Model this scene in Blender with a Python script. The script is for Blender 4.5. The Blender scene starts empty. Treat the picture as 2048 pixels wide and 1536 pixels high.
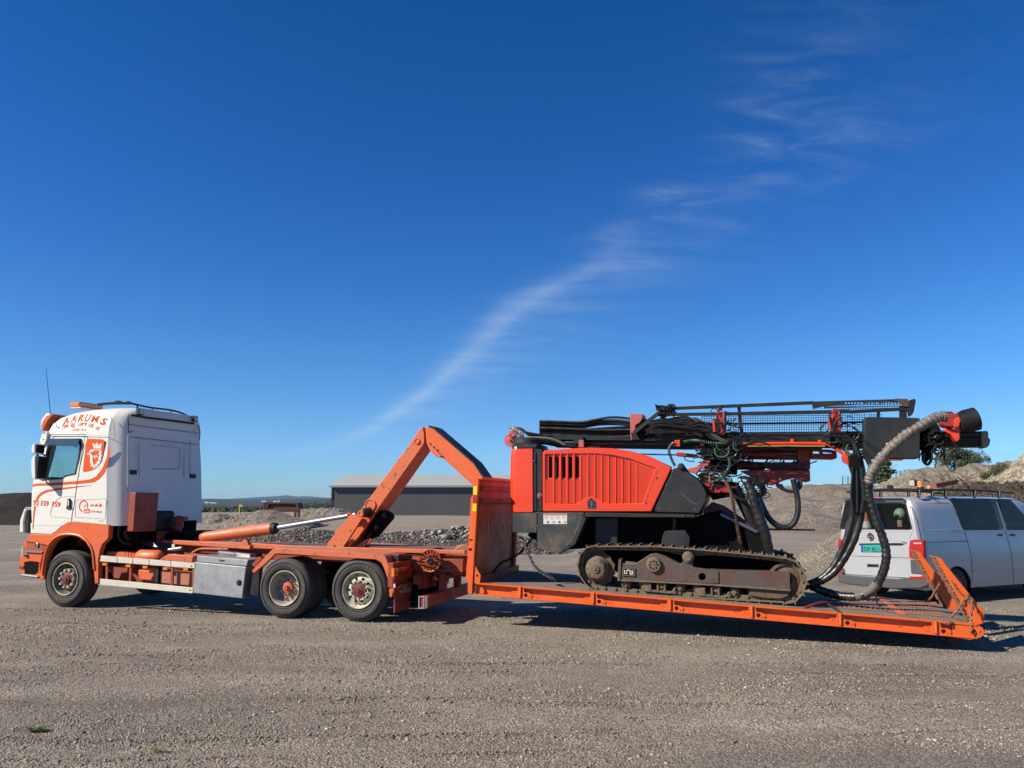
import bpy, bmesh, math, random
from math import sin, cos, pi, radians, sqrt, atan2, exp
from mathutils import Vector, Matrix, noise as mnoise
from mathutils.geometry import tessellate_polygon
random.seed(7)
SC = bpy.context.scene
COL = SC.collection

# ------------------------------------------------------------------ camera
FPX = 1539.0; CAMH = 2.0; PITCH = radians(8.68)
cd = bpy.data.cameras.new('camera'); cam = bpy.data.objects.new('camera', cd); COL.objects.link(cam)
cd.sensor_width = 36; cd.lens = 36 * FPX / 2048; cd.clip_start = .1; cd.clip_end = 60000
cam.location = (0, 0, CAMH); cam.rotation_euler = (radians(90) + PITCH, 0, 0)
SC.camera = cam

# ------------------------------------------------------------------ light
SUN = Vector((1.31, .52, -1.0)).normalized()          # travel direction
sl = bpy.data.lights.new('sun', 'SUN'); sl.energy = 5.0; sl.angle = radians(.53); sl.color = (1, .90, .76)
so = bpy.data.objects.new('sun', sl); COL.objects.link(so)
so.rotation_euler = SUN.to_track_quat('-Z', 'Y').to_euler(); so.location = (-20, -5, 20)
SC.view_settings.view_transform = 'Standard'; SC.view_settings.look = 'None'
SC.view_settings.exposure = .75; SC.view_settings.gamma = 1; SC.view_settings.use_curve_mapping = False
SC.cycles.max_bounces = 5; SC.cycles.transparent_max_bounces = 12
SC.cycles.volume_bounces = 0

def build_world():
    w = bpy.data.worlds.new('World'); SC.world = w; w.use_nodes = True
    nt = w.node_tree; nt.nodes.clear(); N = nt.nodes.new; L = nt.links.new
    def math_(op, a, b=None, c=None):
        n = N('ShaderNodeMath'); n.operation = op
        for i, x in enumerate((a, b, c)):
            if x is None: continue
            if isinstance(x, (int, float)): n.inputs[i].default_value = x
            else: L(x, n.inputs[i])
        return n.outputs[0]
    sky = N('ShaderNodeTexSky'); sky.sky_type = 'NISHITA'; sky.sun_disc = False
    d = -SUN
    sky.sun_elevation = math.asin(d.z); sky.sun_rotation = math.atan2(d.x, d.y)
    sky.altitude = 200; sky.air_density = 1.0; sky.dust_density = .0; sky.ozone_density = 2.2
    hs0 = N('ShaderNodeHueSaturation'); hs0.inputs['Saturation'].default_value = 1.42; hs0.inputs['Value'].default_value = 1.0
    L(sky.outputs[0], hs0.inputs['Color'])
    tc = N('ShaderNodeTexCoord'); sp = N('ShaderNodeSeparateXYZ'); L(tc.outputs['Generated'], sp.inputs[0])
    cr = N('ShaderNodeValToRGB'); L(sp.outputs[2], cr.inputs[0]); e_ = cr.color_ramp.elements   # clear dry northern air: less yellow low down
    e_[0].position = .0; e_[0].color = (.29, .51, .97, 1); e_[1].position = .6; e_[1].color = (.68, .54, .70, 1)
    for p_, c_ in ((.03, (.315, .53, .955)), (.10, (.40, .57, .86)), (.19, (.48, .61, .83)), (.38, (.56, .56, .80))): q_ = e_.new(p_); q_.color = (*c_, 1)
    hsm = N('ShaderNodeMix'); hsm.data_type = 'RGBA'; hsm.blend_type = 'MULTIPLY'; hsm.inputs['Factor'].default_value = 1; L(hs0.outputs[0], hsm.inputs['A']); L(cr.outputs[0], hsm.inputs['B'])
    hs = N('ShaderNodeVectorMath'); hs.operation = 'SCALE'; hs.inputs['Scale'].default_value = 1.5; L(hsm.outputs['Result'], hs.inputs[0])
    x, y, z = sp.outputs
    yy = math_('MAXIMUM', y, .05)
    az = math_('DIVIDE', x, yy); el = math_('DIVIDE', z, yy)
    # a cirrus streak that climbs from lower left to upper right
    fc = N('ShaderNodeFloatCurve'); cm = fc.mapping.curves[0]
    def azel(u, v):
        px = (u-1024)/FPX; py = (768-v)/FPX
        Y = cos(PITCH)-py*sin(PITCH); Z = sin(PITCH)+py*cos(PITCH)
        return px/Y, Z/Y
    pts = [(600, 905), (717, 873), (846, 791), (951, 697), (1022, 627), (1098, 574), (1174, 545), (1238, 498), (1248, 463), (1303, 410), (1400, 372), (1490, 330), (1545, 250), (1545, 170), (1560, 90)]
    q = [(azel(u, v)[1], (azel(u, v)[0]+.5)/1.1) for u, v in pts]
    q = [(e/.75, a) for e, a in q]
    cm.points[0].location = (q[0][0], q[0][1]); cm.points[1].location = (q[-1][0], q[-1][1])
    for e, a in q[1:-1]: cm.points.new(e, a)
    fc.mapping.update()
    L(math_('DIVIDE', el, .75), fc.inputs['Value'])
    ctr = math_('SUBTRACT', math_('MULTIPLY', fc.outputs[0], 1.1), .5)
    # width grows with height
    cv = N('ShaderNodeCombineXYZ'); L(az, cv.inputs[0]); L(el, cv.inputs[1])
    mp = N('ShaderNodeMapping'); L(cv.outputs[0], mp.inputs[0]); mp.inputs['Rotation'].default_value = (0, 0, radians(-14)); mp.inputs['Scale'].default_value = (4.0, 17, 1)
    n1 = N('ShaderNodeTexNoise'); L(mp.outputs[0], n1.inputs['Vector']); n1.inputs['Scale'].default_value = 1.6; n1.inputs['Detail'].default_value = 7; n1.inputs['Roughness'].default_value = .62; n1.inputs['Distortion'].default_value = .5
    n2 = N('ShaderNodeTexNoise'); L(cv.outputs[0], n2.inputs['Vector']); n2.inputs['Scale'].default_value = 7; n2.inputs['Detail'].default_value = 4
    wid = math_('ADD', .045, math_('MULTIPLY', el, .26))
    off = math_('MULTIPLY', math_('SUBTRACT', n2.outputs['Fac'], .5), .05)
    dist = math_('SUBTRACT', math_('ADD', az, off), ctr)
    dn = math_('DIVIDE', dist, wid)
    # sharper on the left edge, feathered to the right
    side = math_('GREATER_THAN', dn, 0.0)
    kk = math_('SUBTRACT', -7.0, math_('MULTIPLY', side, -6.2))
    g = math_('EXPONENT', math_('MULTIPLY', math_('MULTIPLY', dn, dn), kk))
    cw = N('ShaderNodeCombineXYZ'); L(math_('MULTIPLY', dn, 1.2), cw.inputs[0]); L(math_('MULTIPLY', el, 5.0), cw.inputs[1])
    n4 = N('ShaderNodeTexNoise'); L(cw.outputs[0], n4.inputs['Vector']); n4.inputs['Scale'].default_value = 2.2; n4.inputs['Detail'].default_value = 5; n4.inputs['Roughness'].default_value = .6
    m3 = N('ShaderNodeMapping'); L(cv.outputs[0], m3.inputs[0]); m3.inputs['Rotation'].default_value = (0, 0, radians(5)); m3.inputs['Scale'].default_value = (3.4, 36, 1)
    n5 = N('ShaderNodeTexNoise'); L(m3.outputs[0], n5.inputs['Vector']); n5.inputs['Scale'].default_value = 2.0; n5.inputs['Detail'].default_value = 6; n5.inputs['Roughness'].default_value = .6; n5.inputs['Distortion'].default_value = .25
    fib = math_('MULTIPLY', math_('MAXIMUM', math_('SUBTRACT', n5.outputs['Fac'], .38), 0), 3.0)
    st = math_('MULTIPLY', math_('MAXIMUM', math_('SUBTRACT', n1.outputs['Fac'], .40), 0), 3.2)
    core = math_('EXPONENT', math_('MULTIPLY', math_('MULTIPLY', dn, dn), -22))
    m = math_('MULTIPLY', g, math_('POWER', st, 1.5))
    low = N('ShaderNodeMapRange'); L(el, low.inputs[0]); low.inputs[1].default_value = .22; low.inputs[2].default_value = .42; low.inputs[3].default_value = 1.0; low.inputs[4].default_value = 0.0; low.interpolation_type = 'SMOOTHSTEP'
    m = math_('MULTIPLY', m, math_('SUBTRACT', 1.0, math_('MULTIPLY', low.outputs[0], .9)))
    m = math_('ADD', m, math_('MULTIPLY', math_('MULTIPLY', core, low.outputs[0]), math_('ADD', .15, math_('MULTIPLY', n4.outputs['Fac'], 1.1))))
    m = math_('ADD', m, math_('MULTIPLY', math_('MULTIPLY', g, low.outputs[0]), math_('ADD', .12, math_('MULTIPLY', fib, .62))))
    # fade top & bottom
    fade = N('ShaderNodeMapRange'); L(el, fade.inputs[0]); fade.inputs[1].default_value = .03; fade.inputs[2].default_value = .12; fade.interpolation_type = 'SMOOTHSTEP'
    fade2 = N('ShaderNodeMapRange'); L(el, fade2.inputs[0]); fade2.inputs[1].default_value = .33; fade2.inputs[2].default_value = .75; fade2.inputs[3].default_value = .85; fade2.inputs[4].default_value = .06
    m = math_('MULTIPLY', math_('MULTIPLY', m, fade.outputs[0]), fade2.outputs[0])
    m = math_('MINIMUM', math_('MULTIPLY', m, .30), .5)
    mix = N('ShaderNodeMix'); mix.data_type = 'RGBA'; L(m, mix.inputs['Factor']); L(hs.outputs[0], mix.inputs['A']); mix.inputs['B'].default_value = (5.4, 6.9, 8.2, 1)
    bg = N('ShaderNodeBackground'); bg.inputs['Strength'].default_value = .0625
    L(mix.outputs['Result'], bg.inputs['Color'])
    out = N('ShaderNodeOutputWorld'); L(bg.outputs[0], out.inputs['Surface'])
build_world()

# ------------------------------------------------------------------ projection helpers
def vray(u, v):
    px = (u-1024)/FPX; py = (768-v)/FPX
    return Vector((px, cos(PITCH)-py*sin(PITCH), sin(PITCH)+py*cos(PITCH)))
CP = Vector((0, 0, CAMH))
def W(u, v, Y):                      # world point seen at (u,v) on the plane y = Y
    d = vray(u, v); return CP + d*(Y/d.y)
def WG(u, v, z=0.0):
    d = vray(u, v); return CP + d*((z-CAMH)/d.z)
class Fr:
    def __init__(s, o, deg):
        a = radians(deg); s.o = Vector(o); s.a = a
        s.s = Vector((cos(a), sin(a), 0)); s.n = Vector((-sin(a), cos(a), 0))
    def w(s, p): return s.o + s.s*p[0] + s.n*p[1] + Vector((0, 0, p[2]))
    def loc(s, p):
        q = Vector(p)-s.o; return Vector((q.dot(s.s), q.dot(s.n), q.z))
    def S(s, u, v, n=0.0):           # on the plane n = const -> (s, z)
        d = vray(u, v); t = (n-(CP-s.o).dot(s.n))/d.dot(s.n); q = s.loc(CP+d*t); return (q.x, q.z)
    def P(s, u, v, n=0.0):
        q = s.S(u, v, n); return Vector((q[0], n, q[1]))
    def E(s, u, v, x):
        d = vray(u, v); t = (x-(CP-s.o).dot(s.s))/d.dot(s.s); q = s.loc(CP+d*t); return (q.y, q.z)
F = Fr((-2.53, 13.26, 0), -17)
V = Fr((0, 0, 0), 24.6); V.o = Vector((8.03, 15.4, 0))
Wd = Fr((0, 0, 0), 0)
CUR = [F]

# ------------------------------------------------------------------ materials
MC = {}
def nodemat(name):
    m = bpy.data.materials.new(name); m.use_nodes = True; nt = m.node_tree
    b = nt.nodes['Principled BSDF']; return m, nt, b
def paint(name, col, rough=.4, metal=0, dirt=.25, dcol=None, scale=3.0, bump=.0, bscale=60, spec=.5, coat=0, fine=.12, thr=.52, chips=0, dust=0):
    if name in MC: return MC[name]
    col = tuple(c*.78 for c in col); dcol = tuple(c*.78 for c in dcol) if dcol else None
    m, nt, b = nodemat(name); N = nt.nodes.new; L = nt.links.new
    tc = N('ShaderNodeTexCoord')
    n1 = N('ShaderNodeTexNoise'); n1.inputs['Scale'].default_value = scale; n1.inputs['Detail'].default_value = 8; n1.inputs['Roughness'].default_value = .65
    n2 = N('ShaderNodeTexNoise'); n2.inputs['Scale'].default_value = scale*14; n2.inputs['Detail'].default_value = 4
    L(tc.outputs['Object'], n1.inputs['Vector']); L(tc.outputs['Object'], n2.inputs['Vector'])
    r = N('ShaderNodeMapRange'); L(n1.outputs['Fac'], r.inputs[0]); r.inputs[1].default_value = thr-.12; r.inputs[2].default_value = thr+.18; r.inputs[3].default_value = 0; r.inputs[4].default_value = dirt
    if dcol is None: dcol = tuple(c*.45+.03 for c in col)
    mx = N('ShaderNodeMix'); mx.data_type = 'RGBA'; L(r.outputs[0], mx.inputs['Factor']); mx.inputs['A'].default_value = (*col, 1); mx.inputs['B'].default_value = (*dcol, 1)
    m2 = N('ShaderNodeMix'); m2.data_type = 'RGBA'; m2.blend_type = 'MULTIPLY'; m2.inputs['Factor'].default_value = 1
    r2 = N('ShaderNodeMapRange'); L(n2.outputs['Fac'], r2.inputs[0]); r2.inputs[1].default_value = .3; r2.inputs[2].default_value = .7; r2.inputs[3].default_value = 1-fine; r2.inputs[4].default_value = 1+fine*.3
    L(mx.outputs['Result'], m2.inputs['A']); L(r2.outputs[0], m2.inputs['B'])
    res = m2.outputs['Result']
    if chips:
        n4 = N('ShaderNodeTexNoise'); n4.inputs['Scale'].default_value = 11; n4.inputs['Detail'].default_value = 9; n4.inputs['Roughness'].default_value = .72; L(tc.outputs['Object'], n4.inputs['Vector'])
        r4 = N('ShaderNodeMapRange'); L(n4.outputs['Fac'], r4.inputs[0]); r4.inputs[1].default_value = .62-chips*.1; r4.inputs[2].default_value = .66-chips*.1; r4.inputs[4].default_value = .8
        m4 = N('ShaderNodeMix'); m4.data_type = 'RGBA'; L(r4.outputs[0], m4.inputs['Factor']); L(res, m4.inputs['A']); m4.inputs['B'].default_value = (.075, .038, .022, 1); res = m4.outputs['Result']
    if dust:
        ge = N('ShaderNodeNewGeometry'); sz_ = N('ShaderNodeSeparateXYZ'); L(ge.outputs['Normal'], sz_.inputs[0])
        r5 = N('ShaderNodeMapRange'); L(sz_.outputs[2], r5.inputs[0]); r5.inputs[1].default_value = .35; r5.inputs[2].default_value = .95; r5.inputs[4].default_value = dust
        m5 = N('ShaderNodeMix'); m5.data_type = 'RGBA'; L(r5.outputs[0], m5.inputs['Factor']); L(res, m5.inputs['A']); m5.inputs['B'].default_value = (.26, .20, .15, 1); res = m5.outputs['Result']
    L(res, b.inputs['Base Color'])
    rr = N('ShaderNodeMapRange'); L(n1.outputs['Fac'], rr.inputs[0]); rr.inputs[1].default_value = .3; rr.inputs[2].default_value = .7; rr.inputs[3].default_value = max(.03, rough-.08); rr.inputs[4].default_value = min(1, rough+.14)
    L(rr.outputs[0], b.inputs['Roughness'])
    b.inputs['Metallic'].default_value = metal; b.inputs['Specular IOR Level'].default_value = spec
    if coat: b.inputs['Coat Weight'].default_value = coat; b.inputs['Coat Roughness'].default_value = .08
    if bump:
        bp = N('ShaderNodeBump'); bp.inputs['Strength'].default_value = bump; bp.inputs['Distance'].default_value = .01
        n3 = N('ShaderNodeTexNoise'); n3.inputs['Scale'].default_value = bscale; n3.inputs['Detail'].default_value = 5; L(tc.outputs['Object'], n3.inputs['Vector'])
        L(n3.outputs['Fac'], bp.inputs['Height']); L(bp.outputs[0], b.inputs['Normal'])
    MC[name] = m; return m
def glass(name, col, alpha=.5, rough=.03, spec=.6, tint=(.75, .88, .86)):
    if name in MC: return MC[name]
    m, nt, b = nodemat(name); N = nt.nodes.new; L = nt.links.new
    b.inputs['Base Color'].default_value = (*col, 1); b.inputs['Roughness'].default_value = rough; b.inputs['Specular IOR Level'].default_value = spec
    tr = N('ShaderNodeBsdfTransparent'); tr.inputs[0].default_value = (*tint, 1)
    mx = N('ShaderNodeMixShader'); mx.inputs[0].default_value = alpha
    o = nt.nodes['Material Output']; L(tr.outputs[0], mx.inputs[1]); L(b.outputs[0], mx.inputs[2]); L(mx.outputs[0], o.inputs[0])
    MC[name] = m; return m
ORANGE = paint('orange_paint', (.80, .140, .028), .40, dirt=.3, dcol=(.46, .13, .06), scale=2.2, fine=.15, chips=.15, dust=.2)
DORANGE = paint('faded_orange_paint', (.74, .150, .042), .5, dirt=.4, dcol=(.42, .14, .07), scale=3, fine=.2, chips=.35, dust=.4)
CLEANOR = paint('bright_orange_paint', (.80, .13, .018), .36, dirt=.15, scale=2, fine=.06, chips=.1)
CORDARK = paint('shaded_worn_orange', (.38, .052, .016), .5, dirt=.6, dcol=(.14, .05, .03), scale=2.5, fine=.15, chips=.6)  # orange darkened to carry the shade on unlit parts, plus dirt and chips
WHITE = paint('white_paint', (.80, .78, .71), .32, dirt=.14, dcol=(.55, .52, .46), scale=1.6, fine=.03, coat=.3)
OLDWHITE = paint('cream_white_paint', (.72, .68, .56), .45, dirt=.4, dcol=(.42, .36, .27), scale=4)
BLACK = paint('black_plastic', (.010, .010, .011), .5, dirt=.4, dcol=(.035, .03, .026), scale=4, spec=.35)
RUBBER = paint('tyre_rubber', (.050, .049, .048), .75, dirt=.75, dcol=(.12, .11, .10), scale=3, bump=.15, spec=.3)
HOSE = paint('hose_rubber', (.013, .013, .014), .34, dirt=.4, dcol=(.05, .047, .042), scale=5)
DARK = paint('grime_and_shade', (.005, .005, .0055), .9, dirt=.3, dcol=(.02, .016, .012), scale=4, spec=.12)  # near black for grimy machinery and for the shade inside holes and gaps
CHROME = paint('chromed_steel', (.30, .32, .38), .48, metal=1, dirt=.0, scale=.5, fine=0)
ALU = paint('aluminium_plate', (.62, .62, .60), .40, metal=.85, dirt=.4, dcol=(.40, .39, .36), scale=5, bump=.05)
REDP = paint('rig_red_paint', (.80, .056, .012), .30, dirt=.12, scale=2, fine=.05, coat=.25)
REDD = paint('boom_red_paint', (.48, .030, .012), .45, dirt=.75, dcol=(.16, .03, .02), scale=5, fine=.2)
PINK = paint('faded_red_paint', (.55, .12, .10), .5, dirt=.4, scale=6)
GREY = paint('charcoal_paint', (.022, .026, .028), .45, dirt=.35, dcol=(.06, .052, .042), scale=2.6, bump=.05, spec=.35)
GREYW = paint('worn_charcoal_plate', (.030, .036, .038), .5, dirt=.9, dcol=(.16, .12, .08), scale=2.8, bump=.08, thr=.56)
STEEL = paint('worn_track_steel', (.13, .13, .125), .5, metal=.35, dirt=.95, dcol=(.17, .062, .03), scale=3.2, bump=.12, fine=.3, thr=.5)
MUD = paint('muddy_steel', (.13, .095, .06), .8, dirt=.8, dcol=(.09, .055, .035), scale=8, bump=.5, bscale=90)
MUDL = paint('dusty_track_steel', (.19, .145, .09), .8, dirt=.9, dcol=(.10, .07, .05), scale=9, bump=.5, bscale=90)
WOOD = None
BLUEGREY = paint('steel_tube', (.20, .24, .33), .3, metal=.7, dirt=.2)
SILVERV = paint('silver_van_paint', (.48, .50, .53), .34, metal=.25, dirt=.0, dcol=(.35, .34, .33), scale=1.5, fine=.03, coat=.6)
VGLASS = glass('dark_tinted_glass', (.004, .006, .009), .94, spec=.22)
RGLASS = glass('rear_tinted_glass', (.006, .008, .010), .36, spec=.3, tint=(.86, .92, .90))
CGLASS = glass('pale_tinted_glass', (.04, .12, .13), .12, tint=(.86, .95, .93))
REDL = paint('red_lens', (.45, .01, .012), .12, dirt=.1, coat=1)
AMBER = paint('amber_lens', (.85, .25, .01), .12, dirt=.1, coat=1)
WLENS = paint('clear_lens', (.42, .42, .40), .12, dirt=.1, coat=1)
YELR = paint('yellow_reflector', (.95, .68, .01), .3, dirt=.1)
TAPE = paint('silver_tape', (.25, .22, .185), .5, metal=.15, dirt=.9, dcol=(.05, .045, .04), scale=22, bump=1.0, bscale=45, thr=.5)
RUST = paint('rusty_mesh', (.36, .16, .09), .8, dirt=.8, dcol=(.16, .08, .05), scale=14, bump=.3)
RUBP = paint('worn_grating', (.42, .17, .10), .65, dirt=.9, dcol=(.19, .12, .09), scale=5, fine=.3)
CYAN = paint('green_number_plate', (.02, .36, .30), .4, dirt=.1)
LETW = paint('white_print', (.78, .77, .74), .5, dirt=.2)
LETO = paint('orange_print', (.80, .12, .03), .75, dirt=.1, spec=.1)
LETG = paint('grey_emboss', (.10, .10, .10), .7, dirt=.2)

# ------------------------------------------------------------------ mesh builder
def ccw(p):
    a = sum(p[i][0]*p[(i+1) % len(p)][1]-p[(i+1) % len(p)][0]*p[i][1] for i in range(len(p)))
    return list(p) if a > 0 else list(reversed(p))
class MB:
    def __init__(s): s.v = []; s.f = []
    def add(s, vs, fs):
        b = len(s.v); s.v += [Vector(x) for x in vs]; s.f += [tuple(b+i for i in f) for f in fs]; return s
    def box(s, a, b):
        x0, x1 = sorted((a[0], b[0])); y0, y1 = sorted((a[1], b[1])); z0, z1 = sorted((a[2], b[2]))
        vs = [(x, y, z) for z in (z0, z1) for y in (y0, y1) for x in (x0, x1)]
        return s.add(vs, [(0, 2, 3, 1), (4, 5, 7, 6), (0, 1, 5, 4), (2, 6, 7, 3), (0, 4, 6, 2), (1, 3, 7, 5)])
    def _ext(s, poly, holes, f0, f1):
        poly = ccw(poly); loops = [poly]+[list(reversed(ccw(h))) for h in holes]
        flat = [p for l in loops for p in l]; k = len(flat)
        vs = [f0(p) for p in flat]+[f1(p) for p in flat]; fs = []
        if holes:
            tr = tessellate_polygon([[Vector((p[0], p[1], 0)) for p in l] for l in loops])
            for t in tr:
                a, b, c = (flat[i] for i in t)
                if (b[0]-a[0])*(c[1]-a[1])-(c[0]-a[0])*(b[1]-a[1]) < 0: t = (t[0], t[2], t[1])
                fs.append(tuple(t)); fs.append(tuple(k+i for i in reversed(t)))
        else:
            fs.append(tuple(range(k))); fs.append(tuple(k+i for i in reversed(range(k))))
        o = 0
        for l in loops:
            m = len(l)
            for i in range(m):
                j = (i+1) % m; fs.append((o+j, o+i, k+o+i, k+o+j))
            o += m
        return s.add(vs, fs)
    def prism(s, poly, n0, n1, holes=()):     # poly in (s,z), extruded along n
        return s._ext(poly, holes, lambda p: (p[0], n0, p[1]), lambda p: (p[0], n1, p[1]))
    def prismE(s, poly, s0, s1, holes=()):    # poly in (n,z), extruded along s
        return s._ext(poly, holes, lambda p: (s1, p[0], p[1]), lambda p: (s0, p[0], p[1]))
    def prismZ(s, poly, z0, z1, holes=()):
        return s._ext(poly, holes, lambda p: (p[0], p[1], z1), lambda p: (p[0], p[1], z0))
    def cyl(s, p0, p1, r, r2=None, seg=18, caps=True):
        r2 = r if r2 is None else r2
        p0 = Vector(p0); p1 = Vector(p1); d = (p1-p0).normalized()
        a = d.orthogonal().normalized(); b = d.cross(a)
        vs = []
        for p, rr in ((p0, r), (p1, r2)):
            for i in range(seg):
                t = 2*pi*i/seg; vs.append(p+a*cos(t)*rr+b*sin(t)*rr)
        fs = [(i, (i+1) % seg, seg+(i+1) % seg, seg+i) for i in range(seg)]
        if caps: fs += [tuple(reversed(range(seg))), tuple(range(seg, 2*seg))]
        return s.add(vs, fs)
    def bar(s, p0, p1, w, h, up=(0, 0, 1)):
        p0 = Vector(p0); p1 = Vector(p1); d = (p1-p0).normalized(); up = Vector(up)
        x = d.cross(up); x = x.normalized() if x.length > 1e-4 else Vector((0, 1, 0)); y = x.cross(d)
        vs = []
        for p in (p0, p1):
            for a, b in ((-1, -1), (1, -1), (1, 1), (-1, 1)): vs.append(p+x*a*w/2+y*b*h/2)
        return s.add(vs, [(0, 1, 2, 3), (7, 6, 5, 4), (0, 4, 5, 1), (1, 5, 6, 2), (2, 6, 7, 3), (3, 7, 4, 0)])
    def tube(s, pts, r, seg=7, sub=5, rf=None, smooth=True, jit=0):
        pts = [Vector(p) for p in pts]
        if smooth and len(pts) > 2:
            q = []
            e = [pts[0]*2-pts[1]]+pts+[pts[-1]*2-pts[-2]]
            for i in range(1, len(e)-2):
                a, b, c, d = e[i-1], e[i], e[i+1], e[i+2]
                for k in range(sub):
                    t = k/sub
                    q.append(.5*((2*b)+(c-a)*t+(2*a-5*b+4*c-d)*t*t+(3*b-a-3*c+d)*t**3))
            q.append(pts[-1]); pts = q
        m = len(pts); T = [(pts[min(i+1, m-1)]-pts[max(i-1, 0)]).normalized() for i in range(m)]
        a = T[0].orthogonal().normalized(); vs = []
        for i in range(m):
            a = (a-T[i]*a.dot(T[i])).normalized(); b = T[i].cross(a)
            rr = r*(rf(i/(m-1)) if rf else 1)
            for k in range(seg):
                t = 2*pi*k/seg; j = 1+random.uniform(-jit, jit)
                vs.append(pts[i]+(a*cos(t)+b*sin(t))*rr*j)
        fs = [(i*seg+k, i*seg+(k+1) % seg, (i+1)*seg+(k+1) % seg, (i+1)*seg+k) for i in range(m-1) for k in range(seg)]
        fs += [tuple(reversed(range(seg))), tuple((m-1)*seg+k for k in range(seg))]
        return s.add(vs, fs)
    def lathe(s, prof, c, axis='n', seg=32, caps=False):   # prof: (radius, offset along axis); axis n points away from the camera
        c = Vector(c); vs = []
        for r, t in prof:
            for k in range(seg):
                a = 2*pi*k/seg
                if axis == 'n': vs.append(c+Vector((r*cos(a), t, r*sin(a))))
                elif axis == 's': vs.append(c+Vector((t, r*cos(a), r*sin(a))))
                else: vs.append(c+Vector((r*cos(a), r*sin(a), t)))
        m = len(prof)
        fs = [(i*seg+k, i*seg+(k+1) % seg, (i+1)*seg+(k+1) % seg, (i+1)*seg+k) for i in range(m-1) for k in range(seg)]
        if caps and prof[0][0] > 1e-6: fs.append(tuple(reversed(range(seg))))
        if caps and prof[-1][0] > 1e-6: fs.append(tuple((m-1)*seg+k for k in range(seg)))
        return s.add(vs, fs)
    def loft(s, secs, cap=True):               # secs: list of equal-length point loops
        k = len(secs[0]); vs = [p for l in secs for p in l]
        fs = [(i*k+j, i*k+(j+1) % k, (i+1)*k+(j+1) % k, (i+1)*k+j) for i in range(len(secs)-1) for j in range(k)]
        if cap: fs += [tuple(reversed(range(k))), tuple((len(secs)-1)*k+j for j in range(k))]
        return s.add(vs, fs)
    def merge(s, o): return s.add(o.v, o.f)

CEN = {}
def tag(o, label=None, cat=None, group=None, kind=None):
    if label: o['label'] = label
    if cat: o['category'] = cat
    if group: o['group'] = group
    if kind: o['kind'] = kind
    return o
def root(name, label, cat, at, group=None, fr=None):
    fr = fr or CUR[0]
    o = bpy.data.objects.new(name, None); COL.objects.link(o); o.empty_display_size = .2
    at = Vector(at); o.location = fr.w(at); o.rotation_euler = (0, 0, fr.a); CEN[o.name] = (at, fr)
    return tag(o, label, cat, group)
def mesh(name, mb, mat, bev=0, ang=35, center=None, fix=True, wl=0):
    me = bpy.data.meshes.new(name)
    c = center
    if c is None:
        lo = Vector((min(p[i] for p in mb.v) for i in range(3))); hi = Vector((max(p[i] for p in mb.v) for i in range(3))); c = (lo+hi)/2
    me.from_pydata([p-c for p in mb.v], [], mb.f)
    if fix:
        bm = bmesh.new(); bm.from_mesh(me)
        bmesh.ops.remove_doubles(bm, verts=bm.verts, dist=wl or 1e-5)
        bmesh.ops.recalc_face_normals(bm, faces=bm.faces)
        if bev:
            es = [e for e in bm.edges if len(e.link_faces) == 2 and e.calc_face_angle(0) > radians(32)]
            try: bmesh.ops.bevel(bm, geom=es, offset=bev, segments=1, profile=.5, affect='EDGES', clamp_overlap=True)
            except Exception: pass
        bm.to_mesh(me); bm.free()
    for p in me.polygons: p.use_smooth = True
    try: me.set_sharp_from_angle(angle=radians(ang))
    except Exception: pass
    if mat: me.materials.append(mat)
    return me, c
def obj(name, mb, mat, parent=None, bev=0, ang=35, label=None, cat=None, group=None, kind=None, fr=None, fix=True, wl=0):
    fr = fr or (CEN[parent.name][1] if parent else CUR[0])
    me, c = mesh(name, mb, mat, bev, ang, fix=fix, wl=wl)
    o = bpy.data.objects.new(name, me); COL.objects.link(o)
    CEN[o.name] = (c, fr)
    if parent:
        o.parent = parent; o.location = c-CEN[parent.name][0]
    else:
        o.location = fr.w(c); o.rotation_euler = (0, 0, fr.a)
    return tag(o, label, cat, group, kind)
def inst(name, me, at, parent, rot=None, fr=None):
    o = bpy.data.objects.new(name, me); COL.objects.link(o); at = Vector(at)
    fr = fr or (CEN[parent.name][1] if parent else CUR[0]); CEN[o.name] = (at, fr)
    if parent: o.parent = parent; o.location = at-CEN[parent.name][0]
    else: o.location = fr.w(at)
    if rot is not None: o.rotation_euler = rot
    return o
def S(pts, n=0.0, fr=None):
    fr = fr or CUR[0]; return [fr.S(u, v, n) for u, v in pts]
def P(u, v, n=0.0, fr=None): return (fr or CUR[0]).P(u, v, n)
def plate(pts, n0, n1, holes=(), mb=None):
    mb = mb or MB(); return mb.prism(S(pts, n0), n0, n1, [S(h, n0) for h in holes])
def disc_pts(c, r, k=16): return [(c[0]+r*cos(2*pi*i/k), c[1]+r*sin(2*pi*i/k)) for i in range(k)]
def text_mb(txt, size, bold=0.0, shear=0.0, xs=1.0):
    cu = bpy.data.curves.new('t', 'FONT'); cu.body = txt; cu.size = size; cu.offset = bold; cu.shear = shear; cu.resolution_u = 2
    o = bpy.data.objects.new('t', cu); COL.objects.link(o); bpy.context.view_layer.update()
    me = o.to_mesh(); vs = [(v.co.x*xs, v.co.y) for v in me.vertices]; fs = [tuple(p.vertices) for p in me.polygons]
    o.to_mesh_clear(); bpy.data.objects.remove(o); bpy.data.curves.remove(cu)
    return vs, fs
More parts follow.
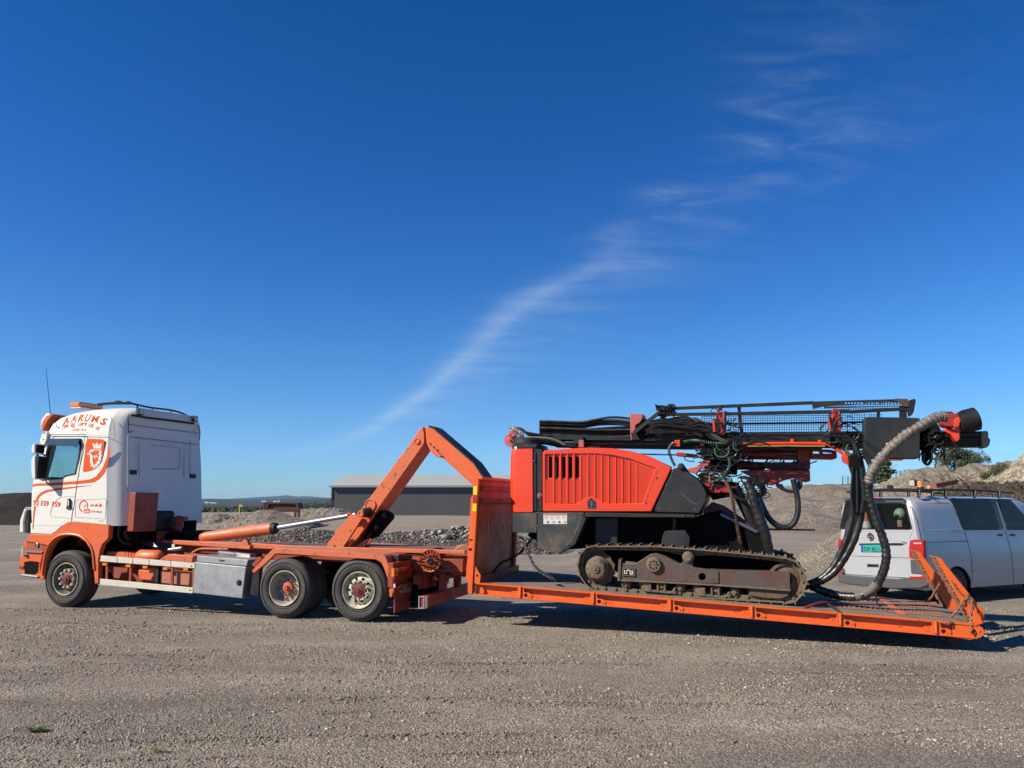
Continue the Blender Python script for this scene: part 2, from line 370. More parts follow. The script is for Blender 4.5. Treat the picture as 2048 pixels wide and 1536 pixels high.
def put_text(mb, txt, p0, p1, n, height, bold=0, shear=0, spread=None, plane='S'):
    """flat print: baseline runs from p0 to p1 (s,z)"""
    vs, fs = text_mb(txt, 1.0, bold, shear)
    if not vs: return mb
    x0 = min(a for a, b in vs); x1 = max(a for a, b in vs); y1 = max(b for a, b in vs)
    d = (Vector(p1)-Vector(p0)); Lh = d.length; d.normalize(); q = Vector((-d.y, d.x))
    out = []
    for a, b in vs:
        w = Vector(p0)+d*((a-x0)/(x1-x0)*Lh)+q*(b/y1*height)
        out.append((w.x, n, w.y) if plane == 'S' else (n, w.x, w.y))
    return mb.add(out, fs)
def arc_text(mb, txt, c, r, a0, a1, h, n, bold=.0, flip=False):
    for i, ch in enumerate(txt):
        if ch == ' ': continue
        a = a0+(a1-a0)*(i+.5)/len(txt); vs, fs = text_mb(ch, 1.0, bold)
        if not vs: continue
        xm = (min(v[0] for v in vs)+max(v[0] for v in vs))/2; y1 = .7
        t = Vector((sin(a), -cos(a))) ; rad = Vector((cos(a), sin(a)))
        if flip: t = -t; rad = -rad
        pos = Vector(c)+Vector((cos(a), sin(a)))*(r+(h if flip else 0))
        out = []
        for x, y in vs:
            w = pos+t*((x-xm)*h/.7)+rad*(y/y1*h); out.append((w.x, n, w.y))
        mb.add(out, fs)
    return mb
# ================================================================== SETTING
import numpy as np
RNG = np.random.default_rng(3)
def fbm(x, y, sc, seed=0, o=4):
    return mnoise.fractal(Vector((x*sc+seed*7.3, y*sc-seed*3.1, seed)), 1.0, 2.0, o)
def smooth(a, b, x):
    t = max(0, min(1, (x-a)/(b-a))); return t*t*(3-2*t)
def rut(x, y):
    """wheel lanes pressed into the yard: (height, lane mask)"""
    h = 0; m = 0
    for y0, a, b, g in ((5.0, .10, .012, 1.85), (7.9, -.06, .006, 1.9)):
        c = y0+a*x+b*x*x
        for k in (0, g):
            d = y-c-k-.12*mnoise.noise(Vector((x*.5, y0, k))); q = exp(-(d/.16)**2); h -= .024*q; m = max(m, q)
            h += .014*(exp(-((d-.26)/.08)**2)+exp(-((d+.26)/.08)**2))
    return h, m
def gz(x, y):
    r = sqrt(x*x+y*y)
    z = rut(x, y)[0] if 2.5 < r < 18 else 0
    z += .02*fbm(x, y, .35, 1, 3)+.006*fbm(x, y, 2.2, 2, 2) if r < 60 else 0
    if r > 14: z += .10*fbm(x, y, .09, 3, 3)*smooth(14, 40, r)*(1-smooth(90, 150, r))
    z -= 14*smooth(150, 420, r)
    return z
def ground_material(name, tone=1.0, warm=0, stone=55, coarse=0.5, forest=False, bump=1.0):
    m, nt, b = nodemat(name); N = nt.nodes.new; L = nt.links.new
    tc = N('ShaderNodeTexCoord'); co = tc.outputs['Object']
    def noise_(sc, det=5, ro=.6):
        n = N('ShaderNodeTexNoise'); n.inputs['Scale'].default_value = sc; n.inputs['Detail'].default_value = det; n.inputs['Roughness'].default_value = ro; L(co, n.inputs['Vector']); return n.outputs['Fac']
    def rng(x, a, b_, c, d):
        r = N('ShaderNodeMapRange'); L(x, r.inputs[0])
        for i, q in enumerate((a, b_, c, d)): r.inputs[i+1].default_value = q
        return r.outputs[0]
    def mix(f, a, c, mode='MIX'):
        x = N('ShaderNodeMix'); x.data_type = 'RGBA'; x.blend_type = mode
        for s_, q in (('Factor', f), ('A', a), ('B', c)):
            if isinstance(q, (int, float)): x.inputs[s_].default_value = q
            elif isinstance(q, tuple): x.inputs[s_].default_value = (*q, 1)
            else: L(q, x.inputs[s_])
        return x.outputs['Result']
    T = tone*.97
    c1 = (.288*T, .249*T, (.196-.015*warm)*T); c2 = (.200*T, .171*T, (.136-.01*warm)*T); c3 = (.36*T, .315*T, (.25-.02*warm)*T)
    base = mix(rng(noise_(.35, 6), .35, .65, 0, 1), c1, c2)
    base = mix(rng(noise_(1.7, 6), .48, .72, 0, .6), base, c3)
    base = mix(rng(noise_(9, 5), .35, .65, 0, .5), base, c2)
    mpb = N('ShaderNodeMapping'); L(co, mpb.inputs[0]); mpb.inputs['Scale'].default_value = (.16, 1.0, 1); mpb.inputs['Rotation'].default_value = (0, 0, radians(7))
    nb = N('ShaderNodeTexNoise'); L(mpb.outputs[0], nb.inputs['Vector']); nb.inputs['Scale'].default_value = .9; nb.inputs['Detail'].default_value = 6
    base = mix(1.0, base, rng(nb.outputs['Fac'], .3, .7, .80, 1.22), 'MULTIPLY')
    vo = N('ShaderNodeTexVoronoi'); vo.inputs['Scale'].default_value = stone; L(co, vo.inputs['Vector'])
    sx = N('ShaderNodeSeparateColor'); L(vo.outputs['Color'], sx.inputs[0])
    v2 = N('ShaderNodeTexVoronoi'); v2.inputs['Scale'].default_value = stone*2.3; L(co, v2.inputs['Vector'])
    s2 = N('ShaderNodeSeparateColor'); L(v2.outputs['Color'], s2.inputs[0])
    base = mix(1.0, base, rng(sx.outputs[0], 0, 1, .62, 1.38), 'MULTIPLY')
    base = mix(1.0, base, rng(s2.outputs[0], 0, 1, .55, 1.45), 'MULTIPLY')
    if forest:
        le = N('ShaderNodeVectorMath'); le.operation = 'LENGTH'; L(co, le.inputs[0])
        g = mix(rng(noise_(.02, 6), .35, .65, 0, 1), (.022, .040, .014), (.045, .062, .022))
        base = mix(rng(le.outputs['Value'], 150, 230, 0, 1), base, g)
    L(base, b.inputs['Base Color']); b.inputs['Roughness'].default_value = .92; b.inputs['Specular IOR Level'].default_value = .25
    hgt = N('ShaderNodeMath'); hgt.operation = 'ADD'
    hm = N('ShaderNodeMath'); hm.operation = 'MULTIPLY'; L(vo.outputs['Distance'], hm.inputs[0]); hm.inputs[1].default_value = -1.0
    hn = N('ShaderNodeMath'); hn.operation = 'MULTIPLY'; L(noise_(14, 8, .7), hn.inputs[0]); hn.inputs[1].default_value = 2.8
    L(hm.outputs[0], hgt.inputs[0]); L(hn.outputs[0], hgt.inputs[1])
    bp = N('ShaderNodeBump'); bp.inputs['Strength'].default_value = bump; bp.inputs['Distance'].default_value = coarse/stone
    L(hgt.outputs[0], bp.inputs['Height']); L(bp.outputs[0], b.inputs['Normal'])
    return m
GROUND = ground_material('gravel_ground', 1.0, forest=True, stone=52, coarse=1.0)
DIRTM = ground_material('dry_earth', .80, 0, stone=9, coarse=.35)
DARKG = ground_material('dark_crushed_stone', .32, stone=14, coarse=1.0)
ASPH = ground_material('black_asphalt_millings', .09, stone=10)
BEIGE = ground_material('beige_sand', 1.5, 1, stone=6, coarse=.5)
LIGHTG = ground_material('light_gravel', 1.05, stone=22, coarse=1.0)

def build_ground():
    rs = [0.0]; r = 1.2
    while r < 9000:
        rs.append(r); r *= 1.02 if r < 18 else (1.04 if r < 60 else (1.07 if r < 600 else 1.18))
    K = 480; v = [(0, 0, 0)]; f = []
    for i, r in enumerate(rs[1:]):
        for k in range(K):
            a = 2*pi*k/K; x, y = r*cos(a), r*sin(a); v.append((x, y, gz(x, y)))
    for k in range(K): f.append((0, 1+k, 1+(k+1) % K))
    for i in range(len(rs)-2):
        a = 1+i*K; b = a+K
        for k in range(K): f.append((a+k, b+k, b+(k+1) % K, a+(k+1) % K))
    me = bpy.data.meshes.new('ground'); me.from_pydata(v, [], f)
    for p in me.polygons: p.use_smooth = True
    me.materials.append(GROUND); o = bpy.data.objects.new('ground', me); COL.objects.link(o); tag(o, kind='structure')
build_ground()

def stones(name, pts, sizes, mat, label, seed=1, flat=.65, kind='stuff', cat='gravel'):
    """many small angular stones as one mesh"""
    bm = bmesh.new(); bmesh.ops.create_icosphere(bm, subdivisions=1, radius=1)
    bv = np.array([v.co[:] for v in bm.verts]); bf = np.array([[v.index for v in f.verts] for f in bm.faces]); bm.free()
    rg = np.random.default_rng(seed); n = len(pts); k = len(bv)
    base = bv[None]*(1+rg.uniform(-.35, .35, (n, k, 1)))
    sc = np.stack([rg.uniform(.7, 1.3, n), rg.uniform(.7, 1.3, n), rg.uniform(.45, .9, n)*flat/.65], 1)*np.array(sizes)[:, None]
    base = base*sc[:, None, :]
    a = rg.uniform(0, 2*pi, n); ca, sa = np.cos(a)[:, None], np.sin(a)[:, None]
    x = base[..., 0]*ca-base[..., 1]*sa; y = base[..., 0]*sa+base[..., 1]*ca
    vs = np.stack([x, y, base[..., 2]], -1)+np.array(pts)[:, None, :]
    me = bpy.data.meshes.new(name); nv = n*k; nf = n*len(bf)
    me.vertices.add(nv); me.vertices.foreach_set('co', vs.reshape(-1).astype(np.float32))
    fa = (bf[None]+(np.arange(n)*k)[:, None, None]).reshape(-1)
    me.loops.add(nf*3); me.loops.foreach_set('vertex_index', fa.astype(np.int32))
    me.polygons.add(nf); me.polygons.foreach_set('loop_start', np.arange(0, nf*3, 3, dtype=np.int32)); me.polygons.foreach_set('loop_total', np.full(nf, 3, dtype=np.int32))
    me.update(calc_edges=True); me.materials.append(mat)
    at = me.attributes.new('tone', 'FLOAT', 'FACE'); at.data.foreach_set('value', np.repeat(rg.uniform(0, 1, n), len(bf)).astype(np.float32))
    o = bpy.data.objects.new(name, me); COL.objects.link(o); return tag(o, label, cat, None, kind)
def stone_material(name, lo, hi):
    m, nt, b = nodemat(name); N = nt.nodes.new; L = nt.links.new
    a = N('ShaderNodeAttribute'); a.attribute_name = 'tone'; cr = N('ShaderNodeValToRGB'); L(a.outputs['Fac'], cr.inputs[0])
    e = cr.color_ramp.elements; e[0].color = (*lo, 1); e[0].position = 0; e[1].color = (*hi, 1); e[1].position = 1
    mid = e.new(.8); mid.color = (*[(x+y)/2*.95 for x, y in zip(lo, hi)], 1)
    L(cr.outputs[0], b.inputs['Base Color']); b.inputs['Roughness'].default_value = .85; return m
STONEM = stone_material('loose_stone', (.11, .09, .07), (.40, .35, .27))
STONED = stone_material('dark_stone', (.045, .040, .036), (.34, .31, .27))
STONEL = stone_material('pale_rock', (.16, .14, .115), (.36, .33, .27))

def scatter_near():
    pts, sz = [], []
    rg = random.Random(5)
    while len(pts) < 95000:
        Y = 3.0*(15/3.0)**rg.random(); X = rg.uniform(-.74, .74)*Y*1.03
        if Y < 3: continue
        d = fbm(X*.35, Y, .9, 9, 3)*1.0+fbm(X, Y, 2.0, 11, 2)*.35
        if rg.random() > (.42+d*1.3)*(1-.85*rut(X, Y)[1]): continue
        s = min(.021, .0036*(1+rg.paretovariate(2.8)*.9))*(1 if Y < 6 else (Y/6)**.5)*.85
        pts.append((X, Y, gz(X, Y)+s*.12)); sz.append(s)
    stones('gravel', pts, sz, STONEM, 'loose grey brown gravel chips scattered over the yard in front', 4)
scatter_near()
def lone_stone(u, v, s, label, mat=STONEL):
    p = WG(u, v); bm = bmesh.new(); bmesh.ops.create_icosphere(bm, subdivisions=2, radius=1)
    mb = MB(); mb.add([Vector((q.co.x*s*1.7, q.co.y*s, q.co.z*s*.6))*(1+.25*mnoise.noise(q.co*1.7)) for q in bm.verts], [tuple(x.index for x in f_.verts) for f_ in bm.faces]); bm.free()
    mb.v = [q+Vector((p.x, p.y, p.z+s*.3)) for q in mb.v]
    me, c = mesh('loose_stone', mb, mat, ang=25); at = me.attributes.new('tone', 'FLOAT', 'FACE'); at.data.foreach_set('value', [.8]*len(me.polygons))
    o = bpy.data.objects.new('loose_stone', me); COL.objects.link(o); o.location = c; tag(o, label, 'stone')
lone_stone(677, 1399, .022, 'pale flat stone alone on the gravel, left of centre foreground')
lone_stone(291, 1450, .016, 'small brown stone on the gravel between the two weeds', STONEM)
lone_stone(760, 1330, .012, 'small grey stone on the gravel below the truck rear wheels', STONEM)

def heap(name, label, cat, crest, Yc, wf, wb, mat, amp=.12, seed=1, kind=None, base=-.3, nx=90, ny=30, p=1.0, detail=.6, ends=1.0, floor=None):
    pts = sorted([(W(u, v, Yc).x, W(u, v, Yc).z) for u, v in crest])
    x0, x1 = pts[0][0], pts[-1][0]
    b0 = floor if floor is not None else 0
    def h(x):
        for i in range(len(pts)-1):
            if pts[i][0] <= x <= pts[i+1][0]:
                t = (x-pts[i][0])/(pts[i+1][0]-pts[i][0]); t = t*t*(3-2*t)*.5+t*.5; return pts[i][1]*(1-t)+pts[i+1][1]*t
        return pts[-1][1] if x > x1 else pts[0][1]
    v, f = [], []
    for j in range(ny+1):
        t = j/ny*2-1; w = wf if t < 0 else wb; y = Yc+t*w
        for i in range(nx+1):
            x = x0+(x1-x0)*i/nx
            q = 1-abs(t)**p
            ex = smooth(0, 1, min(i, nx-i)/max(1, nx*.08))*ends+(1-ends)
            hh = (h(x)-b0)*q*ex
            nz = amp*(fbm(x, y, detail/max(1, wf/4), seed, 5)+.35*fbm(x, y, 3*detail/max(1, wf/4), seed+3, 4))
            z = b0+base+hh-base*min(1, q*ex*6)+nz*min(1, 4*q*ex)*(1 if abs(t) > .08 else .5)
            v.append((x+amp*.5*fbm(x, y, detail, seed+9, 2), y, z))
    for j in range(ny):
        for i in range(nx):
            a = j*(nx+1)+i; f.append((a, a+1, a+nx+2, a+nx+1))
    cx = (x0+x1)/2; me = bpy.data.meshes.new(name); me.from_pydata([(a-cx, b-Yc, c) for a, b, c in v], [], f)
    for q in me.polygons: q.use_smooth = True
    me.materials.append(mat); o = bpy.data.objects.new(name, me); COL.objects.link(o); o.location = (cx, Yc, 0)
    return tag(o, label, cat, None, kind), v, nx, ny

heap('asphalt_mound', 'long black mound of asphalt millings left behind the white cab', 'mound', [(-220, 1020), (-120, 1000), (-40, 993), (0, 989), (30, 985.5), (60, 985), (150, 990), (250, 1008), (330, 1030)], 72, 6, 8, ASPH, .25, 2)
heap('earth_mound', 'low grey earth mound just right of the cab with spoil', 'mound', [(380, 1046), (400, 1032), (430, 1027), (455, 1030), (475, 1040), (490, 1048)], 72, 4, 5, DIRTM, .3, 5)
_, hv, hx, hy = heap('earth_mound', 'grey earth mound with rubble in front of the rusty container', 'mound', [(430, 1052), (460, 1040), (478, 1028), (500, 1026), (520, 1020), (545, 1019), (570, 1026), (590, 1034), (620, 1042), (645, 1051)], 62, 5, 5, DIRTM, .12, 7, detail=1.5)
o_, gv, gx, gy = heap('stone_pile', 'low dark pile of crushed stone behind the hooklift truck and deck', 'stone pile', [(380, 1098), (430, 1082), (470, 1074), (520, 1070), (560, 1063), (600, 1058), (640, 1059), (690, 1064), (760, 1066), (840, 1062), (900, 1056), (960, 1058), (1030, 1070), (1090, 1086), (1160, 1104)], 33, 3.4, 3, DARKG, .10, 9, detail=2.5, nx=160)
rg = random.Random(8)
def on(vv, nx, ny, jmax, cnt, s0, s1, seed, i0=0, i1=1):
    r_ = random.Random(seed); pts = []; sz = []
    for _ in range(cnt):
        i = int(r_.uniform(i0, i1)*nx); j = r_.randint(1, jmax); a = vv[j*(nx+1)+i]; b = vv[(j+1)*(nx+1)+min(i+1, nx)]
        t = r_.random(); w_ = r_.random(); pts.append((a[0]+(b[0]-a[0])*t, a[1]+(b[1]-a[1])*w_, a[2]+(b[2]-a[2])*w_)); sz.append(s0*(s1/s0)**(r_.random()**2))
    return pts, sz
pp, ss = on(gv, gx, gy, 17, 9000, .022, .07, 3)
stones('crushed_stone', pp, ss, STONED, 'dark crushed stones covering the low pile behind the truck', 6)
pp, ss = on(gv, gx, gy, 17, 60, .08, .20, 4, .60, .74); pp = [(a, b, c+.05) for a, b, c in pp if b > 31.5]; ss = ss[:len(pp)]
stones('pale_rocks', pp, ss, STONEL, 'pale broken rocks lying on top of the dark stone pile', 6, cat='rocks')
pp, ss = on(hv, hx, hy, 14, 45, .04, .13, 5, .2, .42)
stones('rubble', pp, ss, STONEL, 'yellowish rubble on the left face of the earth mound', 6, cat='rubble')
_, rv, rx, ry = heap('quarry_slope', 'broad bare quarry slope rising behind the drill rig and van', 'slope', [(1180, 1035), (1260, 1020), (1330, 1005), (1400, 992), (1450, 984), (1500, 981), (1545, 977), (1590, 969), (1625, 967), (1660, 970), (1705, 967), (1760, 972), (1850, 975), (1950, 975), (2100, 980), (2250, 1000)], 75, 30, 14, DIRTM, .6, 12, kind='structure', detail=1.2, nx=140, ny=60, p=.9)
pp, ss = on(rv, rx, ry, 29, 500, .03, .16, 6, .2, .8)
stones('scattered_rocks', pp, ss, STONEL, 'pale rocks scattered over the bare quarry slope', 6, cat='rocks')
heap('earth_mound', 'bare brown ridge of spoil on the skyline above the van roof', 'mound', [(1700, 985), (1745, 976), (1760, 969), (1790, 955), (1803, 946), (1820, 942), (1835, 937), (1850, 934), (1862, 937), (1876, 930), (1887, 929), (1895, 932), (1905, 941), (1920, 935), (1935, 928), (1970, 927), (2000, 926), (2048, 924), (2120, 920), (2200, 950)], 70, 11, 8, DIRTM, .5, 15, detail=2.2, nx=140, ny=40, ends=.2)
heap('sand_pile', 'smooth pale sand pile at the right edge above the van', 'sand pile', [(1945, 975), (1962, 964), (1990, 950), (2015, 936), (2032, 918), (2050, 905), (2090, 888), (2140, 900), (2190, 940)], 56, 7, 6, BEIGE, .25, 18, detail=1.5, ends=.2)
_, bv_, bx_, by_ = heap('soil_bank', 'dark soil bank with broken concrete behind the van roof', 'bank', [(1840, 1000), (1870, 985), (1890, 974), (1920, 967), (1950, 965), (2000, 964), (2060, 963), (2150, 965), (2260, 990)], 43, 5, 5, ground_material('dark_soil', .5, 1, stone=7, coarse=1.3), .35, 21, detail=3.0, nx=140, ny=40, ends=.3)
pp, ss = on(bv_, bx_, by_, 22, 120, .10, .42, 7, .5, .9)
stones('concrete_rubble', pp, ss, STONEL, 'chunks of pale broken concrete in the soil bank right of the van', 6, cat='rubble')
_, kv, kx, ky = heap('gravel_pile', 'light gravel pile sloping up to the left side of the van', 'gravel pile', [(1545, 1150), (1575, 1133), (1605, 1112), (1640, 1086), (1680, 1062), (1730, 1050), (1800, 1048), (1880, 1062), (1960, 1100)], 25, 2.8, 2.4, LIGHTG, .05, 24, detail=2, nx=120, ny=40, ends=.6)
pp, ss = on(kv, kx, ky, 22, 6000, .010, .03, 9)
stones('pile_gravel', pp, ss, STONEM, 'grey brown pebbles covering the gravel pile beside the van', 6)

# far valley and hills
FOREST = paint('far_forest', (.012, .022, .011), .95, dirt=.9, dcol=(.024, .034, .015), scale=.012, fine=.35)
FORB = paint('blue_hill_forest', (.012, .020, .014), .95, dirt=.8, dcol=(.02, .028, .018), scale=.004, fine=.2)
heap('far_hill', None, None, [(-900, 1004), (-200, 1001), (300, 1001), (440, 998), (480, 1000.5), (540, 999), (600, 999.5), (664, 996.5), (760, 998), (900, 1000), (1100, 996), (1300, 1001), (1600, 999), (2100, 1002), (2900, 1002)], 2600, 1200, 900, FOREST, 5, 30, kind='structure', floor=-14, nx=260, ny=24, detail=4, ends=0)
heap('distant_hill', None, None, [(-900, 1000), (-100, 998), (300, 999), (420, 999), (500, 997), (530, 994.5), (560, 991.5), (576, 990.5), (592, 993.5), (606, 992.5), (622, 993), (645, 995.5), (700, 997), (900, 996), (1200, 999), (1700, 996), (2300, 1000), (2900, 1000)], 6800, 2200, 1500, FORB, 8, 33, kind='structure', floor=-14, nx=260, ny=16, detail=6, ends=0)
def far_building(u0, u1, v0, v1, Y, label):
    a = W(u0, v1, Y); b = W(u1, v0, Y)
    CUR[0] = Wd; mb = MB().box((a.x, Y, a.z-8), (b.x, Y+30, b.z)); obj('far_building', mb, WHITE, None, label=label, cat='building', group='white buildings in the far valley'); CUR[0] = F
far_building(409, 417, 1003.5, 1007, 2000, 'tall white building in the far valley close to the cab')
far_building(420, 433, 1005, 1007, 2000, 'long low white building in the far valley near the cab')
far_building(522, 532, 1001.5, 1003, 2000, 'white building on the far hill above the rusty container')
far_building(546, 551, 1001.5, 1003, 2000, 'small white building on the far hill, between two others')
far_building(556, 559, 1000, 1002.5, 2000, 'smallest white building on the far hill, rightmost')

def leafcloud(mb, c, rx, ry, rz, n, s, rg_, lumps=14, seed=0):
    L_ = []
    for _ in range(lumps):
        a = rg_.uniform(0, 2*pi); e = rg_.uniform(-.7, 1); r_ = rg_.uniform(.35, .85)
        L_.append((Vector((cos(a)*r_*rx*sqrt(max(0, 1-e*e)), sin(a)*r_*ry*sqrt(max(0, 1-e*e)), e*rz*r_)), rg_.uniform(.25, .5)))
    for _ in range(n):
        o, q = rg_.choice(L_)
        d = Vector((rg_.gauss(0, 1), rg_.gauss(0, 1), rg_.gauss(0, 1))).normalized()*q*rg_.uniform(.5, 1.05)
        p = Vector(c)+o+Vector((d.x*rx, d.y*ry, d.z*rz))
        a = Vector((rg_.gauss(0, 1), rg_.gauss(0, 1), rg_.gauss(0, 1))).normalized(); b = a.orthogonal().normalized(); k = s*rg_.uniform(.6, 1.4)
        mb.add([p-a*k, p+b*k*.5, p+a*k, p-b*k*.5], [(0, 1, 2, 3)])
LEAF1 = paint('green_leaves', (.060, .105, .020), .7, dirt=.8, dcol=(.10, .13, .03), scale=1.5, fine=.3)
LEAF2 = paint('olive_leaves', (.085, .105, .030), .7, dirt=.8, dcol=(.14, .13, .04), scale=1.5, fine=.3)
BARK = paint('bark', (.10, .07, .045), .9, scale=8)
def tree(name, u, vb, vt, wpx, Y, label, leaf, n, seed, conic=False, trunk=.35, cat='tree'):
    b = W(u, vb, Y); t = W(u, vt, Y); H = t.z-b.z; R = wpx/FPX*Y/2; rg_ = random.Random(seed)
    CUR[0] = Wd; r0 = root(name, label, cat, b)
    tb = MB(); tb.tube([(b.x, b.y, b.z-.6), (b.x+.05*H, b.y, b.z+H*.4), (b.x-.02*H, b.y, b.z+H*.85)], .035*H, 7, rf=lambda t_: 1-.8*t_)
    for k in range(7):
        a = rg_.uniform(0, 2*pi); z0 = b.z+H*rg_.uniform(.15, .6)
        tb.tube([(b.x, b.y, z0), (b.x+cos(a)*R*.4, b.y+sin(a)*R*.4, z0+H*.12), (b.x+cos(a)*R*.8, b.y+sin(a)*R*.8, z0+H*.25)], .014*H, 5, rf=lambda t_: 1-.7*t_)
    obj('trunk', tb, BARK, r0)
    lb = MB()
    if conic:
        for k in range(9):
            f_ = k/8; leafcloud(lb, (b.x+rg_.uniform(-.1, .1)*R, b.y, b.z+H*(.18+.74*f_)), R*(1-.8*f_)*1.05, R*(1-.8*f_), H*.12, int(n/9*(1.4-f_)), .018*H+.06, rg_, 10)
    else:
        leafcloud(lb, (b.x, b.y, b.z+H*(trunk+(1-trunk)/2)), R*1.15, R, H*(1-trunk)*.62, n, .05+.012*H, rg_, 22)
    obj('crown', lb, leaf, r0, fix=False); CUR[0] = F
tree('young_tree', 1772, 974, 914, 62, 76, 'dense conical green tree behind the ridge, beneath the hose', LEAF1, 5200, 4, conic=True)
tree('round_tree', 1908, 948, 889, 62, 72, 'wide bushy olive tree on the skyline left half, under the drill feed tip', LEAF2, 5200, 5, trunk=.0)
tree('round_tree', 1940, 942, 897, 60, 72.5, 'lower spreading olive tree leaning right beside the wide bushy one', LEAF2, 4200, 6, trunk=.05)
tree('shrub', 1976, 930, 910, 16, 69, 'small thin shrub standing alone on the skyline right of the trees', LEAF1, 260, 7, trunk=.1, cat='shrub')
for i, (u, v, w_) in enumerate([(1968, 955, 26), (1988, 948, 28), (2006, 940, 24)]):
    tree('brush', u, v+10, v-14, w_, 61, ['low olive brush on the ridge slope, lowest of three against the sand pile', 'middle clump of olive brush climbing the ridge beside the sand pile', 'upper clump of olive brush beside the top of the sand pile'][i], LEAF2, 700, 20+i, trunk=.0, cat='brush')
tree('shrub', 1852, 966, 957, 16, 55, 'tiny green bush on the bare ridge above the van beacon', LEAF1, 160, 9, trunk=.0, cat='shrub')

def forest_band():
    rg_ = random.Random(12); mb = MB()
    for _ in range(5000):
        Y = 330*(3.4**rg_.random()); X = rg_.uniform(-.47, .02)*Y
        
        z = gz(X, Y); h = 2-Y*rg_.uniform(.0055, .0125)-z; r_ = h*rg_.uniform(.16, .30); k = 6; a0 = rg_.random()*6
        if h < 2.5: continue
        vs = []
        for (zz, rr) in ((.12, .75), (.45, 1.0), (.8, .6)):
            for q in range(k):
                a = a0+2*pi*q/k; j = rg_.uniform(.7, 1.25); vs.append((X+cos(a)*r_*rr*j, Y+sin(a)*r_*rr*j, z+h*zz*rg_.uniform(.93, 1.07)))
        vs.append((X, Y, z+h)); fs = [(i*k+q, i*k+(q+1) % k, (i+1)*k+(q+1) % k, (i+1)*k+q) for i in range(2) for q in range(k)]+[(2*k+q, 2*k+(q+1) % k, 3*k) for q in range(k)]
        mb.add(vs, fs)
    CUR[0] = Wd; obj('forest', mb, FOREST2, None, kind='stuff', label='green wood in the valley beyond the yard and container', cat='forest', fix=False, ang=20); CUR[0] = F
FOREST2 = paint('valley_forest', (.035, .055, .018), .95, dirt=.9, dcol=(.06, .075, .03), scale=.05, fine=.3)
forest_band()
_, lv, lx, ly = heap('quarry_ledge', 'cut rock ledge left of the grey warehouse', 'ledge', [(585, 1024), (600, 1019), (620, 1018), (645, 1017), (662, 1017), (680, 1019), (705, 1030)], 100, 2.0, 8, DIRTM, .2, 27, detail=1.4, p=3)
for i, (u, w_, t_) in enumerate([(608, 22, 1006), (626, 20, 1004), (642, 22, 1005), (657, 20, 1003)]):
    tree('bush', u, 1019, t_, w_+6, 103+i, ['leafy bush on the ledge nearest the rusty container', 'second leafy bush on the ledge from the container', 'leafy bush on the ledge, next but one to the warehouse', 'leafy bush on the ledge against the warehouse corner'][i], LEAF1, 420, 40+i, trunk=0, cat='bush')

# ---- warehouse
def warehouse():
    CUR[0] = Wd; Y = 112.0; a = W(664, 972.5, Y); xl = a.x; ez = a.z; xr = xl+36; D = 25
    rzz = W(700, 952.5, Y+D/2).z; r0 = root('warehouse', 'long charcoal warehouse with pale grey roof behind the hook arm', 'warehouse', (xl+18, Y+D/2, 0))
    WALLM = paint('charcoal_cladding', (.085, .09, .088), .55, dirt=.15, scale=.3, fine=.05)
    ROOFM = paint('pale_roof_sheet', (.42, .42, .38), .7, dirt=.3, dcol=(.36, .36, .33), scale=.3, fine=.05)
    mb = MB(); mb.prismE([(Y, 0), (Y+D, 0), (Y+D, ez), (Y+D/2, rzz-.1), (Y, ez)], xl, xr); obj('wall', mb, WALLM, r0)
    rb = MB()
    for k in range(72):
        x = xl+.25+k*.5; rb.box((x-.16, Y-.012, .25), (x+.16, Y-.003, ez-.2))
    obj('cladding_rib', rb, WALLM, r0, kind='stuff')
    rf = MB(); rf.prismE([(Y-.4, ez-.06), (Y+D/2, rzz), (Y+D+.4, ez-.06), (Y+D+.4, ez+.10), (Y+D/2, rzz+.18), (Y-.4, ez+.10)], xl-.35, xr+.35); obj('roof', rf, ROOFM, r0)
    for k in range(12):
        pass
    ge = MB().box((xl-.35, Y-.52, ez-.16), (xr+.35, Y-.41, ez+.12)); obj('gutter', ge, ALU, r0)
    p0 = W(674, 1026, Y-.4); p1 = W(684, 1030, Y-.4); bx = MB().box((p0.x, Y-1.0, 0), (p1.x, Y-.02, .42)); obj('base_box', bx, WHITE, r0)
    do = MB().box((xl-.05, Y-.08, 0), (xl+.25, Y-.01, ez)); obj('corner_trim', do, GREY, r0)
    CUR[0] = F
warehouse()
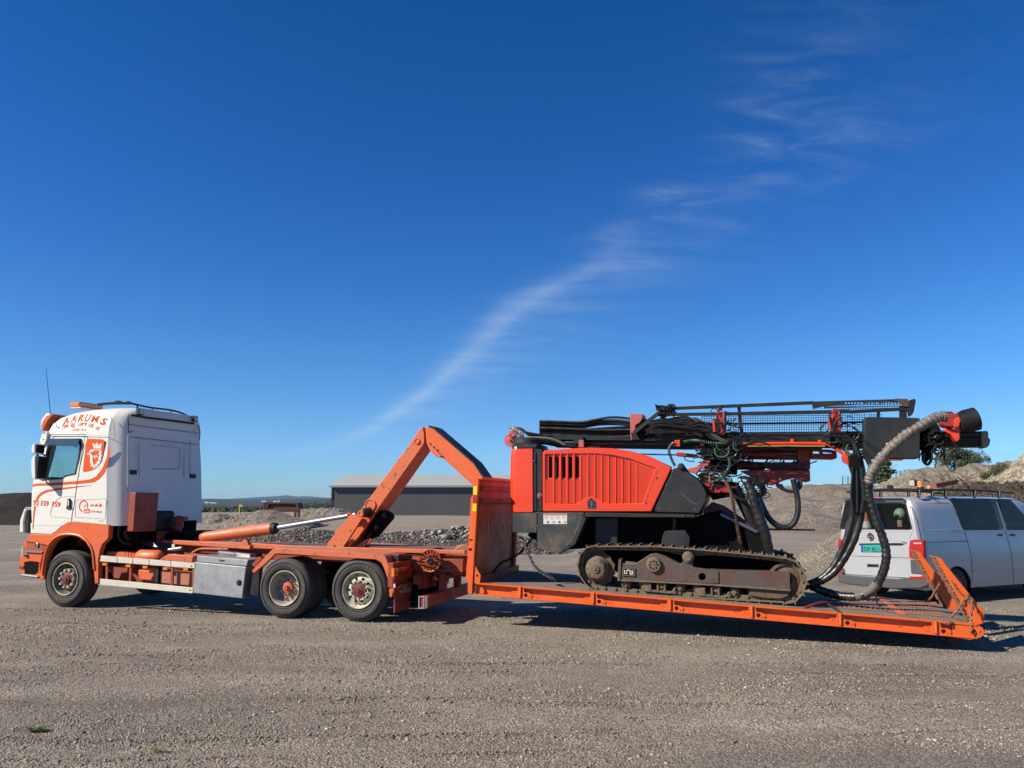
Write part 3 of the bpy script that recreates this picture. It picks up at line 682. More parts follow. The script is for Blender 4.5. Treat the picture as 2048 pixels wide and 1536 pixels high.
# ---- rusty container on the mound
def container():
    Y = 66.0; CUR[0] = Wd
    def q(u, v, yy=Y): return W(u, v, yy)
    b = q(563, 1034); r0 = root('rusty_container', 'rusty brown tipped skip frame standing on the earth mound', 'container', b)
    RB = paint('rusty_brown', (.13, .045, .025), .8, dirt=.6, dcol=(.06, .03, .02), scale=1); RI = paint('brown_inner', (.115, .065, .038), .85, dirt=.5, scale=1)
    a, c, d, e = q(531, 1006.5), q(592, 1007), q(596, 1018), q(531, 1018)
    mb = MB(); vs = [Vector(p) for p in (a, c, d, e)]; back = [p+Vector((0, 1.8, .1)) for p in vs]; mb.add(vs+back, [(0, 1, 2, 3), (7, 6, 5, 4), (0, 4, 5, 1), (1, 5, 6, 2), (2, 6, 7, 3), (3, 7, 4, 0)]); obj('floor_plate', mb, RI, r0)
    f_ = MB(); f_.bar(q(527, 1020, Y-.1), q(599, 1021, Y-.1), .2, .25); obj('lower_beam', f_, RB, r0)
    for (u0, v0, u1, v1) in ((529, 1005, 527, 1023), (592, 1006, 600, 1024), (597, 1022, 598, 1035), (591, 1022, 590, 1034), (536, 1008, 533, 1018)):
        obj('post', MB().bar(q(u0, v0, Y-.15), q(u1, v1, Y-.15), .16, .16), RB, r0)
    obj('top_beam', MB().bar(q(529, 1005.6, Y-.1), q(593, 1006.4, Y-.1), .1, .12), RB, r0)
    s0 = root('yellow_sign', 'small yellow sign on a thin post on the earth mound', 'sign', q(481, 1026, 61))
    obj('post', MB().cyl(q(479, 1028, 61), q(479.5, 1014, 61), .04, seg=6), YELR, s0)
    p = q(478, 1013, 61); obj('panel', MB().box(p, p+Vector((.26, .05, .13))), YELR, s0)
    CUR[0] = F
container()
def fence(u0, u1, vt, vb, Y, n, label, rise=0):
    CUR[0] = Wd; r0 = root('wire_fence', label, 'fence', W(u0, vb, Y))
    for i in range(n+1):
        u = u0+(u1-u0)*i/n; dv = rise*i/n
        obj('post', MB().bar(W(u, vb+dv+3, Y), W(u, vt+dv, Y), .05, .05), DARK, r0)
    w_ = MB()
    for k in range(4):
        vv = vt+(vb-vt)*k/4; w_.bar(W(u0, vv, Y-.03), W(u1, vv+rise, Y-.03), .02, .02)
    obj('wire', w_, DARK, r0); CUR[0] = F
fence(1685, 1718, 953, 967, 74, 3, 'thin wire fence on the skyline left of the hose')
fence(1792, 1818, 944, 952, 78, 3, 'short wire fence on the ridge right of the conical tree', -6)
# rusty scrap on the bank
CUR[0] = Wd
obj('scrap_beam', MB().bar(W(1864, 972, 38), W(1906, 964, 38.5), .5, .22), paint('rusty_scrap', (.22, .09, .045), .85, dirt=.7, scale=3), None, label='rusty scrap beam lying on the bank behind the van roof', cat='scrap beam')
r0 = root('dry_branch', 'tangle of dry branches on the bank behind the van beacon', 'branches', W(1900, 968, 40))
rg_ = random.Random(31); tb = MB()
for k in range(40):
    p = W(rg_.uniform(1868, 1945), rg_.uniform(962, 972), rg_.uniform(38.5, 42)); d = Vector((rg_.uniform(-1, 1.3), rg_.uniform(-.4, .4), rg_.uniform(-.1, .55)))
    tb.tube([p, p+d*.5, p+d+Vector((0, 0, rg_.uniform(-.1, .1)))], .025, 4, sub=2)
obj('twig', tb, paint('dry_wood', (.24, .19, .14), .9, scale=4), r0)
CUR[0] = F
# weeds in front
def weed(u, v, n, s, label, seed, mat):
    p = WG(u, v); rg_ = random.Random(seed); CUR[0] = Wd; r0 = root('weed', label, 'weed', p)
    mb = MB(); st = MB()
    for k in range(n):
        a = rg_.uniform(0, 2*pi); r_ = s*rg_.uniform(.2, 1); q = p+Vector((cos(a)*r_*1.4, sin(a)*r_*.6, s*rg_.uniform(.1, .55)))
        st.tube([p+Vector((cos(a)*r_*.4, sin(a)*r_*.2, 0)), (p+q)/2+Vector((0, 0, s*.1)), q], .0012, 4, sub=2)
        d = Vector((cos(a), sin(a), rg_.uniform(-.3, .5)))*s*rg_.uniform(.2, .42); e = Vector((-sin(a), cos(a), .1))*s*.14
        mb.add([q-d*.4, q+e, q+d, q-e], [(0, 1, 2, 3)])
    obj('leaves', mb, mat, r0, fix=False); obj('stem', st, mat, r0); CUR[0] = F
WEEDM = paint('weed_green', (.075, .16, .025), .6, dirt=.6, dcol=(.03, .07, .012), scale=20)
weed(70, 1464, 80, .075, 'larger green leafy weed on the gravel at lower left', 3, WEEDM)
weed(311, 1503, 30, .06, 'small yellow green weed tuft at the bottom edge', 4, paint('weed_yellow', (.26, .27, .06), .6, dirt=.4, scale=20))

def haze():
    m = bpy.data.materials.new('haze_air'); m.use_nodes = True; nt = m.node_tree; nt.nodes.clear()
    vol = nt.nodes.new('ShaderNodeVolumePrincipled'); vol.inputs['Density'].default_value = 5e-5; vol.inputs['Color'].default_value = (.42, .68, 1.0, 1); vol.inputs['Anisotropy'].default_value = .1
    o_ = nt.nodes.new('ShaderNodeOutputMaterial'); nt.links.new(vol.outputs[0], o_.inputs['Volume'])
    mb = MB().box((-9500, -9500, -40), (9500, 9500, 110)); CUR[0] = Wd; o = obj('haze', mb, m, None, kind='stuff'); CUR[0] = F
    o.visible_shadow = True
haze()
# ================================================================== TRUCK
CUR[0] = F
def boolean(a, cuts, mat, name, parent, bev=0, ang=30):
    me, c = mesh('tmp', a, None, center=Vector((0, 0, 0)))
    o = bpy.data.objects.new('tmp', me); COL.objects.link(o); tmp = [o]
    for cb in cuts:
        m2, _ = mesh('tmpc', cb, None, center=Vector((0, 0, 0))); oc = bpy.data.objects.new('tmpc', m2); COL.objects.link(oc); tmp.append(oc)
        md = o.modifiers.new('b', 'BOOLEAN'); md.operation = 'DIFFERENCE'; md.object = oc; md.solver = 'EXACT'
    bpy.context.view_layer.update()
    ev = o.evaluated_get(bpy.context.evaluated_depsgraph_get()); m3 = ev.to_mesh()
    mb = MB(); mb.add([v.co.copy() for v in m3.vertices], [tuple(p.vertices) for p in m3.polygons]); ev.to_mesh_clear()
    for t in tmp: bpy.data.objects.remove(t)
    return obj(name, mb, mat, parent, bev=bev, ang=ang)
TR = root('hooklift_truck', 'white and orange hooklift truck with bare chassis and raised hook arm', 'truck', (-3, 1.27, 0))
OP = lambda o_: (CEN[o_.name][0])

TYRES = {}
def tyre_mb(R, r0, w, treads=46):
    mb = MB()
    prof = [(r0-.012, .07), (r0+.004, .035), (r0+.03, .008), (r0+.07, -.004), (r0+(R-r0)*.55, -.010), (R-.055, .004), (R-.03, .022), (R-.006, .045), (R, .06)]
    nr = 4; x0 = .06; x1 = w-.06
    for i in range(nr):
        g = x0+(x1-x0)*(i+1)/(nr+1)
        prof += [(R, g-.008), (R-.014, g-.006), (R-.014, g+.006), (R, g+.008)]
    prof += [(R, w-.06), (R-.006, w-.045), (R-.05, w), (r0+.07, w+.01), (r0, w-.05)]
    mb.lathe(prof, (0, 0, 0), 'n', 64)
    # sidewall rings
    for rr in (r0+.035, R-.075, R-.085):
        q = [(rr-.003, -.004), (rr, -.0135), (rr+.003, -.004)]; mb.lathe(q, (0, 0, 0), 'n', 64)
    return mb
def make_wheel(c, R, rr, w, style, texts, dual=False):
    """wheel = rim mesh; tyre(s), hub and lettering are its pieces"""
    c = Vector(c); k = rr/.31
    rim = MB()
    if style == 'deep':        # outer drive wheel, dish set far in
        rim.lathe([(rr, .045), (rr, .012), (rr-.014, .006), (rr-.022, .02), (rr-.03, .06), (rr-.045, .15), (rr-.06, .165), (.10, .165), (.10, .20), (rr, .20)], c, 'n', 48)
    elif style == 'flat':
        rim.lathe([(rr, .05), (rr, .010), (rr-.012, .004), (rr-.022, .02), (rr-.035, .05), (rr-.055, .085), (rr-.07, .08), (.19*k, .035), (.165*k, .03), (.13*k, .045), (.13*k, .12), (rr, .12)], c, 'n', 48)
    else:
        rim.lathe([(rr, .05), (rr, .012), (rr-.012, .006), (rr-.020, .03), (rr-.035, .10), (rr-.06, .13), (.205, .10), (.18, .06), (.15, .05), (.10, .055), (.10, .14), (rr, .14)], c, 'n', 48)
    RM = paint('cream_rim_paint', (.66, .62, .47), .45, dirt=.75, dcol=(.22, .17, .11), scale=9, fine=.2)
    RD = paint('grey_rim_paint', (.20, .185, .155), .6, dirt=.8, dcol=(.06, .05, .045), scale=6, fine=.2)
    wobj = obj('wheel', rim, RD if style == 'front' else (paint('beige_rim_paint', (.46, .42, .33), .55, dirt=.8, dcol=(.2, .17, .13), scale=5) if style == 'deep' else RM), TR, ang=40)
    t = tyre_mb(R, rr, w); t.v = [v+c for v in t.v]; obj('tyre', t, RUBBER, wobj, ang=40, fix=True)
    if dual:
        t = tyre_mb(R, rr, w); t.v = [v+c+Vector((0, .33, 0)) for v in t.v]; obj('tyre', t, RUBBER, wobj, ang=40)
    HUBM = paint('red_hub', (.17, .018, .010), .5, dirt=.7, dcol=(.10, .05, .04), scale=14)
    hub = MB(); holes = MB(); nuts = MB()
    if style == 'deep':
        hub.lathe([(0, .055), (.03, .055), (.035, .07), (.04, .10), (.095, .11), (.10, .165)], c, 'n', 24); hc = paint('orange_hub', (.50, .10, .04), .5, dirt=.5, scale=9)
        for i in range(10):
            a = 2*pi*i/10+.15; p = c+Vector((cos(a)*.205, 0, sin(a)*.205)); holes.lathe([(.027, .150), (.027, .164)], p, 'n', 10)
            p = c+Vector((cos(a+.3)*.135, 0, sin(a+.3)*.135)); nuts.cyl(p+Vector((0, .12, 0)), p+Vector((0, .165, 0)), .013, seg=6)
        nm = hc
    elif style == 'flat':
        hub.lathe([(0, -.015), (.028, -.015), (.032, .0), (.075, .005), (.085, .015), (.125, .02), (.13, .05)], c, 'n', 24); hc = HUBM; nm = RM
        for i in range(10):
            a = 2*pi*i/10; p = c+Vector((cos(a)*.188, 0, sin(a)*.188)); d = Vector((cos(a), 0, sin(a))); e = Vector((-sin(a), 0, cos(a)))
            holes.add([p+d*.02+e*.018+Vector((0, .022, 0)), p+d*.02-e*.018+Vector((0, .022, 0)), p-d*.02-e*.012+Vector((0, .022, 0)), p-d*.02+e*.012+Vector((0, .022, 0)), p+d*.02+e*.018+Vector((0, .05, 0)), p+d*.02-e*.018+Vector((0, .05, 0)), p-d*.02-e*.012+Vector((0, .05, 0)), p-d*.02+e*.012+Vector((0, .05, 0))], [(0, 1, 2, 3), (7, 6, 5, 4), (0, 4, 5, 1), (1, 5, 6, 2), (2, 6, 7, 3), (3, 7, 4, 0)])
            p = c+Vector((cos(a+.31)*.15, 0, sin(a+.31)*.15)); nuts.cyl(p+Vector((0, .0, 0)), p+Vector((0, .04, 0)), .016, seg=6)
            p = c+Vector((cos(a)*.252, 0, sin(a)*.252)); holes.lathe([(.011, .066), (.011, .08)], p, 'n', 8)
    else:
        hub.lathe([(0, .0), (.03, .0), (.035, .015), (.075, .02), (.08, .035), (.12, .045), (.125, .07)], c, 'n', 24); hc = HUBM; nm = RM
        for i in range(10):
            a = 2*pi*i/10; p = c+Vector((cos(a)*.165, 0, sin(a)*.165)); nuts.lathe([(0, .015), (.020, .018), (.026, .04), (.028, .09)], p, 'n', 10)
            p = c+Vector((cos(a+.31)*.185, 0, sin(a+.31)*.185)); holes.lathe([(.017, .068), (.017, .09)], p, 'n', 8)
    ring = MB().lathe([(rr+.001, .010), (rr-.004, .000), (rr-.014, .002), (rr-.018, .014)], c, 'n', 48)
    obj('rim_edge', ring, RM, wobj); obj('hub', hub, hc, wobj); obj('nuts', nuts, nm, wobj, kind='stuff'); obj('hand_hole', holes, DARK, wobj, kind='stuff')
    tx = MB()
    for (s_, a0, a1, rad, h) in texts: arc_text(tx, s_, (c.x, c.z), rad, radians(a0), radians(a1), h, c.y-.0145, .012)
    if texts: obj('tyre_lettering', tx, LETG, wobj, fix=False, kind='stuff')
    return wobj
def hubpos(u, v, n): q = F.S(u, v, n); return q
q1 = hubpos(130, 1158, .02); q2 = hubpos(567.5, 1176.5, .02); q3 = hubpos(716.5, 1180.5, .02)
R1, R2, R3 = q1[1]+.0, q2[1], q3[1]
print('HUBS', q1, q2, q3)
R1 = min(.56, max(.5, q1[1])); R2 = min(.54, max(.49, q2[1])); R3 = min(.54, max(.49, q3[1]))
w1 = make_wheel((q1[0], .02, q1[1]), R1, .305, .36, 'front', [('MICH', 110, 70, .40, .05), ('XFN 2', -70, -105, .40, .045)])
w2 = make_wheel((q2[0], .02, q2[1]), R2, .300, .29, 'deep', [('CONTI', 80, 25, .375, .055), ('HDW2', -35, -75, .375, .055)], dual=True)
w3 = make_wheel((q3[0], .02, q3[1]), R3, .305, .29, 'flat', [('YOKOHAMA', -72, -150, .385, .06), ('901ZS', 105, 50, .385, .05)])
def mirror_wheel(w_, pos):
    c = w_.copy(); COL.objects.link(c); c.rotation_euler = (0, 0, pi); c.location = (w_.location.x, 2*(1.27-CEN[TR.name][0].y)-w_.location.y, w_.location.z)
    for ch in list(w_.children):
        d = ch.copy(); COL.objects.link(d); d.parent = c
for w_ in (w1, w2, w3): mirror_wheel(w_, None)
ax = MB()
for q in (q1, q2, q3): ax.cyl((q[0], .3, q[1]), (q[0], 2.25, q[1]), .075, seg=12)
ax.lathe([(0, -.2), (.15, -.17), (.22, 0), (.15, .17), (0, .2)], (q2[0], 1.27, q2[1]), 's', 14)
obj('axle', ax, DARK, TR, kind='stuff')

# ---- cab
lev = [(1050, 61, 241, 0), (1020, 60, 241, 0), (985, 61, 241, 0), (962, 64, 241, 0), (935, 72, 241, .0), (905, 80, 241, .01), (880, 86, 241, .03), (862, 92, 242, .035), (848, 99, 243, .05), (836, 112, 245, .08), (826, 134, 246, .13), (818, 165, 246, .21), (813, 195, 245, .32), (811, 222, 243, .48)]
CW = 2.52
def section(v, uf, ur, ins, shrink=0, k=6, uk=None):
    sf, z = F.S(uf, v, 0); sr = F.S(ur, v, 0)[0]; sf += shrink; sr -= shrink; n0 = ins+shrink; n1 = CW-ins-shrink
    rf, rb = .06, .24; pts = []
    for (cs, cn, r, a0) in ((sf+rf, n0+rf, rf, pi), (sr-rb, n0+rb, rb, 1.5*pi), (sr-rb, n1-rb, rb, 0), (sf+rf, n1-rf, rf, .5*pi)):
        for i in range(k+1):
            a = a0+.5*pi*i/k; t = i/k
            if r == rb:      # rear corners are angled fairings with a crisp front edge
                if a0 > 1: p_ = Vector((sr-.33, n0, z)).lerp(Vector((sr, n0+.24, z)), t)+Vector((.03, -.04, 0))*sin(pi*t)*(t**.6)
                else: p_ = Vector((sr, n1-.24, z)).lerp(Vector((sr-.33, n1, z)), t)+Vector((.03, .04, 0))*sin(pi*t)*((1-t)**.6)
                pts.append(p_)
            else: pts.append(Vector((cs+r*cos(a), cn+r*sin(a), z)))
    return pts
outer = MB().loft([section(*l) for l in lev])
inner_l = [l for l in lev if 836 <= l[0] <= 1020]; inner = MB().loft([section(*l, shrink=.07) for l in inner_l])
WIN = [(103, 880), (158, 880), (160, 892), (156, 920), (150, 947), (131, 951), (124, 956), (87, 958), (91, 940), (97, 900)]
winp = S(WIN, 0); wincut = MB().prism(winp, -.5, 3.2)
ws0 = [(F.S(72, 958, 0)), (F.S(92, 868, 0))]
scr = MB().prism([(ws0[0][0]-1, ws0[0][1]+.05), (ws0[0][0]+.22, ws0[0][1]+.05), (ws0[1][0]+.25, ws0[1][1]-.02), (ws0[1][0]-1, ws0[1][1]-.02)], .28, CW-.28)
cab = boolean(outer, [inner, wincut, scr], WHITE, 'cab', TR, ang=28)
S0 = lambda pts, n=0.0: S(pts, n)
gp = MB().prism(winp, .035, .045); obj('side_window', gp, CGLASS, cab)
gp = MB().prism(winp, CW-.045, CW-.035); obj('side_window', gp, CGLASS, cab)
gp = MB(); gp.add([(ws0[0][0]+.03, .28, ws0[0][1]+.05), (ws0[0][0]+.03, CW-.28, ws0[0][1]+.05), (ws0[1][0]+.03, CW-.28, ws0[1][1]), (ws0[1][0]+.03, .28, ws0[1][1])], [(0, 1, 2, 3)]); obj('windscreen', gp, CGLASS, cab)
# seal round the window, wind deflector, interior
def ringp(pts, grow):
    cx = sum(p[0] for p in pts)/len(pts); cz = sum(p[1] for p in pts)/len(pts)
    return [(cx+(p[0]-cx)*(1+grow), cz+(p[1]-cz)*(1+grow)) for p in pts]
obj('window_seal', MB().prism(ringp(winp, .07), -.006, .03, [ringp(winp, -.02)]), BLACK, cab)
df = MB().prism(S([(100, 883), (103, 878), (158, 878), (161, 882), (161, 890), (157, 896), (150, 893), (106, 891), (103, 894), (98, 912), (94, 912)]), -.045, -.035)
obj('wind_deflector', df, paint('smoked_plastic', (.03, .04, .06), .12, dirt=.1, coat=1), cab, bev=.004)
ins = MB(); sq = F.S(90, 960, 0); ins.box((sq[0]-.0, .25, sq[1]-.5), (sq[0]+.45, 2.2, sq[1]+.06)); obj('dashboard', ins, BLACK, cab, bev=.03)
def seat(n0):
    m = MB(); a = F.S(163, 982, 0); m.box((a[0]-.45, n0, a[1]-.25), (a[0]+.05, n0+.5, a[1]-.1)); m.box((a[0]-.0, n0+.03, a[1]-.2), (a[0]+.14, n0+.47, a[1]+.5)); m.box((a[0]+.02, n0+.12, a[1]+.52), (a[0]+.11, n0+.38, a[1]+.68)); obj('seat', m, BLACK, cab, bev=.03)
seat(.45); seat(1.55)
sw = MB(); _q = F.S(112, 952, 0); c0 = Vector((_q[0]+.25, .75, _q[1]+.1)); sw.tube([c0+Vector((.05*sin(a)*1.2, .2*cos(a), .2*sin(a))) for a in [2*pi*i/16 for i in range(17)]], .014, 6, sub=1); sw.bar(c0, c0+Vector((-.25, 0, -.25)), .05, .05); obj('steering_wheel', sw, BLACK, cab, kind='stuff')
# lower door part
lw = MB().prism(S([(61, 1046), (61, 1066), (103, 1067.5), (110, 1063), (118, 1056), (126, 1049), (133, 1045.5)]), .004, .3); obj('door_skirt', lw, WHITE, cab)
# grooves
def groove(pts, n=-.002, w=.006, name='shut_line', mat=None, par=None):
    mb = MB(); mb.tube([P(u, v, n) for u, v in pts], w, 4, smooth=False); return obj(name, mb, mat or LETG, par or cab)
groove([(99, 872), (104, 869), (170, 869), (168, 885), (160, 930), (153, 975), (149, 1005), (144, 1030), (143, 1046)], w=.007)
groove([(88, 868), (222, 871)], w=.005, mat=paint('panel_shade', (.45, .44, .42), .6))
groove([(152, 1000), (210, 997), (213, 1002), (210, 1038), (150, 1034), (152, 1000)], w=.004, mat=MC['panel_shade'])
groove([(104, 1033), (100, 1026), (107, 1008), (115, 998), (122, 994), (148, 993)], w=.004, mat=MC['panel_shade'])
groove([(104, 1033), (144, 1037)], w=.004, mat=MC['panel_shade'])
groove([(222, 836), (227, 846), (229, 862), (229, 880)], n=.03, w=.008, mat=MC['panel_shade'])
# door handle
dh = MB(); dh.prism(S([(137, 998), (141, 997), (143, 1002), (142, 1013), (144, 1017), (134, 1018), (136, 1010)]), -.03, .0); obj('door_handle', dh, BLACK, cab, bev=.004)
obj('handle_pull', MB().prism(S([(138.5, 1000), (141, 1000), (141, 1011), (138.5, 1012)]), -.037, -.031), OLDWHITE, cab)
# front corner deflector
obj('corner_deflector', MB().prism(S([(54, 1018), (60, 1013), (61, 1018), (58, 1024), (54, 1045), (55, 1066), (45, 1064), (46, 1040)], .1), .02, .35), WHITE, cab, bev=.02)
obj('deflector_gap', MB().prism(S([(58, 1024), (61, 1020), (61, 1066), (56, 1066), (54.5, 1045)], .1), .05, .33), BLACK, cab)
# sun visor / sign box at roof front
obj('sun_visor', MB().prism(S([(97, 827), (107, 828), (99, 843), (93, 862), (86, 858), (87, 841)], .1), .03, CW-.03), WHITE, cab, bev=.015)
obj('visor_trim', MB().prism(S([(114, 829), (101, 832), (93, 843), (89, 855), (93, 863), (99, 850), (104, 841)], .1), .01, CW-.01), paint('visor_orange', (.70, .12, .03), .4), cab, bev=.01)
obj('pillar_cover', MB().prism(S([(84, 869), (92, 862), (96, 865), (94, 880), (88, 893), (82, 893), (80, 880)]), -.012, .1), WHITE, cab, bev=.01)
sc_ = MB()
for (u, v) in ((89.5, 866), (87, 879)): p = P(u, v, -.013); sc_.cyl(p, p+Vector((0, -.006, 0)), .012, seg=8)
obj('screw', sc_, BLACK, cab, kind='stuff')
# mirrors
def mirror_part(pts, n0, n1):
    q = S(pts, n0); m = obj('mirror', MB().prism(q, n0, n1), WHITE, cab, bev=.015)
    s1 = max(p[0] for p in q)+.002; z0 = min(p[1] for p in q)+.02; z1 = max(p[1] for p in q)-.02
    obj('mirror_glass', MB().box((s1, n0+.015, z0), (s1+.012, n1-.015, z1)), BLACK, m, bev=.004); return m
m1 = mirror_part([(62, 894), (65, 888), (70, 887), (70, 907), (64, 907), (62, 902)], -.28, -.07)
m2 = mirror_part([(61.5, 920), (65, 912), (70.5, 911), (71, 959), (64, 958), (61.5, 942)], -.30, -.07)
ar = MB(); ar.tube([P(80, 906, -.15), P(84, 908, -.05), P(92, 912, .04)], .018, 6); ar.tube([P(81, 958, -.15), P(86, 960, -.05), P(92, 958, .02)], .02, 6); ar.tube([P(74, 905, -.15), P(76, 914, -.15)], .02, 6)
obj('mirror_arm', ar, BLACK, cab, kind='stuff')
# orange artwork
def art(name, pts, mat=LETO, n=-.0035, th=.002, bev=0): return obj(name, MB().prism(S(pts), n, n+th), mat, cab)
art('emblem_panel', [(176, 878), (178, 877.5), (206, 878.5), (209, 882), (208, 893), (206, 908), (203, 922), (198, 931), (190, 938), (180, 942), (168, 944), (166, 943), (167, 930), (170, 905), (173, 884)], n=-.004)
def strip(name, top, bot, **k): return art(name, top+bot[::-1], **k)
strip('stripe', [(65, 969), (75, 967), (100, 966), (130, 964), (165, 961), (182, 958), (192, 953), (203, 940), (212, 920), (217, 902), (219.5, 889)],
      [(65, 973.2), (75, 971.5), (100, 971), (130, 969.5), (165, 967), (188, 964.5), (199, 958), (210, 945), (217, 924), (219.5, 905), (220, 889.5)])
strip('stripe', [(71, 1001), (75, 992), (82, 985), (92, 980), (110, 977), (140, 974), (170, 971.5), (184, 970.5)], [(75.5, 1001), (79, 994), (86, 988), (96, 984), (112, 981), (140, 977), (170, 972.5), (184, 971)])
strip('stripe', [(68, 1012), (67, 1025), (65.5, 1045), (65, 1058)], [(72, 1012), (70, 1025), (67.5, 1045), (65.4, 1058)])
# griffin emblem: crown over a maned head, drawn as white shapes
gr = MB(); GN = -.0065
def gp_(pts, h=()): gr.prism(S([(80+x/12.8, 810+y/12.8) for x, y in pts]), GN, GN+.002, [S([(80+x/12.8, 810+y/12.8) for x, y in q]) for q in h])
gp_([(1340, 960), (1395, 1010), (1420, 1010), (1465, 955), (1500, 1010), (1530, 1010), (1600, 970), (1560, 1120), (1380, 1110)], [[(1400, 1035), (1415, 1025), (1425, 1040), (1412, 1055)], [(1490, 1035), (1505, 1028), (1518, 1042), (1503, 1058)]])
gp_([(1370, 1135), (1560, 1145), (1585, 1165), (1350, 1160)])
gp_([(1350, 1130), (1270, 1160), (1255, 1220), (1205, 1240), (1225, 1275), (1275, 1270), (1290, 1360), (1285, 1450), (1310, 1530), (1300, 1600), (1350, 1560), (1390, 1650), (1400, 1560), (1360, 1480), (1345, 1390), (1360, 1300), (1310, 1270), (1300, 1215), (1360, 1195), (1400, 1165)], [[(1270, 1205), (1310, 1195), (1300, 1215)]])
gp_([(1520, 1165), (1585, 1190), (1560, 1250), (1590, 1290), (1560, 1340), (1575, 1400), (1535, 1430), (1540, 1500), (1490, 1520), (1480, 1590), (1440, 1560), (1400, 1640), (1405, 1540), (1450, 1480), (1470, 1440), (1510, 1420), (1500, 1350), (1530, 1300), (1500, 1240), (1530, 1210)])
gp_([(1370, 1330), (1400, 1290), (1425, 1310), (1460, 1260), (1470, 1320), (1500, 1290), (1480, 1350), (1440, 1330), (1410, 1390), (1395, 1345)])
obj('emblem', gr, LETW, cab, fix=False)
tx = MB()
for i, (ch, u, v) in enumerate(zip("AARUM'S", (127, 141, 155, 168, 183, 192, 201), (846.5, 843, 841.5, 841.5, 843.5, 839, 848.5))):
    w_ = 15 if ch == 'M' else 13; sl_ = (i-3)*1.1
    a, b = F.S(u-w_/2+1, v-sl_*.5, 0), F.S(u+w_/2, v+sl_*.5, 0)
    if ch == "'": a, b = F.S(190, 832, 0), F.S(192, 832.4, 0); put_text(tx, ch, F.S(191, 835, 0), F.S(194, 835.4, 0), .035, .05, .03); continue
    put_text(tx, ch, a, b, .02+.012, .135, bold=.045 if ch != 'M' else .025, shear=.12 if ch != 'M' else 0)
def arcline(txt, uu, n, h, bold, shear):
    m = len(txt)
    L_ = sum(sqrt((uu[i+1][0]-uu[i][0])**2+(uu[i+1][1]-uu[i][1])**2) for i in range(len(uu)-1))
    def at(t):
        d = t*L_
        for i in range(len(uu)-1):
            l = sqrt((uu[i+1][0]-uu[i][0])**2+(uu[i+1][1]-uu[i][1])**2)
            if d <= l or i == len(uu)-2: f_ = d/l; return (uu[i][0]+(uu[i+1][0]-uu[i][0])*f_, uu[i][1]+(uu[i+1][1]-uu[i][1])*f_)
            d -= l
    for i, ch in enumerate(txt):
        if ch == ' ': continue
        nar = .66 if ch in 'il1' else .12
        put_text(tx, ch, F.S(*at((i+nar*.5)/m), 0), F.S(*at((i+1-nar*.5)/m), 0), n, h, bold, shear)
arcline('Towing Service AS', [(120, 857), (140, 852.5), (155, 850.5), (170, 851.5), (185, 856), (195, 861)], .018, .07, .012, .3)
arcline('Since 2010', [(142, 861.5), (156, 860.5), (169, 861.5)], .014, .04, .01, .2)
# the roof side leans in above the doors, so print follows the surface: done by ray casting onto the cab below
arcline('92', [(66, 1009.5), (77, 1010.5)], -.003, .095, .015, 0); arcline('159', [(80, 1010.5), (97, 1012)], -.003, .095, .015, 0); arcline('159', [(102, 1012), (120.5, 1014)], -.003, .095, .015, 0)
arcline('SERVICE', [(181.5, 1024), (204, 1025.5)], -.003, .03, .01, 0)
def snap(mb, off=.004, n0=-.6):
    out = []
    M = Vector(CEN[cab.name][0])
    for v in mb.v:
        ok, hit, nrm, fi = cab.ray_cast(Vector((v.x, n0, v.z))-M, Vector((0, 1, 0)))
        out.append(Vector((v.x, hit.y+M.y-off, v.z)) if ok and hit.y+M.y < 1 else v)
    mb.v = out
def refine(mb, lmax=.035):
    bm = bmesh.new()
    for v in mb.v: bm.verts.new(v)
    bm.verts.ensure_lookup_table()
    for f in mb.f:
        try: bm.faces.new([bm.verts[i] for i in f])
        except ValueError: pass
    for _ in range(3):
        bmesh.ops.triangulate(bm, faces=bm.faces)
        es = [e for e in bm.edges if e.calc_length() > lmax]
        if not es: break
        bmesh.ops.subdivide_edges(bm, edges=es, cuts=1)
    bmesh.ops.triangulate(bm, faces=bm.faces); bm.verts.index_update()
    mb.v = [v.co.copy() for v in bm.verts]; mb.f = [tuple(v.index for v in f.verts) for f in bm.faces]; bm.free()
refine(tx); snap(tx, .006)
obj('lettering', tx, LETO, cab, fix=False, kind='stuff')
bd = MB(); cc = F.S(167, 1012, 0); sc1 = F.S(176, 1012, 0)[0]-cc[0]
ring = [radians(a) for a in range(-20, 261, 14)]
bd.prism([(cc[0]+sc1*cos(a), cc[1]+sc1*1.05*sin(a)) for a in ring]+[(cc[0]+sc1*.78*cos(a), cc[1]+sc1*.83*sin(a)) for a in reversed(ring)], -.004, -.002)
bd.prism(S([(168, 1017.5), (179.5, 1018), (179.5, 1026.5), (168, 1026)]), -.004, -.002)
for i in range(3):
    u0 = 180+i*8.5; bd.prism(S([(u0, 1011), (u0+2, 1010), (u0+4, 1007.5+(1-i)*1.2), (u0+6, 1008), (u0+7, 1012+i*.4), (u0, 1012.3+i*.4)]), -.004, -.002)
obj('service_badge', bd, LETO, cab)
t2 = MB(); put_text(t2, '24t', F.S(169, 1025, 0), F.S(178.5, 1025.5, 0), -.0055, .055, .02); t2.tube([P(163, 1008, -.004), P(167, 1014, -.004), P(171, 1009, -.004)], .006, 4, smooth=False); obj('badge_lettering', t2, LETW, cab, fix=False)
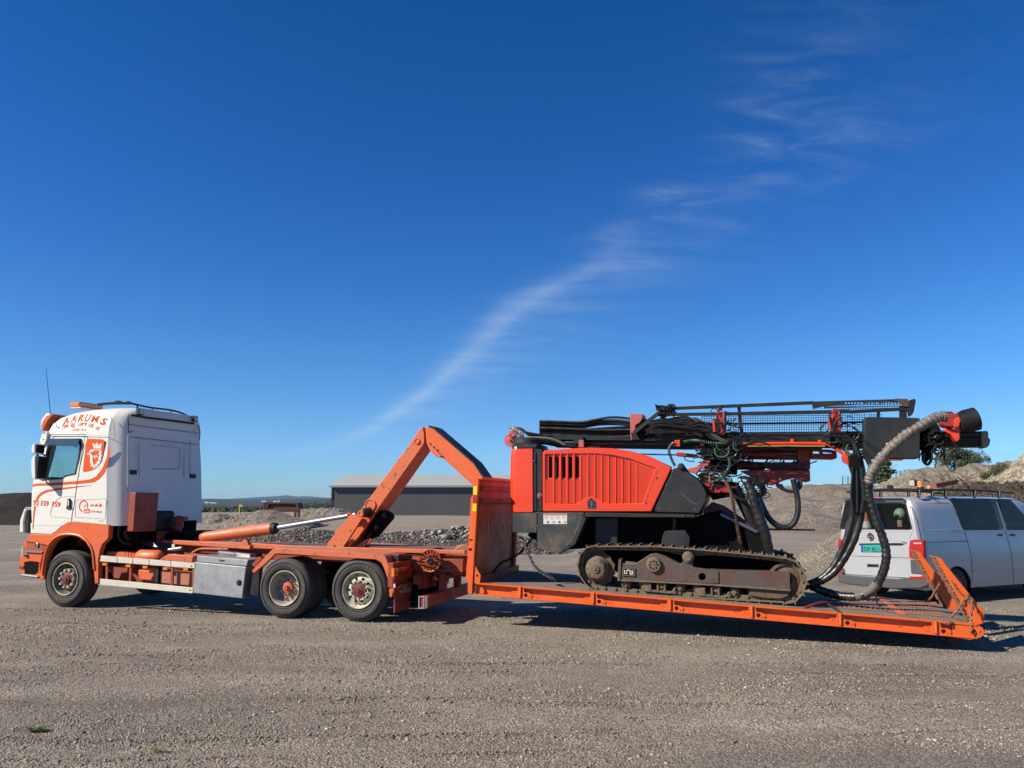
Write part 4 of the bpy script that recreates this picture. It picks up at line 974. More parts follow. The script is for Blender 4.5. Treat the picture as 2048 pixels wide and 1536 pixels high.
# rear wall details (plane s = rear)
SR = F.S(241, 950, 0)[0]
def EP(pts, s_=None): return [F.E(u, v, s_ or SR) for u, v in pts]
for pts in ([(259, 940), (273, 940), (273, 949), (259, 949)], [(379, 948), (391, 948.5), (391, 957), (379, 956.5)]): obj('vent_plate', MB().prismE(EP(pts), SR, SR+.012), BLACK, cab)
pl = MB()
for ln in ([(255, 870), (255, 1040)], [(278, 885), (278, 1000)], [(368, 890), (368, 1000)], [(303, 890), (355, 895), (360, 900), (358, 938), (305, 938)], [(290, 965), (385, 970)], [(290, 978), (362, 980)], [(315, 996), (335, 997), (350, 1005)], [(380, 880), (380, 1050)]):
    pl.tube([(SR+.002, *F.E(u, v, SR)) for u, v in ln], .007, 4, smooth=False)
obj('pressed_line', pl, MC['panel_shade'], cab, kind='stuff')
s2 = SR+.004; seam = MB()
for ln in ([(257, 873), (398, 889)], [(258, 849), (398, 866)]): seam.tube([(s2, *F.E(u, v, s2)) for u, v in ln], .009, 4, smooth=False)
obj('roof_seam', seam, paint('tan_sealant', (.30, .25, .18), .7), cab, kind='stuff')
# roof hardware
rb = MB()
def EPt(u, v, s_): q = F.E(u, v, s_); return Vector((s_, q[0], q[1]))
s3 = SR-.02
rb.tube([EPt(262, 830, s3), EPt(275, 832, s3), EPt(300, 836, s3), EPt(335, 840, s3), EPt(388, 847, s3)], .022, 6, sub=2)
obj('lamp_bar', rb, BLACK, cab)
for (u, v) in ((281, 824), (390, 838)):
    p = EPt(u, v, s3); m = MB().box(p+Vector((-.06, -.07, -.06)), p+Vector((.03, .07, .07))); lm = obj('work_lamp', m, GREY, cab, bev=.012)
    obj('lens', MB().box(p+Vector((.031, -.055, -.045)), p+Vector((.038, .055, .055))), WLENS, lm)
rr_ = MB()
a0 = P(195, 808, .5); 
rr_.tube([P(196, 809, .45), P(225, 806.5, .5), P(262, 806.5, .62)], .028, 6); rr_.tube([P(262, 806.5, .62), EPt(300, 815, SR-.5), EPt(350, 822, SR-.5), EPt(388, 837, SR-.3)], .022, 6)
for (u, v, s_) in ((275, 811, SR-.5), (305, 818, SR-.5), (342, 823, SR-.5), (366, 828, SR-.45)): p = EPt(u, v, s_); rr_.cyl(p, p-Vector((0, 0, .14)), .018, seg=6)
rr_.box(P(229, 806, .52), P(236, 801, .52)+Vector((0, .12, 0))); rr_.box(P(252, 806, .6), P(256, 802, .6)+Vector((0, .05, 0)))
obj('roof_rail', rr_, BLACK, cab, kind='stuff')
cb = MB(); cb.tube([EPt(258, 828, s3), EPt(256, 835, s3+.02), EPt(257, 850, s3+.02), EPt(257, 864, s3+.02), EPt(266, 862, s3+.03)], .01, 5); cb.tube([EPt(396, 850, s3), EPt(400, 862, s3+.02), EPt(399, 880, s3+.02)], .01, 5); obj('cable', cb, BLACK, cab, kind='stuff')
bar_ = MB(); p = P(140, 809, .42); bar_.box(p+Vector((-.02, 0, -.05)), p+Vector((.24, .62, .05))); b_ = obj('beacon_bar', bar_, AMBER, cab, bev=.02)
obj('beacon_base', MB().box(p+Vector((-.0, .02, -.075)), p+Vector((.26, 1.2, -.052))), OLDWHITE, cab)
an = MB(); an.cyl(P(101, 829, .25), P(92, 736, .25), .008, .004, seg=5); obj('antenna', an, BLACK, cab)
wt = MB(); wt.tube([P(102, 838, -.0), P(103, 846, -.02), P(107, 847, -.03)], .008, 5); obj('antenna_cable', wt, BLACK, cab)

# ---- orange bumper and wing
arch = [(187, 1140), (186, 1120), (181, 1100), (170, 1083), (155, 1074), (138, 1071), (122, 1074), (108, 1084), (98, 1100), (92, 1120), (88, 1158)]
wing = [(56, 1072), (61, 1068.5), (104, 1069), (119, 1057.5), (128, 1048), (136, 1043.5), (150, 1042.5), (176, 1045), (218, 1050), (217, 1075), (213, 1081), (205, 1088), (200, 1100), (197, 1120), (197, 1167), (189, 1168)]+arch+[(84, 1160), (80, 1158), (78, 1150), (85, 1125), (90, 1105), (98, 1092), (80, 1088), (62, 1085), (50, 1083)]
obj('front_wing', MB().prism(S(wing, -.012), -.012, .10), ORANGE, cab, bev=.012)
ar_in = MB(); 
archw = S([(188, 1160)]+arch, .1)
for i in range(len(archw)-1):
    a, b = archw[i], archw[i+1]; ar_in.add([(a[0], .1, a[1]), (b[0], .1, b[1]), (b[0], .65, b[1]), (a[0], .65, a[1])], [(0, 1, 2, 3)])
obj('wheel_arch', ar_in, BLACK, cab)
bead = [(187, 1140), (183, 1102), (171, 1082), (156, 1072), (138, 1069), (121, 1072), (106, 1082), (96, 1098), (90, 1120), (86, 1150)]
obj('arch_flare', MB().tube([P(u+ (1 if u > 140 else -1)*1.5, v-1, -.02) for u, v in bead], .022, 8, sub=3), ORANGE, cab)
bump = S([(43, 1088), (47, 1081), (55, 1073), (80, 1071), (92, 1092), (86, 1108), (80, 1128), (80, 1158), (62, 1155), (43, 1150), (36, 1146), (36, 1114), (42, 1110)], .0)
obj('bumper', MB().prism(bump, .02, CW-.02, ), CORDARK if False else ORANGE, cab, bev=.03)
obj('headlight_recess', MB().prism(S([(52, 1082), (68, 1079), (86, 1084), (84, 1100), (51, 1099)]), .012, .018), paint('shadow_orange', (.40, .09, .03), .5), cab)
for (u, v, r, mt) in ((75, 1090, .04, CHROME), (53, 1111, .035, ORANGE)):
    p = P(u, v, .01); l = obj('lamp_ring', MB().lathe([(r, .0), (r, -.02), (r*.8, -.024), (r*.75, -.01)], p, 'n', 16), mt, cab); obj('lamp_glass', MB().lathe([(0, -.014), (r*.75, -.010)], p, 'n', 16), WLENS if mt == CHROME else BLACK, l)
obj('chrome_strip', MB().bar(P(49, 1102, .0), P(85, 1104.5, -.0), .03, .03), CHROME, cab)
obj('marker_lamp', MB().prism(S([(42, 1094), (46, 1092), (46, 1110), (41, 1111)]), .01, .06), WLENS, cab)
obj('step_well', MB().prism(S([(47, 1124), (60, 1122), (76, 1124), (74, 1145), (66, 1149), (48, 1147)]), .012, .018), DARK, cab)
obj('tow_eye', MB().box(P(38, 1132, 0), P(46, 1137, 0)+Vector((0, .04, 0))), CORDARK, cab)
obj('chrome_pipe', MB().cyl(P(44, 1150, -.02), P(76, 1154, -.02), .022, seg=10), CHROME, cab)
obj('flag_label', MB().prism(S([(198, 1041), (207, 1041.5), (207, 1043), (198, 1042.5)]), -.003, -.001), paint('gold_label', (.45, .33, .05), .4), cab)

# ---- chassis
ch = MB()
for n0 in (.82, 1.66): ch.prism(S([(180, 1078), (300, 1088), (925, 1112), (925, 1132), (300, 1112), (180, 1105)], n0), n0, n0+.06)
for u in (300, 420, 520, 640, 790, 900): p = P(u, 1110, .9); ch.box(p+Vector((-.05, 0, -.06)), p+Vector((.05, .8, .08)))
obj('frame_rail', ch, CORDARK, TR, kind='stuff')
tf = MB()
for n0 in (.72, 1.76): tf.prism(S([(322, 1080), (460, 1084), (600, 1092), (930, 1101), (930, 1109), (600, 1101), (460, 1095), (322, 1090)], n0), n0, n0+.1)
obj('lift_frame', tf, DORANGE, TR, bev=.01, kind='stuff')
obj('lift_frame_tube', MB().prism(S([(342, 1080), (455, 1087), (500, 1091), (500, 1099), (455, 1096), (342, 1088)], .5), .5, .62), DORANGE, TR, bev=.01)
fl = MB().prism(S([(430, 1086), (560, 1089), (930, 1097), (930, 1103), (560, 1099), (430, 1097)], .95), .95, 1.6); obj('hook_bed', fl, paint('worn_brown', (.22, .10, .06), .7, dirt=.6, scale=4), TR)
# lug
obj('lug', MB().prism(S([(484, 1093), (488, 1080), (493, 1078), (497, 1082), (500, 1094)], .7), .66, .74), DORANGE, TR)
# dark mass behind cab / gearbox / engine
dk = MB(); a = F.S(214, 1052, .4); b = F.S(392, 1100, .5)
dk.box((a[0]-.3, .45, b[1]-.15), (SR+.10, 2.1, a[1]+.08)); dk.box((SR-2.0, .7, .45), (SR-.5, 1.8, 1.1))
obj('engine_block', dk, DARK, TR, kind='stuff')
# hydraulic tank
TN = .06; p = F.S(259.5, 985, TN); p2 = F.S(265, 1063, TN); q = F.E(314, 1000, p2[0])[0]
ht = obj('hydraulic_tank', MB().prismE([(TN, p2[1]), (TN+.58, p2[1]-.02), (TN+.60, p[1]), (TN, p[1])], p[0], p2[0]+.02), CORDARK, TR, bev=.012, label='upright orange hydraulic tank')
obj('tank_leg', MB().box((p2[0]-.05, .75, p2[1]-.28), (p2[0]+.04, .98, p2[1]-.02)), CORDARK, TR)
bt = MB(); s4 = p2[0]+.02
for (u, v) in ((278, 1024), (285, 1024), (280, 1035)):
    bt.cyl(EPt(u, v, s4), EPt(u, v, s4)+Vector((.008, 0, 0)), .01, seg=6)
obj('bolt', bt, DARK, ht, kind='stuff')
# black filter tank and valves behind it
s5 = SR+.35; A = EPt(314, 1022, s5); B = EPt(350, 1062, s5)
obj('air_filter', MB().box((s5-.25, A.y, B.z), (s5, B.y, A.z)), BLACK, TR, bev=.05)
A = EPt(354, 1035, s5+.15); vb = MB(); vb.tube([A, EPt(358, 1050, s5+.15), EPt(352, 1062, s5+.15)], .09, 8); vb.box(EPt(355, 1033, s5+.1), EPt(376, 1042, s5+.25)); obj('valve_block', vb, CORDARK, TR, bev=.01, kind='stuff')
dm = MB(); dm.box((s5-.2, .9, 1.0), (s5+.25, 2.2, EPt(380, 1062, s5).z)); obj('pump_housing', dm, DARK, TR, bev=.04)
hs_ = MB()
hs_.tube([P(252, 1040, .3), P(240, 1052, .25), P(237, 1072, .25), P(246, 1085, .3), P(262, 1090, .4)], .022, 7)
hs_.tube([P(258, 1055, .35), P(250, 1066, .35), P(256, 1080, .4)], .03, 7)
for k in range(5): hs_.tube([P(240+k*4, 1062+k*3, .5), P(262+k*5, 1088, .5), P(300+k*8, 1084+k*3, .5), P(350, 1090+k*2, .5)], .012, 5)
hs_.tube([P(385, 1104, .4), P(395, 1100, .4), P(410, 1096, .4), P(455, 1097, .4)], .02, 6); obj('air_hose', hs_, HOSE, TR, kind='stuff')
obj('hydraulic_pipe', MB().tube([P(384, 1106, .35), P(396, 1099, .35), P(410, 1097.5, .35), P(456, 1098, .35)], .018, 7), DORANGE, TR)
obj('damper', MB().cyl(P(338, 1100, .38), P(364, 1096, .38), .035, seg=12), CHROME, TR)
# side tanks and boxes
obj('air_tank', MB().lathe([(0, 0), (.09, .02), (.13, .08), (.13, .50), (.09, .56), (0, .58)], P(274, 1113, .22), 's', 16), ORANGE, TR)
obj('valve_box', MB().prism(S([(213, 1103), (250, 1104), (252, 1117), (213, 1115)], .15), .15, .5), ORANGE, TR, bev=.01)
rbm = MB()
for k in range(3): rbm.box(P(252+k*6, 1105+k, .15), P(256+k*6, 1115+k, .15)+Vector((0, .2, 0)))
obj('tank_ribs', rbm, ORANGE, TR, kind='stuff')
obj('battery_cover', MB().prism(S([(320, 1120), (340, 1108), (390, 1112), (388, 1125)], .2), .15, .6), DORANGE, TR, bev=.01)
obj('filler_cap', MB().cyl(P(360, 1112, .3), P(360, 1106, .3), .07, seg=12), BLACK, TR)
obj('bracket_box', MB().prism(S([(213, 1132), (258, 1134), (256, 1145), (245, 1146), (240, 1158), (228, 1156), (222, 1143), (213, 1142)], .12), .1, .3), CORDARK, TR, bev=.01)
obj('washer_tank', MB().prism(S([(276, 1138), (312, 1139), (310, 1152), (304, 1163), (280, 1161), (276, 1150)], .12), .1, .42), ORANGE, TR, bev=.03)
obj('battery_box', MB().prism(S([(320, 1140), (380, 1146), (378, 1172), (320, 1166)], .12), .12, .6), paint('pinkish_orange', (.52, .17, .10), .5, dirt=.4, scale=4), TR, bev=.012)
obj('black_pillar', MB().prism(S([(313, 1125), (319, 1125), (317, 1166), (311, 1165)], .1), .08, .2), BLACK, TR)
obj('inner_panel', MB().prism(S([(200, 1112), (390, 1126), (388, 1180), (200, 1158)], .62), .62, .66), CORDARK, TR)
# side guards
gr_u = [196, 234.5, 265.5, 298.5, 341.5, 390]
def lerp(a, b, t): return a+(b-a)*t
for i in range(5):
    u0, u1 = gr_u[i]+.5, gr_u[i+1]-.5; t0, t1 = (u0-196)/194, (u1-196)/194
    obj('guard_panel', MB().prism(S([(u0, lerp(1110.5, 1126, t0)), (u1, lerp(1110.5, 1126, t1)), (u1, lerp(1122.5, 1137, t1)), (u0, lerp(1122.5, 1137, t0))], .01), .01, .04), OLDWHITE, TR, bev=.004)
obj('lower_guard', MB().prism(S([(194, 1157), (386, 1175.5), (385, 1187), (194, 1169)], .01), .01, .04), OLDWHITE, TR, bev=.004)
for (u, v) in ((209, 1128.5), (256, 1132), (289.5, 1134.5), (330, 1137.5), (371, 1138.5)):
    obj('side_marker', MB().box(P(u-5, v+2.5, .02), P(u+5, v-2.5, .02)+Vector((0, .02, 0))), AMBER, TR, bev=.004)
gb = MB()
for (u, v0, v1) in ((215, 1122, 1160), (262, 1126, 1164), (345, 1134, 1172), (388, 1124, 1186)): gb.bar(P(u, v0, .05), P(u-1, v1, .05), .03, .05)
obj('guard_post', gb, CORDARK, TR, kind='stuff')
nt_ = MB()
for (u, v) in ((200, 1116.5), (383, 1132), (198, 1162), (380, 1180)): p = P(u, v, .01); nt_.cyl(p, p-Vector((0, .008, 0)), .012, seg=6)
obj('bolt', nt_, DARK, TR, kind='stuff')
# tool box
tb = obj('tool_box', MB().prism(S([(388, 1124), (492, 1134), (484, 1197), (385, 1186)], .02), .02, .55), ALU, TR, bev=.01)
obj('tool_box_lid', MB().prism(S([(394, 1111), (496, 1120), (493, 1132.5), (393, 1123)], .04), .04, .53), ALU, TR, bev=.008)
p = P(478, 1165, .02); hh = MB().lathe([(0, -.03), (.03, -.028), (.05, -.01), (.052, 0)], p, 'n', 16); obj('latch', hh, BLACK, tb)
rv_ = MB()
for i in range(6): q = P(398+i*15, 1183+i*1.7, .02); rv_.cyl(q, q-Vector((0, .006, 0)), .01, seg=6)
obj('rivet', rv_, ALU, tb, kind='stuff')
obj('lid_label', MB().prism(S([(439, 1119.5), (449, 1120.2), (449, 1122.6), (439, 1122)], .04), .033, .039), BLACK, TR)
sb = MB(); p = P(438, 1110, .6)
sb.prism(S([(436, 1102), (500, 1108), (500, 1117), (436, 1110)], .5), .5, .7); obj('upper_step', sb, ALU, TR, bev=.006)
obj('mudflap', MB().prism(S([(502, 1144), (520, 1128), (516, 1192), (497, 1189)], .1), .1, .13), BLACK, TR)
# rear mudguard
outr = [(503, 1142.5), (524, 1120), (544, 1099.5), (552, 1096.5), (650, 1101), (764, 1108.5), (770, 1112), (777, 1130), (788, 1165), (790, 1172), (783, 1195), (779, 1194)]
innr = [(778, 1180), (780, 1170), (766, 1132), (760, 1122), (752, 1119), (650, 1113), (556, 1107), (550, 1108.5), (530, 1128), (508, 1146)]
mg = MB(); o1 = S(outr+innr, -.01); mg.prism(o1, -.01, .06); obj('mudguard', mg, DORANGE, TR, bev=.006)
mt = MB(); oo = S([(544, 1099.5), (552, 1096.5), (650, 1101), (764, 1108.5), (770, 1112), (777, 1130), (788, 1165)], .06)
for i in range(len(oo)-1):
    a, b = oo[i], oo[i+1]; d = Vector((b[0]-a[0], b[1]-a[1])).normalized(); nn = Vector((d.y, -d.x))*.012
    mt.add([(a[0], .061, a[1]), (b[0], .061, b[1]), (b[0], .62, b[1]), (a[0], .62, a[1]), (a[0]+nn.x, .061, a[1]+nn.y), (b[0]+nn.x, .061, b[1]+nn.y), (b[0]+nn.x, .62, b[1]+nn.y), (a[0]+nn.x, .62, a[1]+nn.y)], [(0, 1, 2, 3), (7, 6, 5, 4), (0, 4, 5, 1), (2, 6, 7, 3), (1, 5, 6, 2), (0, 3, 7, 4)])
obj('mudguard_top', mt, DORANGE, TR, kind='stuff'); mt2 = MB(); mt2.v = [Vector((v.x, 2.54-v.y, v.z)) for v in mt.v]; mt2.f = mt.f; obj('far_mudguard', mt2, DORANGE, TR, kind='stuff')
obj('side_reflector', MB().prism(S([(503, 1129), (518, 1113), (524, 1117), (509, 1135)], .0), .0, .03), CORDARK, TR, bev=.004)
# ---- lift cylinders
def lift(n, du, dv):
    b = MB(); A = P(400+du, 1075.5+dv, n); B = P(545+du, 1057+dv, n); m = A.lerp(B, .08)
    b.cyl(A, m, .065, .10, seg=22); b.cyl(m, B, .10, .112, seg=22); c = obj('lift_cylinder', b, DORANGE, TR)
    d = (B-A).normalized(); obj('cylinder_head', MB().cyl(B+d*.001, B+d*.09, .115, .10, seg=22), BLACK, c)
    obj('piston_rod', MB().cyl(B+d*.05, P(712+du*.2, 1029+dv*.2, n), .042, seg=28), CHROME, TR)
lift(.86, 0, 0); lift(1.58, 0, 0)
# ---- hook arm
arm = S([(840, 856), (846, 853.5), (849, 868), (849, 886), (838, 903), (752, 1024), (702, 1098), (668, 1098), (716, 1026), (724, 1016), (819, 888)], .98)
AM = obj('hook_arm', MB().prism(arm, .98, 1.46), DORANGE, TR, bev=.012)
for (u, v, r) in ((834.5, 882.5, .055), (741, 1010, .11)):
    p = P(u, v, .98); obj('boss', MB().lathe([(r, .0), (r, -.02), (r*.85, -.022), (r*.8, -.010), (0, -.010)], p, 'n', 24), DORANGE, AM)
obj('jib', MB().prism(S([(850, 857), (857, 852), (866, 856), (947, 926), (972, 962), (966, 985), (947, 971), (852, 886)], 1.0), 1.0, 1.44), CLEANOR if False else ORANGE, TR, bev=.012)
obj('jib_cap', MB().prism(S([(858, 850.5), (866, 853.5), (947.5, 923.5), (974, 961), (972, 963), (946.5, 926.5), (866, 857), (857, 853)], 1.0), .985, 1.455), BLACK, TR)
obj('jib_bracket', MB().prism(S([(853, 886), (857, 886), (884, 911), (880, 915), (874, 914), (861, 903), (858, 896)], .97), .96, 1.48), DORANGE, TR, bev=.008)
hh_ = MB()
for (u, v) in ((860.5, 888.5), (868, 895), (875, 901)): p = P(u, v, .998); hh_.cyl(p, p-Vector((0, .006, 0)), .02, seg=10)
obj('bolt_hole', hh_, DARK, TR, kind='stuff')
hk = MB(); hk.prism(S([(955, 945), (972, 950), (976, 968), (968, 980), (962, 990), (952, 985), (962, 975), (964, 965), (955, 960)], 1.18), 1.16, 1.30); obj('hook', hk, ORANGE, TR, bev=.01)
br = S([(654, 1087), (670, 1069), (667.5, 1067), (703, 1029), (713, 1030), (724, 1037), (684, 1098), (656, 1098)], .74)
hole = [disc_pts(F.S(670, 1094, .74), .03, 12)]
for n0 in (.74, 1.70): obj('arm_bracket', MB().prism(br, n0, n0+.06, hole), DORANGE, TR, bev=.006)
p = P(721, 1027, .70); obj('pivot_pin', MB().lathe([(0, -.0), (.025, 0), (.03, -.01), (.055, -.01), (.06, 0), (.06, 1.1), (0, 1.1)], p, 'n', 20), DORANGE, TR)
obj('pivot_sleeve', MB().cyl(P(727, 1026, .8), P(737, 1024, .8)+Vector((0, .1, 0)), .085, seg=18), BLACK, TR)
p = P(698, 1030, .78); obj('lug_eye', MB().lathe([(.02, 0), (.045, 0), (.045, .05), (.02, .05)], p, 'n', 14), DORANGE, TR)
wedge = MB().prism(S([(712, 1092), (738, 1076), (726, 1096), (704, 1098)], .9), .9, .97); obj('wedge', wedge, DORANGE, TR)
wedge = MB().prism(S([(690, 1093), (703, 1078), (708, 1082), (700, 1096)], .85), .82, .90); obj('catch', wedge, DORANGE, TR)
bk = MB().prism(S([(746, 1018), (768, 1026), (772, 1036), (738, 1076), (722, 1080)], 1.0), 1.05, 1.4); obj('arm_back', bk, DARK, TR, bev=.02)
# ---- rear of the chassis
sr = F.S(788, 1150, .0)[0]
def RE(u, v, s_=None): return F.E(u, v, sr if s_ is None else s_)
def rearbox(name, u0, v0, u1, v1, s0, s1, mat, par=TR, bev=.008, **k):
    (na, za), (nb, zb) = RE(u0, v0, s0), RE(u1, v1, s0); return obj(name, MB().box((s0-(s1), na, za), (s0, nb, zb)), mat, par, bev=bev, **k)
rearbox('lamp_bracket', 787, 1126, 838, 1163, sr, .10, CORDARK)
tl = rearbox('tail_lamp', 790, 1137, 820, 1153, sr+.05, .06, REDL); rearbox('indicator', 788.5, 1137, 796, 1152, sr+.052, .05, AMBER, bev=.003); rearbox('reverse_lamp', 823, 1139, 834, 1152, sr+.05, .06, paint('pinkish_lens', (.35, .08, .07), .2, coat=1))
rearbox('upper_box', 797, 1109, 822, 1129, sr-.1, .3, CORDARK); rearbox('junction_box', 798, 1111, 815, 1124, sr-.06, .2, BLACK)
rearbox('plate_holder', 791, 1164, 828, 1190, sr, .03, CORDARK); pt = rearbox('number_plate', 800, 1169, 826, 1181, sr+.01, .008, paint('aged_plate', (.42, .30, .20), .5), bev=0)
tt = MB(); a, b = RE(801.5, 1180, sr+.012), RE(824.5, 1178.5, sr+.012)
vs, fs = text_mb('ZP 2652', 1, .01); x1 = max(v[0] for v in vs); tt.add([(sr+.013, a[0]+(b[0]-a[0])*x/x1, a[1]+y/.7*.11) for x, y in vs], fs); obj('plate_lettering', tt, BLACK, TR, fix=False)
mk = MB().lathe([(0, .05), (.04, .045), (.05, 0), (.05, -.05)], P(793, 1174, .12)+Vector((.02, 0, 0)), 's', 14); obj('round_lamp', mk, REDL, TR)
obj('corner_reflector', MB().prism(S([(785, 1168), (790, 1168), (790, 1175), (784, 1176)], -.02), -.02, .01), LETW, TR)
rearbox('mudflap', 790, 1190, 820, 1216, sr-.03, .02, CORDARK, bev=0)
rc = MB()
rc.box((sr-.05, .1, .72), (sr+.05, 2.4, .86)); rc.box((sr-.02, .75, .5), (sr+.25, .95, 1.1)); rc.box((sr-.02, 1.65, .5), (sr+.25, 1.85, 1.1)); rc.box((sr, 1.0, .55), (sr+.18, 1.6, .8)); rc.box((sr-.6, .72, .8), (sr+.95, .86, 1.02)); rc.box((sr-.6, 1.72, .8), (sr+.95, 1.86, 1.02))
obj('rear_crossmember', rc, CORDARK, TR, bev=.01, kind='stuff')
rn = random.Random(2); cl = MB()
for k in range(26):
    a = Vector((sr+rn.uniform(.05, .75), rn.uniform(.5, 2.0), rn.uniform(.5, 1.05))); m = rn.random()
    if m < .5: cl.box(a, a+Vector((rn.uniform(.04, .18), rn.uniform(.04, .2), rn.uniform(.04, .16))))
    else: cl.cyl(a, a+Vector((rn.uniform(-.2, .2), rn.uniform(-.3, .3), rn.uniform(-.1, .1))), rn.uniform(.02, .05), seg=8)
obj('coupling_parts', cl, CORDARK, TR, bev=.004, kind='stuff')
ho = MB()
for k in range(12):
    a = Vector((sr+rn.uniform(-.1, .5), rn.uniform(.3, 1.4), rn.uniform(.8, 1.12))); ho.tube([a, a+Vector((.2, .1, rn.uniform(-.2, .15))), a+Vector((.4, .2, rn.uniform(-.3, 0)))], .014, 5)
obj('rear_hose', ho, HOSE, TR, kind='stuff')
db = MB().box((sr-.5, .7, .3), (sr+.1, 1.8, .7)); obj('coupling_block', db, DARK, TR, bev=.03)
# roller with ribs
def roller(u, v, r, n, par):
    c = P(u, v, n); m = MB().lathe([(.05, -.0), (.055, .02), (r*.78, .05), (r*.95, .0), (r, -.01), (r+.006, .01), (r, .05), (r*.6, .11), (.08, .30)], c, 'n', 36); o_ = obj('container_roller', m, DORANGE, par)
    rb_ = MB()
    for i in range(16):
        a = 2*pi*i/16; d = Vector((cos(a), 0, sin(a))); rb_.bar(c+d*.06+Vector((0, .01, 0)), c+d*r*.93+Vector((0, .012, 0)), .008, .035, up=(0, 1, 0))
    obj('roller_rib', rb_, DORANGE, o_, kind='stuff'); obj('roller_hub', MB().lathe([(0, -.02), (.025, -.02), (.03, -.035), (.055, -.03), (.06, .03)], c, 'n', 18), BLACK, o_)
roller(860.5, 1121.5, .185, .5, TR)
c = P(925, 1112, .9); obj('tipping_roller', MB().lathe([(0, 0), (.17, 0), (.2, .03), (.2, .5), (0, .5)], c, 'n', 28), paint('rusty_roller', (.32, .15, .07), .7, dirt=.6, scale=5), TR)
obj('shaft', MB().cyl(P(868, 1122, .6), P(868, 1122, .6)+Vector((0, 1.3, 0)), .05, seg=12), CORDARK, TR)
cg = MB().prism(S([(872, 1112), (905, 1108), (922, 1118), (922, 1150), (890, 1160), (872, 1150)], .95), .95, 1.05); obj('coupling_plate', cg, CORDARK, TR, bev=.01)
# underrun bar
ub0 = P(838, 1216, .06); ub1 = P(852, 1193, .06)
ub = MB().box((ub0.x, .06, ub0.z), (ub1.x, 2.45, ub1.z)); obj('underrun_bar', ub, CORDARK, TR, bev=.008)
obj('bar_frame', MB().prism([(ub0.x-.005, ub0.z-.005), (ub1.x-.02, ub0.z-.005), (ub1.x-.02, ub1.z+.005), (ub0.x-.005, ub1.z+.005)], .04, .058, [[(ub0.x+.012, ub0.z+.012), (ub1.x-.035, ub0.z+.012), (ub1.x-.035, ub1.z-.012), (ub0.x+.012, ub1.z-.012)]]), ALU, TR)
obj('bar_reflector', MB().box((ub1.x, .05, ub0.z+.0), (ub1.x+.006, .13, ub1.z)), LETW, TR)
obj('bar_bracket', MB().box((ub0.x, .9, ub1.z), (ub1.x, 1.0, .75)).box((ub0.x, 1.6, ub1.z), (ub1.x, 1.7, .75)), CORDARK, TR, kind='stuff')
# ================================================================== ROLL-OFF PLATFORM (on the hook of the truck)
CUR[0] = F
ND = .10; WD = 2.42
_A = Vector(F.S(948, 1165, ND)); _B = Vector(F.S(1962, 1249, ND)); DL = (_B-_A).length; UX = (_B-_A)/DL; UZ = Vector((-UX.y, UX.x))
def D(d, n, h): q = _A+UX*d+UZ*h; return Vector((q.x, n, q.y))
def dof(u, v, n=ND): q = Vector(F.S(u, v, n))-_A; return q.dot(UX), q.dot(UZ)
def dbox(mb, d0, d1, n0, n1, h0, h1):
    vs = [D(d, n, h) for h in (h0, h1) for n in (n0, n1) for d in (d0, d1)]
    return mb.add(vs, [(0, 2, 3, 1), (4, 5, 7, 6), (0, 1, 5, 4), (2, 6, 7, 3), (0, 4, 6, 2), (1, 3, 7, 5)])
def dprism(mb, poly, n0, n1, holes=()):     # poly in (d,h)
    f = lambda p: tuple(_A+UX*p[0]+UZ*p[1]); return mb.prism([f(p) for p in poly], n0, n1, [[f(p) for p in h] for h in holes])
BH = abs(dof(945, 1188)[1])
print('DECK len', DL, 'beam h', BH, 'rear bottom', D(DL, ND, -BH))
PF = root('flatbed_platform', 'bright orange roll-off platform with tall headboard and folded ramps carrying the drill rig', 'platform', D(DL/2, ND+WD/2, -BH))
HB = .19
for n0, n1, o in ((ND, ND+.10, 1), (ND+WD-.10, ND+WD, -1)):
    bm_ = MB(); w0, w1 = (n0+.085, n0+.098) if o == 1 else (n1-.098, n1-.085)
    dbox(bm_, 0, DL-.05, n0, n1, -.022, -.002); dbox(bm_, 0, DL-.05, w0, w1, -HB+.014, -.022); dbox(bm_, 0, DL-.05, n0, n1, -HB, -HB+.014)
    obj('side_beam', bm_, CLEANOR, PF)
# cross members underneath
for k in range(9):
    d = .3+k*(DL-.6)/8; obj('cross_member', dbox(MB(), d-.04, d+.04, ND+.1, ND+WD-.1, -.16, -.03), CORDARK, PF)
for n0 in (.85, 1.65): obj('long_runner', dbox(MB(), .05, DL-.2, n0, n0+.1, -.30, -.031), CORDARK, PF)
# planks
PLANK = paint('weathered_plank', (.26, .22, .165), .85, dirt=.9, dcol=(.13, .11, .09), scale=3.5, bump=.3, bscale=30, fine=.3)
npl = 11; pw = (WD-.24)/npl; pr = random.Random(4)
for i in range(npl):
    n0 = ND+.12+i*pw; d0 = .10; cuts = sorted([.12, pr.uniform(2.2, 4.6), DL-.28])
    for a, b in zip(cuts[:-1], cuts[1:]):
        obj('plank', dbox(MB(), a+.004, b-.004, n0+.004, n0+pw-.004, -.03, pr.uniform(.0, .006)), PLANK, PF)
# steel gratings near the rear
gd0 = dof(1788, 1215, .8)[0]
def grating(d0, d1, n0, n1, step=.055, name='grating'):
    g = MB(); dbox(g, d0, d1, n0, n0+.02, .008, .016); dbox(g, d0, d1, n1-.02, n1, .008, .016); d = d0
    while d < d1: dbox(g, d, d+step*.55, n0+.02, n1-.02, .008, .015); d += step
    obj(name, g, RUBP, PF, kind='stuff')
for n0 in (.55, 1.45):
    grating(gd0+.12, DL-.3, n0, n0+.62); grating(gd0-.9, gd0-.02, n0+.05, n0+.5, .07)
obj('cross_strip', dbox(MB(), gd0, gd0+.10, ND+.35, ND+WD-.35, .007, .014), CLEANOR, PF)
